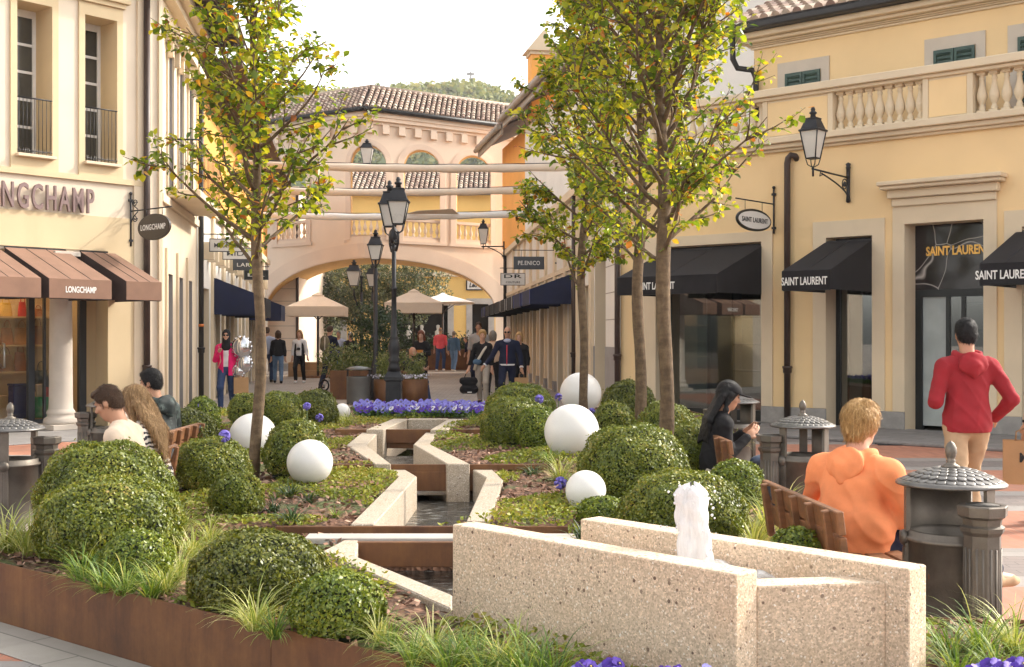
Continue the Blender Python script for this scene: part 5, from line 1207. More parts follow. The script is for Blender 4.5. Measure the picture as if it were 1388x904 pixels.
# --- agapanthus
AGA=mat('agapanthus_blue',(.17,.13,.50),.6,var=.2,vscale=40); STEM=mat('green_stem',(.10,.16,.04),.6)
ap=None
for px,Y,py,lb in ((270,14.1,553,'blue agapanthus above the farthest left shrub'),(433,14.6,566,'blue agapanthus on the shrub right of the left trunk'),(416,14.3,551,'blue agapanthus between the two left trunk shrubs'),(304,9.5,591,'pale blue agapanthus over the medium left shrub'),(731,13.1,541,'blue agapanthus on the right box cluster'),(757,15.5,538,'blue agapanthus at the slim right trunk'),(802,15.3,558,'blue agapanthus left of the dark far shrub'),(760,8.9,655,'dark blue flower in the right ground cover')):
    c=at(px,Y,0); z=zat(py,Y)
    o=thing('agapanthus',lb,'flower',(c.x,c.y,0),0,'blue agapanthus'); b=mb(STEM); b.tube([(0,.02,zs(0,Y)),(0,0,z-.04)],.005,5); b.build('stem',o); b=mb(AGA)
    for k in range(34):
        d=Vector((rnd.gauss(0,1),rnd.gauss(0,1),rnd.gauss(.3,1))).normalized()*.048; b.tube([d*.3+Vector((0,0,z)),d+Vector((0,0,z))],[.003,.012],5)
    b.build('flower_head',o)
# --- pansies
PU=[mat('pansy_violet',(.085,.03,.36),.6,var=.2,vscale=30),mat('pansy_blue',(.22,.20,.60),.6,var=.2,vscale=30),mat('pansy_white',(.66,.64,.74),.6,var=.05)]; PYE=mat('pansy_eye',(.7,.5,.06),.6); PDK=mat('pansy_throat',(.025,.01,.08),.7)
PLF=leaf_mat('pansy_leaf',[(0,(.035,.08,.015)),(1,(.10,.19,.03))],.2,.5)
def pansy_proto(col,seed):
    rg=random.Random(seed); o=thing('pansy','x','flower',(0,-50,0))
    n=46; g_=np.random.default_rng(seed); c=np.stack([g_.normal(0,.05,n),g_.normal(0,.05,n),g_.uniform(.01,.09,n)],1); u=unit(g_.normal(0,1,(n,3))*[1,1,.5]); v=unit(np.cross(u,g_.normal(0,1,(n,3)))); V,Fq=quads(c,u*.024,v*.013); mesh_np('leaves',V,Fq,[PLF],o)
    for k in range(5):
        b=mb(PU[col] if k<4 else PU[(col+1)%3]); a=rg.uniform(0,6.28); pc=Vector((rg.gauss(0,.045),rg.gauss(-.01,.045),rg.uniform(.085,.135))); ax=Euler((R(rg.uniform(35,75)),0,rg.uniform(-.9,.9))).to_matrix()
        for j,(an,rr) in enumerate(((90,.021),(35,.018),(145,.018),(200,.019),(340,.019),(270,.024))):
            cc=Vector((math.cos(R(an))*.017,math.sin(R(an))*.017,.002*(j%3))); ring=[pc+ax@(cc+Vector((math.cos(t)*rr,math.sin(t)*rr,.004*math.sin(2*t)))) for t in [2*math.pi*i/9 for i in range(9)]]; b.add([pc+ax@(cc+Vector((0,0,.004)))]+ring,[(0,1+i,1+(i+1)%9) for i in range(9)],True)
        b.use(PDK); b.add([pc+ax@Vector((math.cos(t)*.012,math.sin(t)*.012-.004,.010)) for t in [2*math.pi*i/8 for i in range(8)]],[tuple(range(8))]); b.use(PYE); b.add([pc+ax@Vector((math.cos(t)*.004,math.sin(t)*.004-.002,.0115)) for t in [2*math.pi*i/6 for i in range(6)]],[tuple(range(6))])
        b.build('blossom',o)
    return o
PP=[pansy_proto(0,1),pansy_proto(1,2),pansy_proto(0,3)]
used=[False]*3
def put_pansy(x,y,k,lb,s_):
    z=zs(0,y)
    if not used[k]: PP[k].location=(x,y,z); PP[k]['label']=lb; PP[k]['group']='pansies'; PP[k].scale=(s_,)*3; PP[k].rotation_euler=(0,0,rnd.uniform(-.6,.6)); used[k]=True
    else: dup(PP[k],(x,y,z),rnd.uniform(-.6,.6),lb,s_,'pansies')
LBF='violet and white pansy in the low row at the far end of the bed'; LBN='violet pansy at the front edge below the fountain'
for row,(Y,n) in enumerate(((16.5,27),(16.75,27),(17.0,26),(17.3,26),(17.6,25))):
    for k in range(n):
        px=486+(652-486)*(k+.5+rnd.uniform(-.3,.3))/n; c=at(px,Y); put_pansy(c.x,Y+rnd.uniform(-.1,.1),rnd.choice((0,1,2,1)),LBF,1.08)
for px,Y in ((786,4.28),(806,4.22),(822,4.3),(893,4.2),(912,4.16),(930,4.22),(948,4.15),(1003,4.1),(1020,4.13),(1040,4.1),(1062,4.12),(1335,4.3),(1352,4.25),(1370,4.32),(1386,4.25),(868,4.12),(1090,4.08),(970,4.1),(1310,4.2)):
    c=at(px,Y); put_pansy(c.x,Y,rnd.choice((0,0,2)),LBN,.84)
# ================================================================== trees
m, nt, out = new_mat('bark'); b_=N(nt,'ShaderNodeBsdfPrincipled'); L(nt,b_.outputs[0],out.inputs[0]); v=pos(nt,(1,1,.55))
n1=noise(nt,v,16,6,.7); n2=noise(nt,pos(nt,(1,1,3)),9,4,.6); cr=ramp(nt,[(.25,(.035,.022,.012)),(.45,(.10,.063,.034)),(.62,(.175,.118,.065)),(.8,(.26,.19,.12))]); L(nt,math_(nt,'ADD',math_(nt,'MULTIPLY',n1,.6),math_(nt,'MULTIPLY',n2,.4)),cr.inputs[0])
L(nt,cr.outputs[0],b_.inputs['Base Color']); b_.inputs['Roughness'].default_value=.85; L(nt,bump(nt,n1,.9,.02),b_.inputs['Normal']); BARKM=m
PEAR=leaf_mat('pear_leaf',[(0,(.05,.09,.014)),(.22,(.10,.165,.016)),(.45,(.21,.28,.022)),(.70,(.36,.385,.03)),(.90,(.50,.45,.04)),(.95,(.50,.30,.03)),(.985,(.44,.12,.025)),(1,(.16,.07,.03))],.48,.35)
def pear_tree(px,Y,tr,label,env,ztop,seed,nbr=44,nleaf=3400,lean=(0,0),ls=.035,cb=2.3):
    """upright ornamental pear: env(z)->crown radius"""
    rg=random.Random(seed); z0=zs(0,Y)-.03; c=at(px,Y,0); o=thing('ornamental_pear_tree',label,'tree',(c.x,c.y,0),0,'ornamental pear trees in the bed')
    b=mb(BARKM); tp=[]; n=26
    for k in range(n+1):
        t=k/n; z=z0+(ztop-z0)*t; tp.append(Vector((.022*math.sin(z*1.5+seed)+lean[0]*t+.02*math.sin(z*3.1+seed*2),.02*math.cos(z*1.3+seed)+lean[1]*t,z)))
    rs=[tr*(1.18 if k==0 else 1)*max(.10,(1-.86*(max(0,p.z-cb)/(ztop-cb))**.75 if p.z>cb else 1-.10*(p.z-z0)/(cb-z0)))*(1+.06*rg.uniform(-1,1)) for k,p in enumerate(tp)]
    b.tube(tp,rs,12)
    ends=[]; 
    def axis(z): 
        t=(z-z0)/(ztop-z0)*n; i=min(n-1,max(0,int(t))); f=t-i; return tp[i].lerp(tp[i+1],f), rs[i]*(1-f)+rs[i+1]*f
    def branch(p,d,ln,r,lvl):
        k=7 if lvl==0 else 5; pts=[p.copy()]; dd=d.copy()
        for i in range(k):
            dd=(dd+Vector((rg.gauss(0,.09),rg.gauss(0,.09),.07 if lvl==0 else .05))).normalized(); p=p+dd*ln/k; pts.append(p.copy())
        b.tube(pts,[max(.0022,r*(1-.82*i/k)) for i in range(k+1)],6 if lvl==0 else 4)
        if lvl<2:
            m_=max(2,int(ln*(5.5 if lvl==0 else 6))); 
            for j in range(m_):
                f=rg.uniform(.22,.95); i=min(k-1,int(f*k)); q=pts[i].lerp(pts[i+1],f*k-i); e_=(pts[i+1]-pts[i]).normalized(); s_=Vector((rg.gauss(0,1),rg.gauss(0,1),rg.gauss(0,.5))); s_=(s_-e_*s_.dot(e_)).normalized(); nd=(e_*.75+s_*.75).normalized()
                branch(q,nd,ln*rg.uniform(.22,.42) if lvl==0 else ln*rg.uniform(.3,.5),r*.45,lvl+1)
        for i in range(1,k+1): ends.append((pts[i-1],pts[i],lvl))
    ga=0
    for i in range(nbr):
        t=(i+.5)/nbr; z=cb-.15+(ztop-.35-cb)*t**.9; p,r=axis(z); ga+=2.399+rg.uniform(-.4,.4)
        E=env(min(z+.55,ztop-.1)); tilt=R(rg.uniform(50,74)) if t<.20 else R(rg.uniform(34,58)) if t<.45 else R(rg.uniform(22,42)); d=Vector((math.cos(ga)*math.sin(tilt),math.sin(ga)*math.sin(tilt),math.cos(tilt))); ln=max(.25,E*rg.uniform(.85,1.15)/max(.45,math.sin(tilt)*.92)); ln=min(ln,1.55)
        branch(p,d,ln,min(r*.55,.022),0)
    b.build('trunk',o)
    # leaves, hung in drooping pairs and whorls along the twigs
    V=[];Fq=[]
    w_=[(e_[1]-e_[0]).length*(.45,1.0,1.3)[e_[2]] for e_ in ends]; tot=sum(w_)
    for e_,ww in zip(ends,w_):
        x=nleaf*ww/tot; k=int(x)+(rg.random()<x-int(x))
        for j in range(k):
            f=rg.random(); q=e_[0].lerp(e_[1],f); dr=(e_[1]-e_[0]).normalized(); a=Vector((rg.gauss(0,1),rg.gauss(0,1),rg.gauss(-.25,.6))).normalized(); a=(a+dr*.35-Vector((0,0,.25))).normalized()
            l=ls*2*rg.uniform(.5,1.3); q=q+a*.022; sd=a.cross(Vector((rg.gauss(0,.5),rg.gauss(0,.5),1))).normalized(); up=sd.cross(a); wd=l*rg.uniform(.30,.40); cv=rg.uniform(-.12,.28)*l
            p0=q; p1=q+a*l*.42+sd*wd+up*wd*.35; p2=q+a*l*.95-up*cv; p3=q+a*l*.42-sd*wd+up*wd*.35; p4=q+a*l*.5-up*cv*.25; p5=q+a*l*.75+sd*wd*.62+up*(wd*.2-cv*.5); p6=q+a*l*.75-sd*wd*.62+up*(wd*.2-cv*.5)
            i=len(V); V+= [p0,p1,p5,p2,p6,p3,p4]; Fq+=[(i,i+1,i+6,i+6),(i+6,i+1,i+2,i+3),(i+6,i+3,i+4,i+5),(i,i+6,i+5,i+5)]
    V=np.array([tuple(p) for p in V]); Q=np.array(Fq); tri=Q[:,2]==Q[:,3]
    mesh_np('crown',V,[Q[tri][:,:3],Q[~tri]],[PEAR],o,True)
def envL(z): return float(np.interp(z,[2.1,2.5,3.0,3.5,4.0,4.6,5.4,6.1],[.55,.72,.80,.74,.60,.52,.40,.1]))
pear_tree(348,10.4,.048,'slim pear tree with yellow-green leaves standing left of the channel',envL,6.0,5,nbr=56,nleaf=7400,cb=2.25)
def envA(z): return float(np.interp(z,[2.2,2.6,3.1,3.7,4.3,5.0,5.8,6.5],[.6,.90,1.02,.96,.84,.72,.5,.1]))
pear_tree(899,10.4,.066,'thickest pear tree, right of the channel with its trunk nearest the fountain',envA,6.4,12,nbr=62,nleaf=10500,cb=2.3)
def envB(z): return float(np.interp(z,[2.3,2.8,3.4,4.2,5.2,6.2,7.4],[.3,.75,.95,.95,.85,.7,.1]))
pear_tree(868,14.2,.068,'pear tree with reddish trunk just behind the thickest one',envB,7.2,21,nbr=54,nleaf=9500,ls=.038,cb=2.5)
def envC(z): return float(np.interp(z,[2.2,2.7,3.4,4.2,5.2,6.4,7.8],[.6,.85,.90,.80,.50,.42,.1]))
pear_tree(791,17.0,.060,'slimmest and farthest pear tree beside the rear globe lamp',envC,7.8,33,nbr=56,nleaf=11000,ls=.040,cb=2.3)
# leafy trees and shrubs of the far square
def leafy(name,label,cat,loc,blobs,m_,ls,n,trunk=None,group=None,seed=1,inner=.55):
    rg=np.random.default_rng(seed); o=thing(name,label,cat,loc,0,group); C=[];D=[]
    per=[b_[1]*b_[2]*b_[3] for b_ in blobs]; tot=sum(per)
    for (cc,rx,ry,rz_),w_ in zip(blobs,per):
        k=int(n*w_/tot); d=unit(rg.normal(0,1,(k,3))); rr=1-np.abs(rg.normal(0,.16,k)); rr=rr*(1+.18*np.sin(d[:,0]*5+cc[0]*3)*np.sin(d[:,1]*4+cc[1])+.14*np.sin(d[:,2]*7+cc[2]*2+d[:,0]*3)); C.append(np.array(cc)+d*rr[:,None]*np.array([rx,ry,rz_])); D.append(d)
    C=np.concatenate(C); D=np.concatenate(D); k=len(C); nr=unit(D+rg.normal(0,.8,(k,3))); u=unit(np.cross(nr,rg.normal(0,1,(k,3)))); v=np.cross(nr,u); s_=ls*rg.uniform(.6,1.3,(k,1)); V,Fq=quads(C,u*s_,v*s_*.42); mesh_np('crown',V,Fq,[m_],o)
    b=mb(BARKM)
    if trunk:
        zt_=max(b_[0][2] for b_ in blobs); b.tube([(0,0,0),(.03,0,trunk*.5),(0,.03,trunk)],[.14,.11,.10],9)
        for cc,rx,ry,rz_ in blobs: b.tube([(0,0,trunk*.8),(cc[0]*.5,cc[1]*.5,(trunk+cc[2])*.55),(cc[0],cc[1],cc[2]+rz_*.3)],[.07,.045,.015],6)
    else: b.tube([(0,0,0),(0,0,.6)],.04,6)
    b.build('trunk',o); return o
OLV=leaf_mat('olive_leaf',[(0,(.03,.042,.022)),(.4,(.075,.095,.05)),(.75,(.15,.17,.09)),(1,(.30,.32,.20))],.2,.45,clump=1.3)
DKL=leaf_mat('laurel_leaf',[(0,(.008,.022,.008)),(.5,(.022,.05,.014)),(.9,(.06,.10,.03)),(1,(.25,.17,.10))],.12,.35,clump=2.5)
MIXL=leaf_mat('mixed_leaf',[(0,(.04,.07,.015)),(.4,(.10,.14,.03)),(.7,(.20,.21,.06)),(.88,(.35,.30,.18)),(1,(.30,.10,.05))],.2,.5,clump=3)
YT=62; s_=YT/F; c=at(512,YT)
leafy('olive_tree','wide grey-green olive tree on the far square seen under the arch','tree',(c.x,YT,0),[((-3.1,-.2,zat(398,YT)),1.2,1.1,1.3),((-2.9,-.3,zat(430,YT)),1.1,1.0,1.0),((-2.2,0,zat(405,YT)),1.7,1.4,1.5),((-.9,-.3,zat(383,YT)),1.8,1.5,1.4),((.8,0,zat(372,YT)),1.8,1.5,1.0),((2.2,-.2,zat(385,YT)),1.5,1.4,1.3),((1.4,.2,zat(412,YT)),1.5,1.3,1.1),((-.4,0,zat(415,YT)),2.0,1.3,1.2)],OLV,.085,19000,trunk=1.8,seed=4)
c=at(512,31.5); leafy('laurel_shrub','dark glossy shrub behind the double street lamp','shrub',(c.x,31.5,0),[((0,0,1.55),.68,.6,.85),((-.25,.05,2.0),.45,.4,.45),((.3,0,1.9),.4,.4,.5),((.1,-.1,.95),.75,.6,.5)],DKL,.05,5200,seed=6)
c=at(470,30.5); leafy('mixed_planting','loose reddish green planting in a rusty box behind the far bin','shrub',(c.x,30.5,0),[((-.25,0,.95),.5,.4,.38),((.5,0,.85),.55,.4,.35),((1.3,-.1,.85),.5,.4,.35),((.1,0,1.2),.3,.3,.2)],MIXL,.035,4200,seed=8)
# hedges in corten troughs on the far square
for px,Y,wd,h,lb in ((618,56.5,5.2,1.5,'long rusty trough with a low hedge on the far square'),):
    c=at(px,Y); o=thing('planter_trough',lb,'planter',(c.x,Y,0)); b=mb(CORTEN); b.box(-wd/2,wd/2,-.35,.35,0,.95); b.build('trough',o); rg=np.random.default_rng(3); n=3500; C=np.stack([rg.uniform(-wd/2,wd/2,n),rg.uniform(-.35,.35,n),.95+np.abs(rg.normal(.25,.2,n))],1); u=unit(rg.normal(0,1,(n,3))); v=unit(np.cross(u,rg.normal(0,1,(n,3)))); V,Fq=quads(C,u*.07,v*.035); mesh_np('hedge',V,Fq,[DKL],o)
# ================================================================== far square buildings, hill
YB_=mat('sunny_yellow_plaster',(.80,.55,.20),.9,var=.05,vscale=.4,fine=.01)
GF=mat('grey_door_frame',(.46,.44,.42),.8)
o=thing('yellow_house','sunlit yellow house closing the view under the arch','building',at(600,66),0)
b=MB(); ox=at(600,66).x
def bx(px,Y=66): return at(px,Y).x-ox
ops=[(bx(541),bx(607),0,zat(409,66)),(bx(640),bx(662),0,zat(412,66)),(bx(440),bx(462),0,3.2)]
facade_wall(b,ops,bx(395),bx(760),0,9.2,0,.3,YB_,GF); b.use(DARKIN); b.box(bx(520),bx(680),.5,.6,0,4); b.use(YB_); b.quad((bx(395),0,0),(bx(395),0,9.2),(bx(395),9,9.2),(bx(395),9,0)); b.quad((bx(760),0,0),(bx(760),9,0),(bx(760),9,9.2),(bx(760),0,9.2)); b.build('wall',o)
for a,c_,z0,z1 in ops: t=mb(GF); t.box(a-.32,a,-.06,-.001,0,z1+.3); t.box(c_,c_+.32,-.06,-.001,0,z1+.3); t.box(a,c_,-.06,-.001,z1,z1+.3); t.build('door_surround',o)
t=mb(TRIM); t.box(bx(395),bx(760),-.15,-.001,zat(375,66),zat(369,66)); t.build('string_course',o)
for px,py in ((425,378),(452,378)):
    t=mb(TRIM); z=zat(386,66); t.box(bx(px-14),bx(px+14),-.7,-.001,z-.15,z); b2=t.build('balcony',o); r_=mb(IRON); zz=z+.95; r_.tube([(bx(px-14),-.65,zz),(bx(px+14),-.65,zz)],.03,5)
    for k in range(9): r_.tube([(bx(px-14+3.5*k),-.65,z),(bx(px-14+3.5*k),-.8,z+.4),(bx(px-14+3.5*k),-.65,zz)],.02,4)
    r_.build('balcony_railing',b2)
b=mb(TILEBASE); b.add([(bx(395),-.5,9.15),(bx(760),-.5,9.15),(bx(740),4.2,11.3),(bx(470),4.2,11.3),(bx(760),9,9.15),(bx(395),9,9.15)],[(0,1,2,3),(1,4,2),(4,5,3,2),(5,0,3)]); b.use(TILE); A=Vector((bx(425),-.55,9.2)); tiles(b,A,(1,0,0),(0,4.7,2.15),int((bx(755)-bx(425))/.27),13,w=.27,l=.38,r=.105,seed=12); b.tube([(bx(400),-.4,9.3),(bx(470),4.2,11.42)],.12,6); b.build('roof',o)
b=mb(SIGNWHITE); xa,xb=bx(633,65.6),bx(656,65.6); za,zb_=zat(392,65.9),zat(380.5,65.9); b.box(xa,xb,-.12,-.07,za,zb_); b.use(IRON); b.box(xa-.06,xa,-.13,-.065,za-.06,zb_+.06); b.box(xb,xb+.06,-.13,-.065,za-.06,zb_+.06); b.box(xa,xb,-.13,-.065,zb_,zb_+.06); b.box(xa,xb,-.13,-.065,za-.06,za); so_=b.build('shop_sign',o); lettering('Leo b.',so_,wallM((xa+xb)/2,-.13,(za+zb_)/2),.7,.26,IRON,bold=.03,shear=.3)
for px in (553,571,593): b=mb(WHITEPL); b.lathe([(.12,0),(.1,.2),(.05,.8),(.16,1.1),(.17,1.5),(.06,1.62),(.10,1.75),(.09,1.85),(0,1.88)],10,(bx(px),.42,.3)); b.build('mannequin',o)
# cream wall left behind the arch
o=thing('cream_house','cream house with horizontal joints left under the arch','building',at(375,54),0); oc=at(375,54).x
b=mb(mat('warm_cream_plaster',(.70,.57,.45),.9,var=.04,vscale=.4)); x0,x1=at(330,54).x-oc,at(405,54).x-oc; b.box(x0,x1,0,9,0,8.2); b.build('wall',o); b=mb(jn.mats[0])
for k in range(12): b.box(x0,x1,-.006,-.001,.9+.55*k,.925+.55*k)
b.build('joint',o); b=mb(STONEBASE); b.box(x0,x1,-.05,-.001,0,.35); b.build('stone_plinth',o)
b=mb(WHITELET); b.box(at(345,53.9).x-oc,at(366,53.9).x-oc,-.10,-.03,zat(393,53.9),zat(371,53.9)); so_=b.build('shop_sign',o); lettering('VIO',so_,wallM(at(357,53.8).x-oc,-.11,zat(384,53.8)),.42,.2,IRON,bold=.02)
b=mb(PIPE); b.tube([(x1-.05,-.1,0),(x1-.05,-.1,8)],.07,8); b.build('downpipe',o); b=mb(PIPE); b.tube([(at(361,53.8).x-oc,-.1,0),(at(361,53.8).x-oc,-.1,8)],.08,8); 
# hill
HX=np.linspace(-260,160,150); HYs=np.linspace(300,640,60); X,Y=np.meshgrid(HX,HYs,indexing='ij')
prof=np.interp(X,[-260,-140,-75,-45,-12,10,60,160],[40,66,82,84,86,78,60,30]); rise=np.clip((Y-300)/110,0,1); rise=rise*rise*(3-2*rise); back=np.clip(1-(Y-480)/160,.6,1)
hn=sum(np.sin(X*f+a)*np.sin(Y*f*.8+b_)/f*.35 for f,a,b_ in ((.05,1,2),(.11,3,1),(.23,.5,2.5),(.5,2,4)))
Z=prof*rise*back+hn*.35*rise-2; idx=np.arange(X.size).reshape(X.shape); Fq=np.stack([idx[:-1,:-1].ravel(),idx[1:,:-1].ravel(),idx[1:,1:].ravel(),idx[:-1,1:].ravel()],1)
hm=mat('wooded_hill_ground',(.16,.20,.08),.95,var=.3,vscale=.03,world=True,bstr=0); ho=mesh_np('hill',np.stack([X.ravel(),Y.ravel(),Z.ravel()],1),Fq,[hm],None,True); struct(ho)
rg=np.random.default_rng(9); n=5200; hx=rg.uniform(-200,70,n); hy=rg.uniform(310,440,n); pf=np.interp(hx,[-260,-140,-75,-45,-12,10,60,160],[40,66,82,84,86,78,60,30]); rs_=np.clip((hy-300)/110,0,1); rs_=rs_*rs_*(3-2*rs_); hz=pf*rs_-2
Cc=[];Uu=[]
for k in range(14):
    d=unit(rg.normal(0,1,(n,3))); rad=rg.uniform(1.0,2.6,(n,1)); Cc.append(np.stack([hx,hy,hz+1.5],1)+d*rad*[1,1,.9])
C=np.concatenate(Cc); k=len(C); u=unit(rg.normal(0,1,(k,3))); v=unit(np.cross(u,rg.normal(0,1,(k,3)))); V,Fq=quads(C,u*1.0,v*.7)
HL=leaf_mat('hill_woods',[(0,(.09,.12,.035)),(.4,(.18,.21,.06)),(.75,(.30,.29,.11)),(1,(.36,.27,.12))],.2,.8,clump=.04); stuff(mesh_np('hill_woods',V,Fq,[HL]),'distant wood covering the hill behind the roofs','wood')
c=at(638,415); o=thing('antenna_mast','thin antenna mast on the hilltop','mast',(c.x,415,0)); b=mb(GREYSTONE); zt_=zat(97,415); b.tube([(0,0,78),(0,0,zt_)],.35,5); b.build('mast',o); b=mb(GREYSTONE); b.box(-1.4,1.2,-.3,.3,zt_-1.2,zt_-.4); b.box(-.6,1.5,-.3,.3,zt_-3,zt_-2.2); b.ball((.8,0,zt_-4.5),.8,8,6); b.build('antenna',o)
# ================================================================== street furniture
def double_lamp(px,Y,label,az=112):
    c=at(px,Y); o=thing('street_lamp',label,'street lamp',(c.x,Y,0),0,'iron street lamps'); H=3.06
    b=mb(IRON); b.box(-.135,.135,-.135,.135,0,.10); b.box(-.12,.12,-.12,.12,.10,.86); 
    for s_ in (-1,1):
        for (ax) in (0,1):
            for k in (-1,1):
                pass
    b.lathe([(.17,.86),(.20,.88),(.20,.93),(.16,.98),(.13,1.02)],4,(0,0,0),math.pi/4,False); b.lathe([(.11,1.02),(.085,1.10),(.075,1.16),(.10,1.20),(.07,1.24),(.085,1.32),(.095,1.40),(.07,1.50),(.055,1.53),(.07,1.55),(.055,1.57),(.042,1.9),(.038,2.3),(.050,2.31),(.050,2.34),(.036,2.35),(.034,H)],16)
    b.build('pole',o)
    b=mb(IRON)
    for s_ in (-1,1): b.box(-.09,.09,s_*.121,s_*.128,.18,.19); b.box(-.09,.09,s_*.121,s_*.128,.77,.78); b.box(-.09,-.08,s_*.121,s_*.128,.191,.769); b.box(.08,.09,s_*.121,s_*.128,.191,.769)
    b.build('pedestal_panel',o)
    a=R(az); dx,dy=math.cos(a),math.sin(a); br=mb(IRON); br.lathe([(.05,H-.02),(.085,H+.06),(.075,H+.16),(.03,H+.22),(0,H+.24)],10)
    for s_ in (-1,1):
        q=Vector((dx,dy,0))*s_*.24; br.tube([(0,0,H-.10),q*.5+Vector((0,0,H-.14)),q*.95+Vector((0,0,H-.02)),q+Vector((0,0,H+.15))],[.028,.024,.02,.02],8); br.ball(q*.55+Vector((0,0,H-.02)),.045,8,6)
    br.build('bracket',o)
    for s_ in (-1,1):
        q=Vector((dx,dy,0))*s_*.24; b=MB(); lantern(b,(q.x,q.y,H+.25),.30,.35); b.build('lantern',o)
    return o
double_lamp(534,19.2,'black iron street lamp with two lanterns and panelled pedestal at the bed end')
def single_lamp(px,Y,ytop,wd,label,arm=None):
    c=at(px,Y); o=thing('street_lamp',label,'street lamp',(c.x,Y,0),0,'iron street lamps'); zt_=zat(ytop,Y); hl=wd*1.05; zb_=zt_-hl-.40*1.0; b=mb(IRON); b.lathe([(.16,0),(.16,.5),(.12,.8),(.09,.9),(.06,1.0),(.05,zb_-.2)],12); 
    if arm: b.tube([(0,0,zb_-.75),(arm*.5,0,zb_-.70),(arm,0,zb_-.3),(arm,0,zb_-.12)],.03,6); b.tube([(0,0,zb_-.2),(0,0,zb_+.25),],.035,6); b.ball((0,0,zb_+.3),.06,8,6)
    else: b.tube([(0,0,zb_-.22),(0,0,zb_)],.03,6)
    b.build('pole',o); b=MB(); lantern(b,(arm or 0,0,zb_),wd,hl); b.build('lantern',o)
single_lamp(509,30,311,.34,'single-lantern iron lamp just left of the double lamp'); single_lamp(490,41,352,.46,'iron lamp with its lantern on a left arm beyond the dark shrub',-.25); single_lamp(505,44,357,.42,'farthest iron lamp half hidden behind another lamp post')
# bins
def bin_(x,y,rz,label):
    o=thing('litter_bin',label,'bin',(x,y,.008),rz,'cast iron litter bins'); m_=CASTIRON
    b=mb(m_); b.lathe([(.245,.0),(.25,.02),(.25,.05),(.235,.06),(.235,.585),(.252,.59),(.258,.60),(.252,.612),(.24,.615),(.24,.64),(.225,.645),(.225,.62),(.21,.60),(.205,.2)],36); b.build('drum',o)
    b=mb(m_); n=12; V=[]
    for k in range(n+1):
        a=R(115+110*k/n); V+=[(.232*math.cos(a),.232*math.sin(a),.64),(.232*math.cos(a),.232*math.sin(a),.872),(.222*math.cos(a),.222*math.sin(a),.872),(.222*math.cos(a),.222*math.sin(a),.64)]
    b.add(V,[f for k in range(n) for f in ((4*k,4*k+4,4*k+5,4*k+1),(4*k+3,4*k+2,4*k+6,4*k+7),(4*k+1,4*k+5,4*k+6,4*k+2))]+[(0,1,2,3),(4*n+3,4*n+2,4*n+1,4*n)],True); b.build('back_shield',o)
    for deg in (-115,20,245-120,):
        a=R(deg); d=Vector((math.cos(a),math.sin(a),0)); b=mb(m_); rot=(0,0,a)
        b.obox(d*.238+Vector((0,0,.755)),(.022,.075,.24),rot); b.obox(d*.244+Vector((0,0,.30)),(.02,.07,.56),rot)
        for k in (-1,0,1): b.obox(d*.256+Vector((-d.y,d.x,0))*k*.018+Vector((0,0,.30)),(.008,.008,.5),rot)
        b.ball(d*.252+Vector((0,0,.60)),(.03,.048,.042),10,7,rot); 
        for k in range(7):
            t=R(-60+20*k); p=d*.268+Vector((-d.y,d.x,0))*math.sin(t)*.035+Vector((0,0,.60+math.cos(t)*.035)); b.tube([d*.274+Vector((0,0,.585)),p],[.004,.009],5)
        b.ball(d*.250+Vector((0,0,.05)),(.03,.045,.04),10,7,rot); b.build('post',o)
    b=mb(CASTLID); b.lathe([(.285,.868),(.298,.872),(.30,.88),(.285,.892),(.26,.897),(.20,.925),(.12,.948),(.05,.958),(0,.96)],44)
    for j,(rr,zz,sl,nn,s_) in enumerate(((.245,.905,.42,30,.030),(.205,.924,.40,26,.028),(.165,.938,.32,22,.027),(.125,.949,.25,17,.026),(.085,.957,.18,12,.025))):
        for k in range(nn):
            a=2*math.pi*(k+.5*(j%2))/nn; b.ball((rr*math.cos(a),rr*math.sin(a),zz-.0015),(s_*1.15,s_*1.05,.0032),8,5,(0,sl*.75,a))
    b.build('lid',o)
    b=mb(m_); b.lathe([(.045,.955),(.05,.965),(.03,.975),(.022,.985),(.028,.992),(.02,.998),(.026,1.01),(.033,1.035),(.030,1.06),(.018,1.08),(0,1.092)],16)
    b.build('finial',o)
    # fluted octagonal ash column
    c=(.30,-.02,0); q=math.pi/8; b=mb(m_); b.lathe([(.115,0),(.115,.06),(.10,.08),(.098,.66),(.115,.68),(.118,.70),(.10,.71),(.105,.74),(.13,.755),(.133,.80),(.128,.805),(.10,.805),(.095,.80),(.0,.798)],8,c,q,False)
    for k in range(8):
        a=q+math.pi/8+k*math.pi/4; d=Vector((math.cos(a),math.sin(a),0)); tt=Vector((-d.y,d.x,0))
        for s_ in (-.016,.016): b.tube([Vector(c)+d*.092+tt*s_+Vector((0,0,.12)),Vector(c)+d*.092+tt*s_+Vector((0,0,.60))],.006,6)
    o.scale=(.87,.87,.97)
    b.build('ash_column',o); b=mb(mat('ash_sand',(.12,.11,.10),.95,var=.4,vscale=60)); b.lathe([(.09,.806),(.0,.812)],12,c); b.build('ash_sand',o)
    return o
p=at(1289,5.95); B1=bin_(p.x,p.y,R(-74),'nearest cast iron litter bin with fish-scale lid beside the fountain, at right')
for px,Y,rz,lb in ((1088,9.75,R(190),'cast iron litter bin behind the woman in orange'),(997,13.2,R(200),'cast iron litter bin behind the girl with the cap'),(14,9.4,R(35),'cast iron litter bin at the left frame edge'),(152,12.6,R(190),'cast iron litter bin behind the man in the beige shirt')):
    p=at(px,Y); dup(B1,(p.x,p.y,.008),rz,lb)
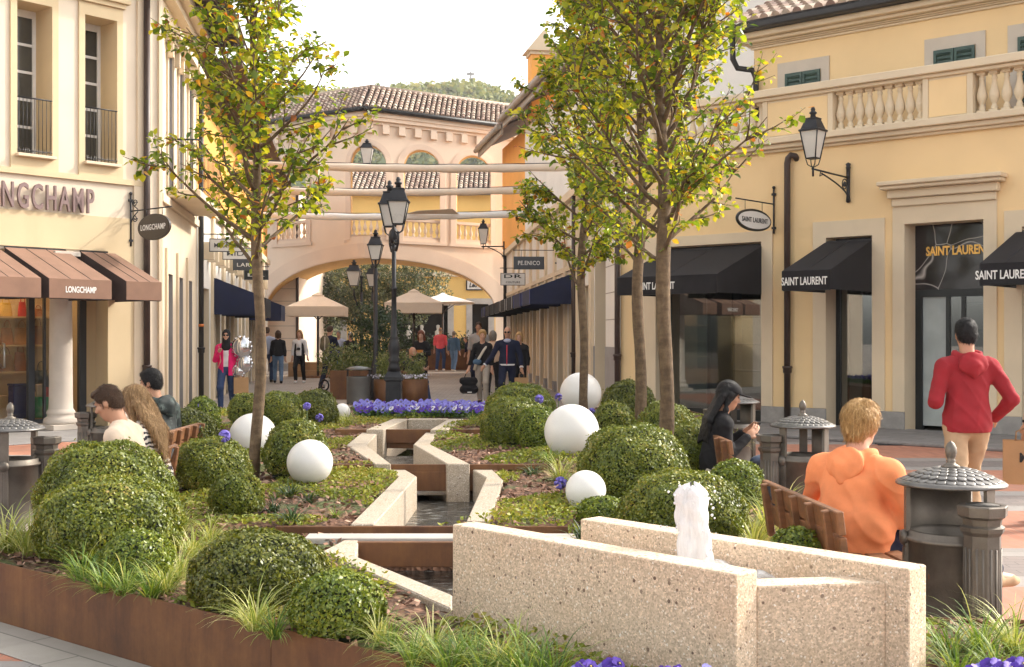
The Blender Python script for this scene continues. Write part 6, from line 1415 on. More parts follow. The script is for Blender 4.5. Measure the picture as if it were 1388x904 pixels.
# simple steel bin far
p=at(486,28); o=thing('steel_bin','round grey metal bin with a domed lid beside the drum planters','bin',(p.x,p.y,0)); SB_=mat('dull_steel',(.16,.16,.155),.45,.6,var=.15)
b=mb(SB_); b.lathe([(.27,.03),(.275,.06),(.275,.62),(.28,.64),(.26,.645),(.25,.6)],24); b.build('drum',o); b=mb(SB_); b.lathe([(.30,.80),(.31,.815),(.2,.86),(.0,.885)],24); b.build('lid',o); b=mb(IRON)
for s_ in (-1,1): b.box(s_*.25-.02,s_*.25+.02,-.02,.02,.0,.82)
b.build('post',o)
# benches: sitter faces +Y
def bench(loc,rz,label,ln=1.3):
    o=thing('bench',label,'bench',loc,rz,'wooden benches round the bed')
    b=mb(WOOD)
    for k in range(4): b.box(-ln/2,ln/2,-.20+.115*k,-.20+.115*k+.10,.405,.44)
    b.build('seat',o,bevel=.006)
    b=mb(WOOD)
    for k in range(2): b.obox((0,-.265-.015*k,.555+.125*k),(ln,.035,.115),(R(8),0,0))
    for k in range(5): b.obox((-ln/2+.12+(ln-.24)*k/4,-.300,.58),(.045,.04,.30),(R(8),0,0))
    b.build('backrest',o,bevel=.005)
    for s_ in (-1,1):
        b=mb(IRON); x=s_*(ln/2-.16); b.tube([(x,.18,0),(x,.14,.41)],.02,6); b.tube([(x,-.20,0),(x,-.20,.41),(x,-.30,.72)],.02,6); b.tube([(x,-.22,.405),(x,.2,.405)],.02,6); b.build('leg',o)
    return o
BN1=bench((1.80,6.45,.006),R(-90+4),'wooden bench with the woman in orange on it')
BN2=dup(BN1,(2.0,10.35,.006),R(-90+2),'wooden bench with the girl in a black cap on it')
BN3=dup(BN1,(-2.88,8.75,.006),R(90),'wooden bench with the young couple, behind the large left shrubs')
BN4=dup(BN1,(-3.30,11.2,.006),R(90),'wooden bench with the man in a dark patterned jacket')
BN5=dup(BN1,(at(553,29.4).x,29.4,.006),R(-60),'wooden bench beside the drum planters with the bald man')
# drum planters
def drum(px,Y,r,h,label,seed):
    c=at(px,Y); o=thing('drum_planter',label,'planter',(c.x,Y,0),0,'round rusty drum planters'); b=mb(CORTEN); b.lathe([(r,0),(r,h),(r-.02,h),(r-.02,h-.1),(0,h-.1)],28); b.build('drum',o)
    rg=np.random.default_rng(seed); V0=[];F0=[]
    n=900; t=rg.random(n); k=rg.integers(0,9,n); ang=k*.9+seed; base=np.stack([np.cos(ang)*r*.45,np.sin(ang)*r*.45,np.zeros(n)],1); C=base*(1+.3*t[:,None])+np.stack([rg.normal(0,.05,n),rg.normal(0,.05,n),h+t*(.35+.35*((k*37)%5)/5)],1); u=unit(rg.normal(0,1,(n,3))+[0,0,.8]); v=unit(np.cross(u,rg.normal(0,1,(n,3)))); V,Fq=quads(C,u*.035,v*.015); mesh_np('foliage',V,Fq,[MIXL],o)
    n=170; C=np.stack([rg.normal(0,r*.5,n),rg.normal(0,r*.5,n),h+.02+rg.uniform(0,.09,n)],1); u=unit(rg.normal(0,1,(n,3))); v=unit(np.cross(u,rg.normal(0,1,(n,3)))); V,Fq=quads(C,u*.03,v*.03); mesh_np('white_flowers',V,Fq,[PU[2]],o)
drum(524,28.2,.30,.57,'rusty drum planter half hidden by the double street lamp',2); drum(562,28.4,.315,.57,'rusty drum planter right of the double street lamp',5)
for px,Y,wd,lb in ((470,30.4,.75,'rusty steel planter box left behind the far bin'),(505,30.4,.6,'rusty steel planter box between bin and drum')):
    c=at(px,Y); o=thing('planter_box',lb,'planter',(c.x,Y,0),0,'rusty planter boxes'); b=mb(CORTEN); b.box(-wd/2,wd/2,-.3,.3,0,.72); b.build('box',o,bevel=.004); rg=np.random.default_rng(int(px)); n=500; C=np.stack([rg.uniform(-wd/2,wd/2,n),rg.uniform(-.3,.3,n),.72+np.abs(rg.normal(.1,.12,n))],1); u=unit(rg.normal(0,1,(n,3))); v=unit(np.cross(u,rg.normal(0,1,(n,3)))); V,Fq=quads(C,u*.04,v*.02); mesh_np('foliage',V,Fq,[MIXL],o)
# parasols
def parasol(px,Y,wpx,ytop,yed,yval,label,m_,rz=.1):
    c=at(px,Y); o=thing('parasol',label,'parasol',(c.x,Y,0),rz,'square cafe parasols'); w_=wpx*Y/F/2/ (math.cos(.1)+math.sin(.1)*.0); zt_,ze_,zv=zat(ytop,Y),zat(yed,Y),zat(yval,Y)
    b=mb(m_); n=6
    cs=[(-w_,-w_),(w_,-w_),(w_,w_),(-w_,w_)]
    for i in range(4):
        a,c2=cs[i],cs[(i+1)%4]; mid=((a[0]+c2[0])/2,(a[1]+c2[1])/2)
        b.add([(0,0,zt_),(a[0],a[1],ze_),(mid[0]*.985,mid[1]*.985,ze_-.04),(c2[0],c2[1],ze_)],[(0,1,2),(0,2,3)])
        b.add([(a[0],a[1],ze_),(c2[0],c2[1],ze_),(c2[0]*.99,c2[1]*.99,zv),(a[0]*.99,a[1]*.99,zv),(a[0]*.97,a[1]*.97,ze_-.01),(c2[0]*.97,c2[1]*.97,ze_-.01),(c2[0]*.965,c2[1]*.965,zv),(a[0]*.965,a[1]*.965,zv)],[(3,2,1,0),(4,5,6,7),(0,1,5,4),(2,3,7,6)])
    b.lathe([(.30,zt_-.10),(.30,zt_-.06),(0,zt_+.05)],4,(0,0,0),math.pi/4,False); b.build('canopy',o)
    b=mb(PIPE); b.tube([(0,0,.05),(0,0,zt_-.05)],.045,8); b.build('pole',o); b=mb(PIPE)
    for x,y in cs: b.tube([(0,0,ze_-.5),(x*.6,y*.6,ze_+(zt_-ze_)*.36),(x*.97,y*.97,ze_)],.018,5)
    b.build('ribs',o); b=mb(WOOD); b.box(-.5,.5,-.5,.5,0,.06); b.build('base',o,bevel=.01); return o
parasol(431,46,76,398,416,429,'beige square parasol left under the bridge arch',CREAMCANV,.06); parasol(561,47,76,393,411,425,'beige square parasol right of the double lamp',CREAMCANV,.06); parasol(600,58,70,398,410,413,'white parasol behind the beige one, lower right',WHITECANV,.3)
# timber steps by the first parasol
c=at(425,47.5); o=thing('timber_platform','low timber platform box beside the left parasol','platform',(c.x,47.5,0)); b=mb(mat('pale_timber',(.45,.27,.13),.6,var=.2,vscale=2)); b.box(-.9,.9,-.5,.5,0,.55); b.box(-.55,1.1,-.9,-.501,0,.25); b.build('box',o,bevel=.01)

c=P(1233,603,.006); o=thing('drain_grate','dark slotted drain grate in the red paving by the right pavement','drain',(c.x,c.y,.006),R(-4)); b=mb(IRON)
for k in range(12): b.box(-.45+.075*k,-.45+.075*k+.05,-.09,.09,.0,.012)
b.box(-.47,.47,-.11,-.091,0,.012); b.box(-.47,.47,.091,.11,0,.012); b.build('grate',o)

m, nt, out = new_mat('haze_air'); pv=N(nt,'ShaderNodeVolumePrincipled'); pv.inputs['Color'].default_value=(.93,.95,1,1); pv.inputs['Density'].default_value=.0003; pv.inputs['Anisotropy'].default_value=.2; L(nt,pv.outputs[0],out.inputs['Volume'])
hz=mb(m); hz.box(-425,325,-65,705,-1,112); ho=hz.build('haze'); stuff(ho,'thin pale haze in the air over the square and the hill','haze')
# ================================================================== people (one continuous surface each, clothes as shells over it)
def surface_nets(F_,org,h):
    S=F_<0; nx,ny,nz=F_.shape
    corners=[(i,j,k) for i in (0,1) for j in (0,1) for k in (0,1)]
    cnt=sum(S[i:nx-1+i,j:ny-1+j,k:nz-1+k].astype(np.int8) for i,j,k in corners); act=(cnt>0)&(cnt<8)
    ids=np.argwhere(act); n=len(ids)
    if n==0: return np.zeros((0,3)),np.zeros((0,4),int)
    acc=np.zeros((n,3)); c=np.zeros(n)
    vals={co:F_[ids[:,0]+co[0],ids[:,1]+co[1],ids[:,2]+co[2]] for co in corners}
    for a in corners:
        for ax in range(3):
            if a[ax]==0:
                b=list(a); b[ax]=1; b=tuple(b); fa,fb=vals[a],vals[b]; m_=(fa<0)!=(fb<0); t=fa[m_]/(fa[m_]-fb[m_]); p=np.tile(np.array(a,float),(m_.sum(),1)); p[:,ax]=t; acc[m_]+=p; c[m_]+=1
    V=(ids+acc/c[:,None])*h+org; lut=-np.ones(act.shape,int); lut[act]=np.arange(n); Q=[]
    for ax in range(3):
        o1,o2=[(1,2),(2,0),(0,1)][ax]; sl0=[slice(None)]*3; sl1=[slice(None)]*3; sl0[ax]=slice(0,-1); sl1[ax]=slice(1,None)
        s0,s1=S[tuple(sl0)],S[tuple(sl1)]; e=np.argwhere(s0!=s1); e=e[(e[:,o1]>0)&(e[:,o2]>0)]
        lim=np.array(act.shape); e=e[(e[:,o1]<lim[o1])&(e[:,o2]<lim[o2])&(e[:,ax]<lim[ax])]
        if not len(e): continue
        def g(d1,d2): q=e.copy(); q[:,o1]-=d1; q[:,o2]-=d2; return lut[q[:,0],q[:,1],q[:,2]]
        q=np.stack([g(1,1),g(0,1),g(0,0),g(1,0)],1); fl=S[e[:,0],e[:,1],e[:,2]]; q[~fl]=q[~fl][:,::-1]; Q.append(q)
    return V,np.concatenate(Q)
class SD:
    def __init__(s): s.p=[]
    def cap(s,a,b,ra,rb=None,k=.02,sub=False): s.p.append(('c',np.array(a,float),np.array(b,float),ra,ra if rb is None else rb,k,sub)); return s
    def ell(s,c,r,rot=None,k=.02,sub=False):
        m_=np.array(Euler(rot).to_matrix()) if rot is not None and len(np.shape(rot))==1 else (np.eye(3) if rot is None else np.array(rot)); s.p.append(('e',np.array(c,float),np.array(r,float),m_,None,k,sub)); return s
    def inflate(s,e): 
        o=SD()
        for t in s.p: o.p.append((t[0],t[1],t[2],t[3]+e,t[4]+e,t[5],t[6]) if t[0]=='c' else (t[0],t[1],t[2]+e,t[3],t[4],t[5],t[6]))
        return o
    def mesh(s,name,h,mats,parent,cut=None,fold=None,seed=0):
        lo=np.min([np.minimum(t[1]-t[3],t[2]-t[4]) if t[0]=='c' else t[1]-t[2].max() for t in s.p if not t[6]],0)-.05; hi=np.max([np.maximum(t[1]+t[3],t[2]+t[4]) if t[0]=='c' else t[1]+t[2].max() for t in s.p if not t[6]],0)+.05
        n=np.ceil((hi-lo)/h).astype(int)+1; F_=np.full(n,.2,np.float32); ax=[lo[i]+h*np.arange(n[i]) for i in range(3)]
        for t in s.p:
            if t[0]=='c': l_=np.minimum(t[1]-t[3],t[2]-t[4])-.06; u_=np.maximum(t[1]+t[3],t[2]+t[4])+.06
            else: l_=t[1]-t[2].max()-.06; u_=t[1]+t[2].max()+.06
            i0=np.maximum(0,np.floor((l_-lo)/h).astype(int)); i1=np.minimum(n,np.ceil((u_-lo)/h).astype(int)+1)
            if (i1<=i0).any(): continue
            X=ax[0][i0[0]:i1[0],None,None]; Y=ax[1][None,i0[1]:i1[1],None]; Z=ax[2][None,None,i0[2]:i1[2]]
            if t[0]=='c':
                a,b=t[1],t[2]; d=b-a; dd=max(1e-9,d@d); w=np.clip(((X-a[0])*d[0]+(Y-a[1])*d[1]+(Z-a[2])*d[2])/dd,0,1); f=np.sqrt((X-a[0]-w*d[0])**2+(Y-a[1]-w*d[1])**2+(Z-a[2]-w*d[2])**2)-(t[3]+(t[4]-t[3])*w)
            else:
                c,r,m_=t[1],t[2],t[3]; P_=[m_[0,i]*(X-c[0])+m_[1,i]*(Y-c[1])+m_[2,i]*(Z-c[2]) for i in range(3)]; k0=np.sqrt(sum((P_[i]/r[i])**2 for i in range(3))); k1=np.sqrt(sum((P_[i]/r[i]**2)**2 for i in range(3)))+1e-9; f=k0*(k0-1)/k1
            sub=F_[i0[0]:i1[0],i0[1]:i1[1],i0[2]:i1[2]]; k=t[5]
            if t[6]: 
                hh=np.clip(.5-.5*(sub+f)/k,0,1); sub[...]=sub*(1-hh)-f*hh+k*hh*(1-hh)
            else:
                hh=np.clip(.5+.5*(sub-f)/k,0,1); sub[...]=sub*(1-hh)+f*hh-k*hh*(1-hh)
        X,Y,Z=np.meshgrid(*ax,indexing='ij',sparse=True)
        if fold:
            am,fr=fold; r_=np.random.default_rng(seed); ph=r_.uniform(0,6.28,8)
            F_+=am*(np.sin(Z*fr+2.2*np.sin(X*fr*.45+ph[0])+1.6*np.sin(Y*fr*.4+ph[1])+ph[2])*.30+.20*np.sin(Z*fr*2.1+X*fr*1.7+Y*fr*1.4+ph[4])-.85*(1-np.abs(np.sin(Z*fr*.62+X*fr*.30+2.0*np.sin(X*fr*.28+ph[6])+1.3*np.sin(Y*fr*.33+Z*fr*.12+ph[7]))))**4-.55*(1-np.abs(np.sin(Z*fr*.38-X*fr*.55+1.7*np.sin(Z*fr*.2+ph[3])+Y*fr*.4+ph[5])))**5-.22*np.sin(Z*fr*2.6+1.4*np.sin(X*fr*.8+ph[1])+ph[0])*np.clip(1.2-Z*1.1,0,1)+.15)
        if cut is not None:
            for cf in (cut if isinstance(cut,list) else [cut]): F_=np.maximum(F_,cf(X,Y,Z))
        V,Q=surface_nets(F_,lo,h)
        if len(V)==0: return None
        return mesh_np(name,V,Q,mats,parent,True)
def skin(c,nm): return mat('skin_'+nm,c,.55,var=.06,vscale=9,fine=.02,bstr=.08)
SK={'fair':skin((.56,.31,.21),'fair'),'tan':skin((.45,.235,.145),'tan'),'warm':skin((.50,.26,.16),'warm'),'pale':skin((.62,.38,.29),'pale')}
def cloth(nm,c,rough=.85,fine=.10): return mat('cloth_'+nm,c,rough,var=.10,vscale=7,fine=fine,fscale=260,bstr=.25,bdist=.002,spec=.25)
CL={k:cloth(k,v) for k,v in {'orange':(.86,.29,.12),'red':(.31,.022,.03),'khaki':(.46,.31,.19),'navy':(.012,.016,.04),'black':(.014,.013,.015),'pink':(.78,.02,.16),'jeans':(.035,.06,.14),'lightjeans':(.12,.19,.30),'white':(.72,.71,.72),'sky':(.40,.44,.58),'beige':(.56,.40,.285),'grey':(.36,.33,.31),'coral':(.72,.10,.12),'denim':(.07,.13,.21),'stone':(.38,.33,.28),'darkgreen':(.02,.032,.028),'cream':(.62,.55,.46),'olive':(.16,.135,.085),'oat':(.66,.52,.40)}.items()}
m, nt, out = new_mat('cloth_zebra'); b_=N(nt,'ShaderNodeBsdfPrincipled'); L(nt,b_.outputs[0],out.inputs[0]); v=pos(nt); wv=N(nt,'ShaderNodeTexWave'); wv.bands_direction='Z'; wv.inputs['Scale'].default_value=8; wv.inputs['Distortion'].default_value=7; wv.inputs['Detail'].default_value=2; wv.inputs['Detail Scale'].default_value=1.6; L(nt,v,wv.inputs[0]); cr=ramp(nt,[(.42,(.03,.025,.03)),(.52,(.62,.55,.48))]); L(nt,wv.outputs['Fac'],cr.inputs[0]); L(nt,cr.outputs[0],b_.inputs['Base Color']); b_.inputs['Roughness'].default_value=.9; CL['zebra']=m
m, nt, out = new_mat('cloth_camo'); b_=N(nt,'ShaderNodeBsdfPrincipled'); L(nt,b_.outputs[0],out.inputs[0]); v=pos(nt); n1=noise(nt,v,13,3); cr=ramp(nt,[(.40,(.015,.022,.022)),(.52,(.05,.07,.065)),(.62,(.10,.125,.115)),(.7,(.02,.028,.028))],'CONSTANT'); L(nt,n1,cr.inputs[0]); L(nt,cr.outputs[0],b_.inputs['Base Color']); b_.inputs['Roughness'].default_value=.7; CL['camo']=m
def hairm(nm,c,c2=None):
    if 'hair_'+nm in MATS: return MATS['hair_'+nm]
    m, nt, out = new_mat('hair_'+nm); b_=N(nt,'ShaderNodeBsdfPrincipled'); L(nt,b_.outputs[0],out.inputs[0]); n1=noise(nt,pos(nt,(1,1,.16)),95,4,.7); cr=ramp(nt,[(.3,sc(c,.5)),(.55,c),(.75,c2 or sc(c,1.5))]); L(nt,n1,cr.inputs[0]); L(nt,cr.outputs[0],b_.inputs['Base Color']); b_.inputs['Roughness'].default_value=.55; b_.inputs['Specular IOR Level'].default_value=.22; L(nt,bump(nt,n1,.8,.008),b_.inputs['Normal']); MATS['hair_'+nm]=m; return m
HR={'black':hairm('black',(.012,.011,.012)),'brown':hairm('brown',(.06,.032,.018)),'blonde':hairm('blonde',(.44,.26,.10),(.66,.46,.24)),'darkblonde':hairm('darkblonde',(.30,.18,.085),(.62,.43,.23)),'white':hairm('white',(.55,.53,.50)),'red':hairm('red',(.16,.045,.02)),'grey':hairm('grey',(.22,.19,.16)),'buzz':hairm('buzz',(.16,.10,.07))}
GLOSSB=mat('black_plastic',(.01,.01,.012),.15,bstr=0)
def strands(ho,m_,hu,parent,n,ln):
    me=ho.data; nv=len(me.vertices); co=np.zeros(nv*3); no=np.zeros(nv*3); me.vertices.foreach_get('co',co); me.vertices.foreach_get('normal',no); co=co.reshape(-1,3); no=no.reshape(-1,3); rg=np.random.default_rng(nv); i=rg.integers(0,nv,n); p=co[i]; nn=no[i]
    d=-np.asarray(hu)[None,:]+rg.normal(0,.28,(n,3)); d=unit(d-nn*(d*nn).sum(1,keepdims=True)); sd=unit(np.cross(d,nn)); L_=ln*rg.uniform(.5,1.2,(n,1)); w_=.0022; V=[];S=4
    for k in range(S+1):
        t=k/S; q=p+nn*(.001+.004*math.sin(math.pi*t)+.003*t)+d*L_*t+sd*rg.normal(0,.003,(n,1))*t-np.array([0,0,.25])*L_*t*t; V+= [q-sd*w_*(1-.7*t),q+sd*w_*(1-.7*t)]
    V=np.stack(V,1).reshape(-1,3); b0=np.arange(n)[:,None]*(2*(S+1)); F4=np.concatenate([b0+np.array([[2*k,2*k+1,2*k+3,2*k+2]]) for k in range(S)]); mesh_np('hair_strands',V,F4,[m_],ho)
def V3(*a): return np.array(a,float)
def person(label,loc,face,H=1.72,skin_='fair',top='black',bottom='jeans',shoe='black',hair=('short','brown'),lean=0,sit=False,arms=None,legs=None,head=(0,0,0),build=1.0,fem=False,h=.015,fold=.004,sleeve=1.0,hood=False,hem=None,open_=False,fingers=False,neck='crew',inner=None,group=None):
    """face: heading in degrees (270 = towards the camera). Local +Y is the front, units of a 1.72 m figure."""
    k=H/1.72; o=thing('person',label,'person',loc,R(face-90),group,k)
    m_=SK[skin_]
    sw=.172 if fem else .195; sw*=build
    pz=.475 if sit else .93; tl=.93 if sit else 1.0; pel=V3(0,0,pz)
    la=R(lean); sd=V3(0,math.sin(la),math.cos(la)); fw=V3(0,math.cos(la),-math.sin(la))
    belly=pel+sd*.16*tl; chest=pel+sd*.34*tl; nk=pel+sd*.525*tl; shz=pel+sd*.452*tl
    yaw,pitch,roll=[R(a) for a in head]
    hm_=Matrix.Rotation(yaw,3,'Z')@Matrix.Rotation(pitch,3,'X')@Matrix.Rotation(roll,3,'Y'); hm=np.array(hm_)
    hr,hf,hu=hm[:,0],hm[:,1],hm[:,2]
    hc=nk+sd*.055+hu*.125+hf*.03
    sh={s:shz+V3(s*sw,0,0)-sd*.015 for s in (-1,1)}; hp={s:pel+V3(s*.092,0,-.03) for s in (-1,1)}
    A=arms or {}; elb={};wri={};hdr={}
    for s in (-1,1):
        a=A.get(s)
        if a is None: e=sh[s]+V3(s*.05,-.02,-.285); w=e+V3(s*.01,.06,-.245)
        else: e=sh[s]+V3(*a[0])*V3(s,1,1); w=e+V3(*a[1])*V3(s,1,1)
        elb[s],wri[s]=e,w; d=w-e; hdr[s]=d/np.linalg.norm(d)
    kn={};an={}
    LG=legs or {}
    for s in (-1,1):
        l=LG.get(s)
        if l is None:
            if sit: kx=hp[s]+V3(s*.03,.43,-.005); ax_=kx+V3(0,.03,-.40)
            else: kx=hp[s]+V3(s*.012,.02,-.42); ax_=kx+V3(0,-.03,-.41)
        else: kx=hp[s]+V3(*l[0])*V3(s,1,1); ax_=kx+V3(*l[1])*V3(s,1,1)
        kn[s],an[s]=kx,ax_
    # ---- body
    B=SD(); rot_t=np.array(Matrix.Rotation(-la,3,'X'))
    B.ell(hc+hu*.022-hf*.012,(.073,.092,.098),hm,.02).ell(hc-hu*.045+hf*.022,(.056,.066,.075),hm,.03).ell(hc-hu*.098+hf*.055,(.024,.02,.018),hm,.03)
    B.cap(hc+hu*.012+hf*.082,hc-hu*.026+hf*.102,.009,.0135,.012).ell(hc-hu*.031+hf*.094,(.018,.012,.009),hm,.01)
    B.ell(hc+hu*.022+hf*.076,(.05,.014,.012),hm,.012).ell(hc-hu*.058+hf*.083,(.022,.009,.006),hm,.006).ell(hc-hu*.068+hf*.080,(.019,.009,.006),hm,.006)
    for s in (-1,1):
        B.ell(hc+hr*s*.074-hu*.012-hf*.008,(.010,.022,.031),hm,.006); B.ell(hc+hr*s*.032+hu*.008+hf*.090,(.014,.012,.009),hm,.012,True); B.ell(hc+hr*s*.038-hu*.025+hf*.058,(.024,.022,.018),hm,.02)
    B.cap(nk-sd*.07,hc-hu*.06-hf*.02,.060*build,.054,.03)
    tw=.150*build if not fem else .135*build
    B.ell(chest,(tw,.098*build,.17),rot_t,.05).ell(belly,(tw*.92,.092*build,.15),rot_t,.05).ell(pel+sd*.02,(.150*build+(.012 if fem else 0),.105*build,.12),rot_t,.05)
    B.cap(sh[-1],sh[1],.058,.058,.05)
    for s in (-1,1):
        B.cap(sh[s],elb[s],.048*build,.038,.03).cap(elb[s],wri[s],.038,.025,.015)
        B.cap(hp[s],kn[s],.083*build,.054,.04).cap(kn[s],an[s],.052,.034,.02)
        fd=kn[s]-hp[s] if sit else V3(0,1,0); fd=V3(fd[0]*.6,max(.3,fd[1]),0); fd/=np.linalg.norm(fd)
        B.cap(an[s]+V3(0,0,-.03),an[s]+fd*.14+V3(0,0,-.055),.034,.026,.02)
        # hand
        d=hdr[s]; w=wri[s]; side=np.cross(d,V3(0,0,1.)); side=side/np.linalg.norm(side) if np.linalg.norm(side)>.3 else V3(1,0,0)
        if abs(d[2])>.75: side=V3(0,1,0)-d*d[1]; side/=np.linalg.norm(side)
        nrm=np.cross(side,d); cur=-nrm*(1 if s>0 else -1)
        if A.get(s) and len(A[s])>2: 
            side=V3(*A[s][2]); side=side-d*(side@d); side/=np.linalg.norm(side); nrm=np.cross(side,d); cur=V3(*A[s][3]) if len(A[s])>3 else -nrm
        if fingers or h<.01:
            mt=np.stack([side,d,np.cross(side,d)],1)
            B.ell(w+d*.055,(.040,.052,.017),mt,.015)
            for q,(off,ln,rr) in enumerate(((-.029,.058,.0085),(-.010,.068,.0092),(.010,.072,.0092),(.029,.064,.009))):
                b0=w+d*.092+side*off; b1=b0+d*ln*.45+cur*.012; b2=b1+d*ln*.35+cur*.022; b3=b2+d*ln*.12+cur*.022
                B.cap(b0,b1,rr,rr,.004).cap(b1,b2,rr,rr*.92,.003).cap(b2,b3,rr*.92,rr*.8,.003)
            t0=w+d*.03+side*.034; t1=t0+side*.026+d*.03+cur*.008; t2=t1+d*.032+cur*.014; B.cap(t0,t1,.013,.011,.008).cap(t1,t2,.011,.009,.004)
        else:
            B.cap(w,w+d*.07,.03,.036,.02).cap(w+d*.07,w+d*.14+cur*.03,.034,.020,.02).cap(w+d*.03,w+d*.075+side*.045,.014,.011,.01)
    B.mesh('body',h if h>=.01 else h,[m_],o)
    # ---- top
    e=.022; T=SD()
    T.ell(chest,(tw+e,.100*build+e,.185),rot_t,.06).ell(belly,((tw+e)*.97,.098*build+e+.008,.17),rot_t,.06).cap(sh[-1]*.93+shz*.07,sh[1]*.93+shz*.07,.054+e*.6,.054+e*.6,.06)
    hemz=hem if hem is not None else (-.03 if not sit else -.02)
    T.ell(pel+sd*.05,(.158*build+e+(.012 if fem else 0),.112*build+e,.19),rot_t,.06)
    if hemz<-.05: T.ell(pel+sd*(hemz+.03),(.166*build+e,.118*build+e,.17),rot_t,.06)
    for s in (-1,1):
        T.cap(nk-sd*.02+V3(s*.05,0,0),sh[s]-V3(s*.02,0,0),.058,.060,.05)
        T.cap(sh[s],elb[s],.054*build+.010,.046+.010,.04)
        if sleeve>.55: T.cap(elb[s],elb[s]+(wri[s]-elb[s])*min(1,sleeve)*.97,.050+.008,.036+.006,.02)
    if hood:
        Hd=SD()
        for q in range(13):
            t=math.pi*(-.12+1.24*q/12); p=nk+sd*.030+V3(math.cos(t)*.092,0,0)-fw*(math.sin(t)*.078-.012)-sd*(.028*math.sin(t)+.012); Hd.cap(p,p-sd*.03,.026+.012*max(0,math.sin(t)),None,.03)
        Hd.ell(nk-fw*.118-sd*.055,(.118,.042,.095),rot_t,.04); Hd.cap(nk-fw*.145-sd*.07,nk-fw*.150-sd*.155,.042,.016,.05); Hd.ell(nk-fw*.05+sd*.06,(.075,.06,.075),rot_t,.02,True)
        Hd.mesh('hood',min(h,.010),[CL[top]],o,fold=(.006,34),seed=5)
    cuts=[]
    if not sit or True:
        cz=pel[2]+hemz
        cuts.append(lambda X,Y,Z: cz-Z if not sit else np.where((Y<.16),cz-.02-Z,cz+.02-Z+0*X))
    if open_: cuts.append(lambda X,Y,Z: np.where((Y>chest[1]-.0)&(Z<nk[2]+.05), .052-np.abs(X)+.0*Z, -1))
    if sleeve<=.55: pass
    # neck opening
    nc=nk+fw*.03+sd*.04; cuts.append(lambda X,Y,Z: .075-np.sqrt((X-nc[0])**2+(Y-nc[1])**2+((Z-nc[2])*.9)**2))
    if sit and fem and build>1.2: T.ell(pel+sd*.09,(.205*build*.95,.150*build,.13),rot_t,.07)
    T.mesh('shirt' if sleeve<.9 else 'jacket',h,[CL[top]],o,cut=cuts,fold=(fold,26),seed=len(label))
    if inner:
        I=SD(); I.ell(chest+fw*.004,(tw+.010,.100*build+.014,.18),rot_t,.05).ell(belly,(tw*.95+.006,.098*build+.012,.17),rot_t,.05).ell(pel+sd*.05,(.15*build,.105*build+.006,.16),rot_t,.05); cz2=pel[2]+hemz+.02
        I.mesh('inner_shirt',h,[CL[inner]],o,cut=[lambda X,Y,Z: cz2-Z])
    # ---- trousers
    Tr=SD(); e=.014
    Tr.ell(pel+sd*.01,(.156*build+(.014 if fem else 0),.110*build+.004,.13),rot_t,.05)
    for s in (-1,1):
        fl=an[s]+(an[s]-kn[s])*-.03; Tr.cap(hp[s],kn[s],.088*build+e*.6,.060+e,.04).cap(kn[s],fl,.058+e,.044+e*1.1,.025)
    Tr.mesh('trousers',h,[CL[bottom]],o,cut=[lambda X,Y,Z: Z-(pel[2]+.10)],fold=(fold*.9,30),seed=len(label)+3)
    # ---- shoes
    for s in (-1,1):
        fd=kn[s]-hp[s] if sit else V3(0,1,0); fd=V3(fd[0]*.6,max(.3,fd[1]),0); fd/=np.linalg.norm(fd)
        tilt=0
        S_=SD(); a=an[s]+V3(0,0,-.045); S_.cap(a-fd*.035+V3(0,0,-.012),a+fd*.13+V3(0,0,-.022),.042,.034,.02).cap(a+V3(0,0,.05),a,.043,.045,.02).cap(a+fd*.13+V3(0,0,-.022),a+fd*.17+V3(0,0,-.025),.034,.026,.02)
        zb_=a[2]-.052; S_.mesh('shoe',min(h,.013),[CL[shoe]],o,cut=[lambda X,Y,Z,zb_=zb_: zb_-Z])
    # ---- hair
    st,hcn=hair
    if st:
        Hh=SD(); g=hc+hu*.030-hf*.014
        th={'buzz':.004,'short':.009,'crop':.012,'bald':.003}.get(st,.02)
        Hh.ell(g,(.074+th,.092+th,.092+th),hm,.02)
        def hl(X,Y,Z,slope=.75,off=.035):
            dx,dy,dz=X-hc[0],Y-hc[1],Z-hc[2]; f=dx*hf[0]+dy*hf[1]+dz*hf[2]; u=dx*hu[0]+dy*hu[1]+dz*hu[2]; return (f-off-np.maximum(u-.03,-.0)*slope*1.0) if False else (f-.022-(u+.04)*.52)*.9
        ct=[hl]
        if st in ('short','buzz','crop'):
            def low(X,Y,Z): 
                dx,dy,dz=X-hc[0],Y-hc[1],Z-hc[2]; u=dx*hu[0]+dy*hu[1]+dz*hu[2]; f=dx*hf[0]+dy*hf[1]+dz*hf[2]; return -(u+.045+.62*np.maximum(0,-f-.015))
            ct.append(low)
            Hh.ell(hc-hu*.018-hf*.040,(.071+th*.3,.060+th*.5,.075),hm,.025)
            if st=='short': Hh.ell(hc+hu*.085+hf*.02,(.056,.066,.024),hm,.03)
        elif st=='bald':
            def low(X,Y,Z):
                dx,dy,dz=X-hc[0],Y-hc[1],Z-hc[2]; u=dx*hu[0]+dy*hu[1]+dz*hu[2]; f=dx*hf[0]+dy*hf[1]+dz*hf[2]; return np.maximum(np.maximum(-(u+.05),u-.055),f-.02)
            ct=[low]
        elif st=='pixie':
            Hh.ell(hc+hu*.042-hf*.026,(.089,.101,.088),hm,.03).ell(hc-hu*.04-hf*.065,(.070,.045,.07),hm,.03); Hh.ell(hc+hu*.088+hf*.015,(.068,.078,.042),hm,.03)
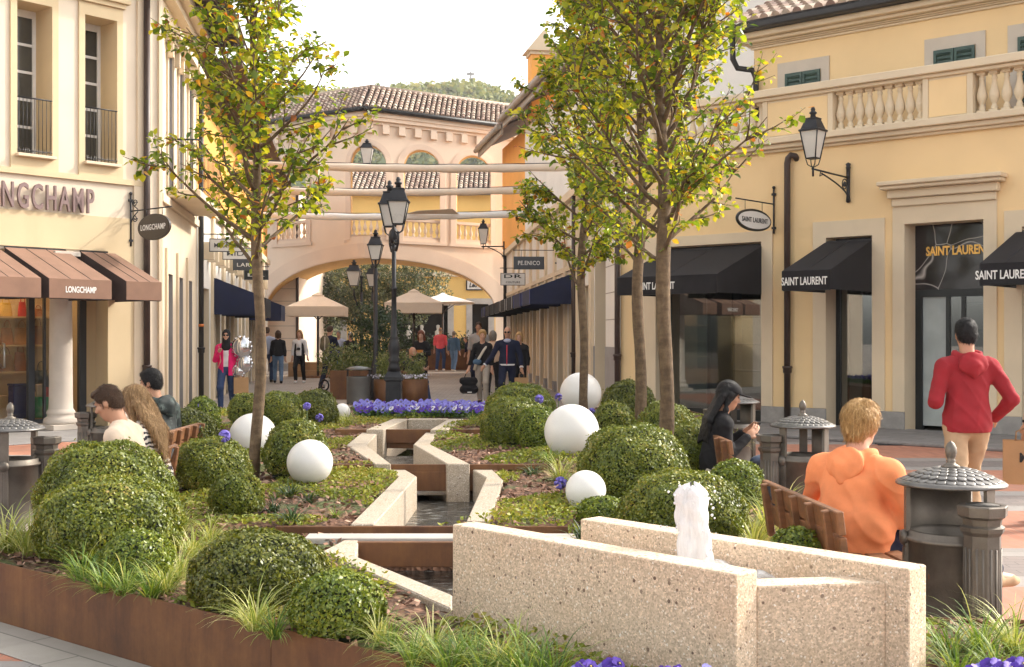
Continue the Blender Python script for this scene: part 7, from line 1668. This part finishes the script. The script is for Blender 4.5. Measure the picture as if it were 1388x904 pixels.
            for q in range(26):
                a=rnd.uniform(0,6.28); z=rnd.uniform(-.05,.13); rr=.080*math.sqrt(max(.1,1-((z-.03)/.125)**2)); p=hc+hu*z-hf*.02+hr*math.cos(a)*rr+hf*math.sin(a)*rr*1.1; Hh.cap(p,p-hu*.035+(p-hc)*.12,.020,.008,.012)
        elif st=='bob':
            Hh.ell(hc+hu*.01-hf*.025,(.094,.10,.13),hm,.03)
            for s in (-1,1): Hh.cap(hc+hr*s*.078+hu*.03,hc+hr*s*.085-hu*.11-hf*.01,.028,.022,.02)
            Hh.ell(hc-hu*.06-hf*.07,(.08,.045,.09),hm,.03)
        elif st=='long':
            Hh.ell(hc+hu*.01-hf*.03,(.088,.095,.12),hm,.03)
            for q in range(-3,4):
                a0=hc-hf*.075+hr*q*.026-hu*.02; a1=nk-fw*.115-sd*.06+V3(q*.030,0,0); a2=nk-fw*.135-sd*.25+V3(q*.026,.01*q,-.01*abs(q)); Hh.cap(a0,a1,.032,.030,.02).cap(a1,a2,.030,.012,.02)
            for s in (-1,1): Hh.cap(hc+hr*s*.076+hu*.03-hf*.01,hc+hr*s*.082-hu*.13-hf*.015,.024,.022,.02).cap(hc+hr*s*.082-hu*.13-hf*.015,nk+V3(s*.115,.0,-.0)-sd*.14-fw*.02,.024,.012,.02)
        ho_=Hh.mesh('hair',h if h>.011 else .008,[HR[hcn]],o,cut=ct if st not in('long','bob','pixie') else [lambda X,Y,Z: np.where(((X-hc[0])*hu[0]+(Y-hc[1])*hu[1]+(Z-hc[2])*hu[2])>-.10, hl(X,Y,Z), -1)],fold=(.0045,85),seed=3)
        if ho_ is not None and h<.0115 and 'cap' not in label: strands(ho_,HR[hcn],hu,o,{'long':1500,'pixie':1300}.get(st,900),{'long':.10,'pixie':.042}.get(st,.022))
    # ---- eyes
    b=mb(GLOSSB)
    for s in (-1,1): b.ball(hc+hr*s*.031+hu*.006+hf*.079,(.0095,.006,.0055),8,6)
    b.build('eyes',o)
    b=mb(HR['black'] if hcn in('black','brown','buzz') else HR['darkblonde'])
    for s in (-1,1): b.tube([hc+hr*s*.016+hu*.027+hf*.088,hc+hr*s*.034+hu*.032+hf*.084,hc+hr*s*.050+hu*.026+hf*.070],[.0035,.0045,.002],5)
    b.build('eyebrows',o)
    o_info=dict(o=o,hc=hc,hr=hr,hf=hf,hu=hu,wri=wri,hdr=hdr,elb=elb,sh=sh,nk=nk,sd=sd,fw=fw,pel=pel,chest=chest,an=an,hm=hm,k=k)
    return o_info
def world_of(pi,p):
    o=pi['o']; M_=Matrix.Translation(o.location)@Euler(o.rotation_euler).to_matrix().to_4x4()@Matrix.Scale(pi['k'],4); return M_@Vector(p)
def sunglasses(pi):
    b=mb(GLOSSB); hc,hr,hf,hu=pi['hc'],pi['hr'],pi['hf'],pi['hu']
    for s in (-1,1): b.ball(hc+hr*s*.034+hu*.006+hf*.094,(.026,.008,.021),10,7,None); b.tube([hc+hr*s*.058+hu*.01+hf*.085,hc+hr*s*.078+hu*.01-hf*.0],.003,5)
    b.tube([hc-hr*.012+hu*.012+hf*.1,hc+hr*.012+hu*.012+hf*.1],.003,5); b.build('sunglasses',pi['o'])
def kraft_bag(loc,rz,label,w_=.30,h_=.34,d_=.13,logo=False,hh=.12):
    o=thing('paper_bag',label,'bag',loc,rz); b=mb(mat('kraft_paper',(.42,.25,.12),.85,var=.08)); t=.004
    b.add([(-w_/2,-d_/2,0),(w_/2,-d_/2,0),(w_/2,d_/2,0),(-w_/2,d_/2,0),(-w_/2,-d_/2,h_),(w_/2,-d_/2,h_),(w_/2,d_/2,h_),(-w_/2,d_/2,h_),(-w_/2+.02,0,h_*.55),(w_/2-.02,0,h_*.55)],[(3,2,1,0),(0,1,5,4),(2,3,7,6),(1,2,9),(2,6,9),(6,5,9),(5,1,9),(3,0,8),(0,4,8),(4,7,8),(7,3,8)]); b.add([(-w_/2+t,-d_/2+t,h_-.02),(w_/2-t,-d_/2+t,h_-.02),(w_/2-t,d_/2-t,h_-.02),(-w_/2+t,d_/2-t,h_-.02)],[(0,1,2,3)])
    po=b.build('bag_body',o); b=mb(mat('paper_cord',(.30,.18,.09),.9))
    for s in (-1,1): b.tube([(-w_*.2,s*d_*.45,h_-.03),(-w_*.18,s*d_*.3,h_+hh*.7),(0,0,h_+hh),(w_*.18,s*d_*.3,h_+hh*.7),(w_*.2,s*d_*.45,h_-.03)],.005,5)
    b.build('handle',o)
    if logo: 
        lettering('M',po,wallM(0,-d_/2-.003,h_*.62),.07,.08,FRAMEBLK,depth=.002,bold=.03)
    return o
def G(px,Y,z=0): p=at(px,Y); return (p.x,p.y,z+.006)
WALK={1:((.015,.20,-.385),(0,-.10,-.40)),-1:((.01,-.06,-.425),(.0,-.20,-.37))}
WALK2={-1:((.015,.18,-.39),(0,-.08,-.40)),1:((.01,-.05,-.425),(.0,-.18,-.37))}
# ---- near figures
W1=person('woman in an orange hoodie with short blonde hair seated on the near bench',G(1157,6.55),22,1.66,'fair','orange','navy','khaki',('pixie','blonde'),lean=10,sit=True,fem=True,build=1.24,h=.009,fold=.0048,hood=True,head=(-18,-4,0),hem=-.10,
 arms={1:((.05,.10,-.27),(-.08,.20,-.06)),-1:((.07,.13,-.26),(-.04,.22,.04))},legs={1:((.02,.43,.02),(.0,.04,-.40)),-1:((-.06,.43,.08),(-.20,.30,-.22))}) if False else person('woman in an orange hoodie with short blonde hair seated on the near bench',G(1150,6.55),44,1.66,'fair','orange','navy','khaki',('pixie','blonde'),lean=10,sit=True,fem=True,build=1.26,h=.009,fold=.0085,hood=True,head=(-6,-6,0),hem=-.10,arms={1:((.055,.08,-.26),(-.06,.21,-.05)),-1:((.11,.07,-.25),(-.09,.22,-.02))},legs={-1:((.03,.43,.0),(.0,.04,-.40)),1:((.20,.40,.06),(.24,.26,-.20))})
W2p=person('young woman in a black cap and black jacket looking at her phone',G(968,10.4),4,1.62,'warm','black','cream','black',('long','black'),lean=8,sit=True,fem=True,h=.009,fold=.006,fingers=True,head=(0,-16,0),arms={1:((.04,.02,-.27),(-.08,.19,.15),(0,1,.2),(-.6,0,.3)),-1:((.05,.04,-.26),(-.12,.19,.16),(0,1,.2),(.6,0,.3))})
pi=W2p; b=mb(CL['black']); hc,hr,hf,hu=pi['hc'],pi['hr'],pi['hf'],pi['hu']
C_=SD(); C_.ell(hc+hu*.045-hf*.008,(.098,.112,.092),pi['hm'],.02); C_.mesh('cap',.008,[CL['black']],pi['o'],cut=[lambda X,Y,Z: -(((X-hc[0])*hu[0]+(Y-hc[1])*hu[1]+(Z-hc[2])*hu[2])-.035)])
C_=SD(); C_.ell(hc+hu*.040+hf*.125,(.078,.085,.010),pi['hm'],.01); C_.mesh('cap_peak',.006,[CL['black']],pi['o'],cut=[lambda X,Y,Z: -(((X-hc[0])*hf[0]+(Y-hc[1])*hf[1]+(Z-hc[2])*hf[2])-.085)])
b=mb(GOLD); b.tube([hc+hr*-.083-hu*.045-hf*.01+hr*.0+V3(0,.012*math.cos(t),.018*math.sin(t)) for t in np.linspace(0,6.28,10)],.003,5); b.build('earring',pi['o'])
mid=(pi['wri'][1]+pi['wri'][-1])/2+V3(0,.085,.055); p=world_of(pi,mid); o=thing('phone','dark phone held up by the young woman in the cap','phone',p,R(4-90)); b=mb(GLOSSB); b.obox((0,0,0),(.075,.010,.15),(R(-42),0,0)); b.build('phone_body',o,bevel=.004,seg=2)
p=world_of(pi,(.12,.42,.52)); o=thing('handbag','small blue-grey handbag with ring handle on the lap of the young woman','bag',(p.x,p.y,p.z),R(20)); b=mb(mat('slate_leather',(.07,.10,.16),.4)); b.ball((0,0,.02),(.13,.07,.06),14,9); b.build('bag_body',o); b=mb(mat('slate_leather',(.07,.10,.16))); b.tube([(.10*math.cos(t)+.03,-.10,.085*math.sin(t)-.04) for t in np.linspace(0,6.28,20)],.013,8); b.build('handle',o)
M1=person('man seen from behind in a red hooded jacket and beige trousers walking away',G(1311,9.35),93,1.67,'warm','red','khaki','khaki',('short','black'),h=.009,fold=.0075,hood=True,hem=-.07,fingers=True,build=1.0,head=(-5,-2,0),arms={1:((.14,-.06,-.245),(-.07,.16,-.16)),-1:((.08,-.05,-.26),(-.08,.20,.02))},legs=WALK)
A1=person('person at the right frame edge in a black top carrying a paper bag',G(1436,10.1),100,1.76,'warm','black','navy','black',('short','brown'),h=.010,fingers=True,sleeve=.5,arms={1:None,-1:((.055,-.0,-.29),(.02,.04,-.25),(0,1,0),(.3,0,0))} if False else {-1:((.055,-.0,-.29),(.02,.04,-.25),(0,1,0),(.3,0,0))},legs=WALK2)
p=world_of(A1,A1['wri'][-1]); b=mb(GLOSSB); ww=A1['wri'][-1]; dd=A1['hdr'][-1]; b.lathe([(.030,-.012),(.034,-.01),(.034,.01),(.030,.012)],14,tuple(ww-dd*.02)); b.build('watch',A1['o'])
kraft_bag((p.x-.02,p.y,p.z-.50),R(-20),'brown paper bag with a small black logo carried at the right frame edge',.32,.36,.14,True,.10)
S1=person('man with short dark hair in a beige top looking down, seated left',G(184,8.55),181,1.72,'tan','oat','navy','black',('buzz','brown'),lean=12,sit=True,h=.009,head=(-4,-26,0),build=1.02,fold=.005)
b=mb(HR['brown']); hc,hr,hf,hu=S1['hc'],S1['hr'],S1['hf'],S1['hu']; C_=SD(); C_.ell(hc+hu*.084+hf*.016,(.060,.080,.036),S1['hm'],.02); C_.mesh('hair_top',.008,[HR['brown']],S1['o'],fold=(.004,70))
S2=person('blonde long-haired woman in a black and white striped top seated beside the man in beige',G(211,8.95),172,1.66,'fair','zebra','jeans','black',('long','darkblonde'),lean=12,sit=True,fem=True,h=.010,head=(-16,-18,0),fold=.005)
S3=person('man in a dark patterned jacket seated with his back turned, at left',G(224,11.3),155,1.74,'tan','camo','navy','black',('short','black'),lean=12,sit=True,h=.011,hood=True,head=(20,-8,0),fold=.006)
# ---- middle distance
P1=person('woman in a bright pink jacket, black headscarf and sunglasses walking with balloons',G(307,25.4),276,1.66,'fair','pink','jeans','black',('',''),h=.013,fem=True,open_=True,inner='white',hem=-.16,legs=WALK,fold=.004,arms={1:((.06,.06,-.26),(-.10,.16,.17)),-1:((.07,-.02,-.28),(.03,.08,-.23))})
sunglasses(P1); hc,hr,hf,hu=P1['hc'],P1['hr'],P1['hf'],P1['hu']; C_=SD(); C_.ell(hc+hu*.02-hf*.02,(.092,.108,.120),P1['hm'],.03).cap(hc-hu*.08,P1['nk']-P1['sd']*.03+V3(0,.02,0),.085,.10,.04).ell(P1['nk']-P1['sd']*.08+P1['fw']*.07,(.10,.06,.10),None,.04); C_.mesh('headscarf',.012,[CL['black']],P1['o'],cut=[lambda X,Y,Z: .062-np.sqrt(((X-hc[0])*1.0)**2+((Y-hc[1]-.10))**2+((Z-hc[2]+.01)*.75)**2)],fold=(.004,40))
p=world_of(P1,P1['wri'][-1]); kraft_bag((p.x+.05,p.y-.02,p.z-.46),R(15),'brown paper bag hanging from the arm of the woman in pink',.30,.34,.12,False,.10)
b=mb(CL['beige']); b.tube([P1['sh'][1]+V3(-.02,.08,.05),P1['pel']+V3(.10,.16,.15),P1['pel']+V3(.20,.10,-.05)],.008,5); b.build('bag_strap',P1['o'])
CHROME=mat('silver_foil',(.62,.63,.66),.12,1.0,var=.1,bstr=0)
for i,(dx,dz,r_,lb) in enumerate(((.30,1.34,.21,'large round silver foil balloon beside the woman in pink'),(.36,1.0,.16,'smaller silver foil balloon under the large one'),(.24,.84,.12,'lowest crinkled silver balloon near the paper bag'))):
    q=G(307,25.3); o=thing('foil_balloon',lb,'balloon',(q[0]+dx,q[1]+.05,dz),0,'silver foil balloons'); b=mb(CHROME); V=[]
    b.ball((0,0,0),(r_,r_*.55,r_*1.05),22,14); 
    for k in range(14): a=2*math.pi*k/14; b.ball((r_*.93*math.cos(a),0,r_*.98*math.sin(a)),(.045,.03,.045),6,5)
    b.build('foil',o); b=mb(WHITELET); b.tube([(0,0,-r_),(-.08,0,-r_-.25)],.004,4); b.build('ribbon',o)
D1=dict(h=.017,fold=.005)
person('man in a pale blue shirt and jeans seen from behind at the left trunk',G(362,40.5),88,1.82,'fair','sky','jeans','black',('short','brown'),legs=WALK,**D1)
person('woman in a black jacket and blue jeans walking away',G(377,40.2),100,1.70,'fair','black','lightjeans','black',('bob','brown'),fem=True,legs=WALK2,**D1)
q=person('woman in a white sweater with a long black waistcoat walking towards the viewer',G(406,40.5),268,1.72,'fair','white','black','white',('long','darkblonde'),fem=True,legs=WALK,hem=-.02,arms={-1:((.07,.02,-.28),(.05,.10,-.23))},**D1)
C_=SD(); C_.ell(q['chest'],(.165,.13,.19),None,.05).ell(q['pel']+V3(0,0,.05),(.19,.145,.36),None,.06); C_.mesh('waistcoat',.016,[CL['black']],q['o'],cut=[lambda X,Y,Z: np.where(Y>.0,.085-np.abs(X),-1.)+0*Z])
b=mb(GLOSSB); b.box(-.06,.06,.15,.20,1.10,1.18); b.build('camera_strap_bag',q['o'])
q=person('man in dark navy clothes with an olive backpack pushing the pushchair',G(446,36.2),62,1.84,'fair','navy','navy','black',('short','brown'),legs=WALK,arms={1:((.05,.10,-.27),(-.02,.22,-.06)),-1:((.05,.10,-.27),(-.02,.22,-.06))},head=(0,-14,0),**D1)
p=world_of(q,q['chest']+V3(0,-.20,-.02)); o=thing('backpack','olive backpack worn by the man with the pushchair','bag',p,R(62-90)); S_=SD(); S_.ell((0,0,0),(.17,.11,.25),None,.03).ell((0,-.08,-.08),(.12,.06,.13),None,.03); S_.mesh('backpack_body',.016,[CL['olive']],o,fold=(.004,30)); b=mb(CL['cream']); b.box(-.10,-.075,-.125,-.10,-.18,.2); b.box(.075,.10,-.125,-.10,-.18,.2); b.build('strap',o)
def pushchair(px,Y,rz,label):
    c=G(px,Y); o=thing('pushchair',label,'pushchair',c,rz); b=mb(STEEL)
    for s in (-1,1): b.tube([(-.42,s*.22,1.02),(.05,s*.24,.50),(.42,s*.10,.16)],.016,6); b.tube([(.02,s*.24,.52),(-.38,s*.26,.15)],.016,6)
    b.tube([(-.42,-.22,1.02),(-.42,.22,1.02)],.02,6); b.build('frame',o)
    for x,y,r_ in ((.42,0,.13),(-.38,-.27,.15),(-.38,.27,.15)):
        b=mb(GLOSSB); n=18; b.tube([(x+r_*math.cos(t),y,r_+.0+r_*.999*math.sin(t)) for t in np.linspace(0,6.283,n)],.028,6); w_=b.build('wheel',o); b=mb(STEEL); b.ball((x,y,r_),(.05,.03,.05),8,6); b.build('hub',w_)
    S_=SD(); S_.cap((-.18,-.14,.55),(-.18,.14,.55),.10,None,.05).cap((-.32,-.14,.85),(-.32,.14,.85),.06,None,.05).cap((.12,-.13,.50),(.12,.13,.50),.07,None,.05).ell((-.22,0,.98),(.26,.21,.15),None,.03); S_.mesh('seat_and_hood',.018,[CL['navy']],o,fold=(.004,24)); b=mb(CL['stone']); b.ball((-.18,0,.28),(.2,.17,.1),12,8); b.build('basket',o); return o
pushchair(462,35.0,R(-28),'pushchair with a dark navy hood pushed by the man with the backpack')
person('man in a blue shirt beyond the pushchair',G(459,43.5),265,1.72,'tan','sky','lightjeans','black',('short','grey'),**D1)
person('white-haired woman in a black coat behind the planters',G(475,43),285,1.66,'fair','black','black','black',('bob','white'),fem=True,inner=None,**D1)
q=person('bald bearded man in black seated by the drum planters in white trainers',G(551,29.4),-25,1.80,'tan','black','jeans','white',('',''),lean=14,sit=True,h=.014,fold=.005,head=(-20,-8,0),arms={1:((.05,.14,-.25),(-.12,.20,.10)),-1:((.05,.14,-.25),(-.12,.20,.10))},legs={1:((.03,.43,.0),(.02,.18,-.37)),-1:((.03,.43,.0),(.0,.08,-.39))})
C_=SD(); C_.ell(q['hc']-q['hu']*.085+q['hf']*.035,(.052,.055,.045),q['hm'],.02); C_.mesh('beard',.012,[HR['black']],q['o'])
q=person('red-haired woman in black holding an orange box',G(571,33.2),268,1.68,'pale','black','black','black',('long','red'),fem=True,arms={1:((.06,.08,-.26),(-.14,.20,.04)),-1:((.06,.08,-.26),(-.14,.20,.04))},head=(0,-10,0),**D1)
p=world_of(q,(q['wri'][1]+q['wri'][-1])/2+V3(0,.08,.03)); o=thing('snack_box','orange takeaway box in the hands of the red-haired woman','box',p,0); b=mb(mat('orange_card',(.72,.27,.05),.7)); b.lathe([(.07,-.03),(.10,.04)],4,(0,0,0),math.pi/4,False,sx=1.3); b.build('box_body',o)
person('man in a coral red T-shirt and jeans seen from behind on the far square',G(597,54),82,1.90,'tan','coral','jeans','white',('bald','grey'),sleeve=.5,legs=WALK,**D1)
person('person in blue denim walking away on the far square',G(615,53.5),72,1.74,'tan','denim','lightjeans','cream',('short','grey'),legs=WALK2,**D1)
person('dark-clothed person by the trough on the far square',G(638,55.3),200,1.55,'fair','navy','black','black',('short','grey'),lean=25,**D1)
person('tall man in a grey T-shirt behind the blonde woman',G(649,34.5),262,1.92,'tan','grey','navy','black',('short','brown'),sleeve=.5,legs=WALK,**D1)
q=person('blonde woman in a black top with a cream shoulder strap walking towards the viewer',G(654,28.3),262,1.67,'fair','black','stone','black',('pixie','blonde'),fem=True,legs=WALK2,h=.013,fold=.004,head=(8,-6,0),hem=-.02,arms={1:((.09,-.02,-.28),(.06,.06,-.24))})
b=mb(CL['cream']); b.tube([q['sh'][-1]+V3(.02,-.02,.08),q['chest']+V3(-.05,.15,0),q['pel']+V3(.12,.17,.05),q['pel']+V3(.18,.10,-.12)],[.028,.032,.034,.04],6); b.build('bag_strap',q['o']); b=mb(CL['denim']); b.ball(q['pel']+V3(.10,.17,.07),(.11,.05,.07),10,8); b.build('belt_bag',q['o'])
p=world_of(q,q['wri'][1]+V3(0,0,-.1)); o=thing('tote_bag','black tote bag carried by the blonde woman','bag',(p.x,p.y,p.z-.50),R(10)); S_=SD(); S_.cap((-.12,0,.10),(.12,0,.10),.10,None,.03).cap((-.14,0,.30),(.14,0,.30),.085,None,.05); S_.mesh('tote_body',.014,[CL['black']],o,fold=(.003,25)); b=mb(CL['black']); b.tube([(-.12,-.02,.34),(-.06,0,.50),(0,0,.54),(.06,0,.50),(.12,-.02,.34)],.010,5); b.build('handle',o); b=mb(WHITELET); b.box(-.05,.05,-.115,-.112,.03,.05); b.build('patch',o)
person('woman with wavy grey-brown hair in a beige top seen from behind',G(668,32.0),85,1.66,'fair','beige','black','black',('bob','grey'),fem=True,legs=WALK,**D1)
q=person('bald older man in a navy zip jacket with white and red cuffs and sunglasses',G(688,27.4),264,1.74,'tan','navy','navy','black',('bald','white'),legs=WALK,h=.013,fold=.004,build=1.08,hem=-.03,arms={1:((.13,.04,-.27),(.16,.10,-.20)),-1:((.08,-.0,-.28),(.03,.10,-.24))},head=(0,-4,0))
sunglasses(q); b=mb(mat('red_zip',(.6,.03,.05),.6)); b.tube([q['chest']+V3(0,.128,.08),q['pel']+V3(0,.148,.12),q['pel']+V3(0,.142,-.02)],.010,5); b.build('zip',q['o']); b=mb(CL['white']); b.lathe([(.188,.895),(.192,.90),(.192,.925),(.188,.93)],24,(0,0,0),sy=.76,caps=False); b.build('hem_band',q['o']); b=mb(CL['sky']); b.ball(q['nk']+V3(0,.06,-.01),(.085,.05,.05),10,7); b.build('collar',q['o'])
for s in (-1,1): b=mb(CL['white']); w_=q['wri'][s]; d_=q['hdr'][s]; b.tube([w_-d_*.03,w_-d_*.0],[.046,.045],10); b.build('cuff',q['o'])
p=world_of(q,q['wri'][-1]+V3(0,0,-.1)); kraft_bag((p.x,p.y,p.z-.40),R(8),'brown paper bag carried by the man in the navy zip jacket',.30,.28,.12,False,.10)
person('blonde woman in black half hidden behind the man in navy',G(704,29.6),262,1.62,'fair','black','black','white',('bob','blonde'),fem=True,**D1)
for o in list(bpy.data.objects):
    if o.type=='MESH' and o.name.startswith('water_drops'): o['kind']='stuff'
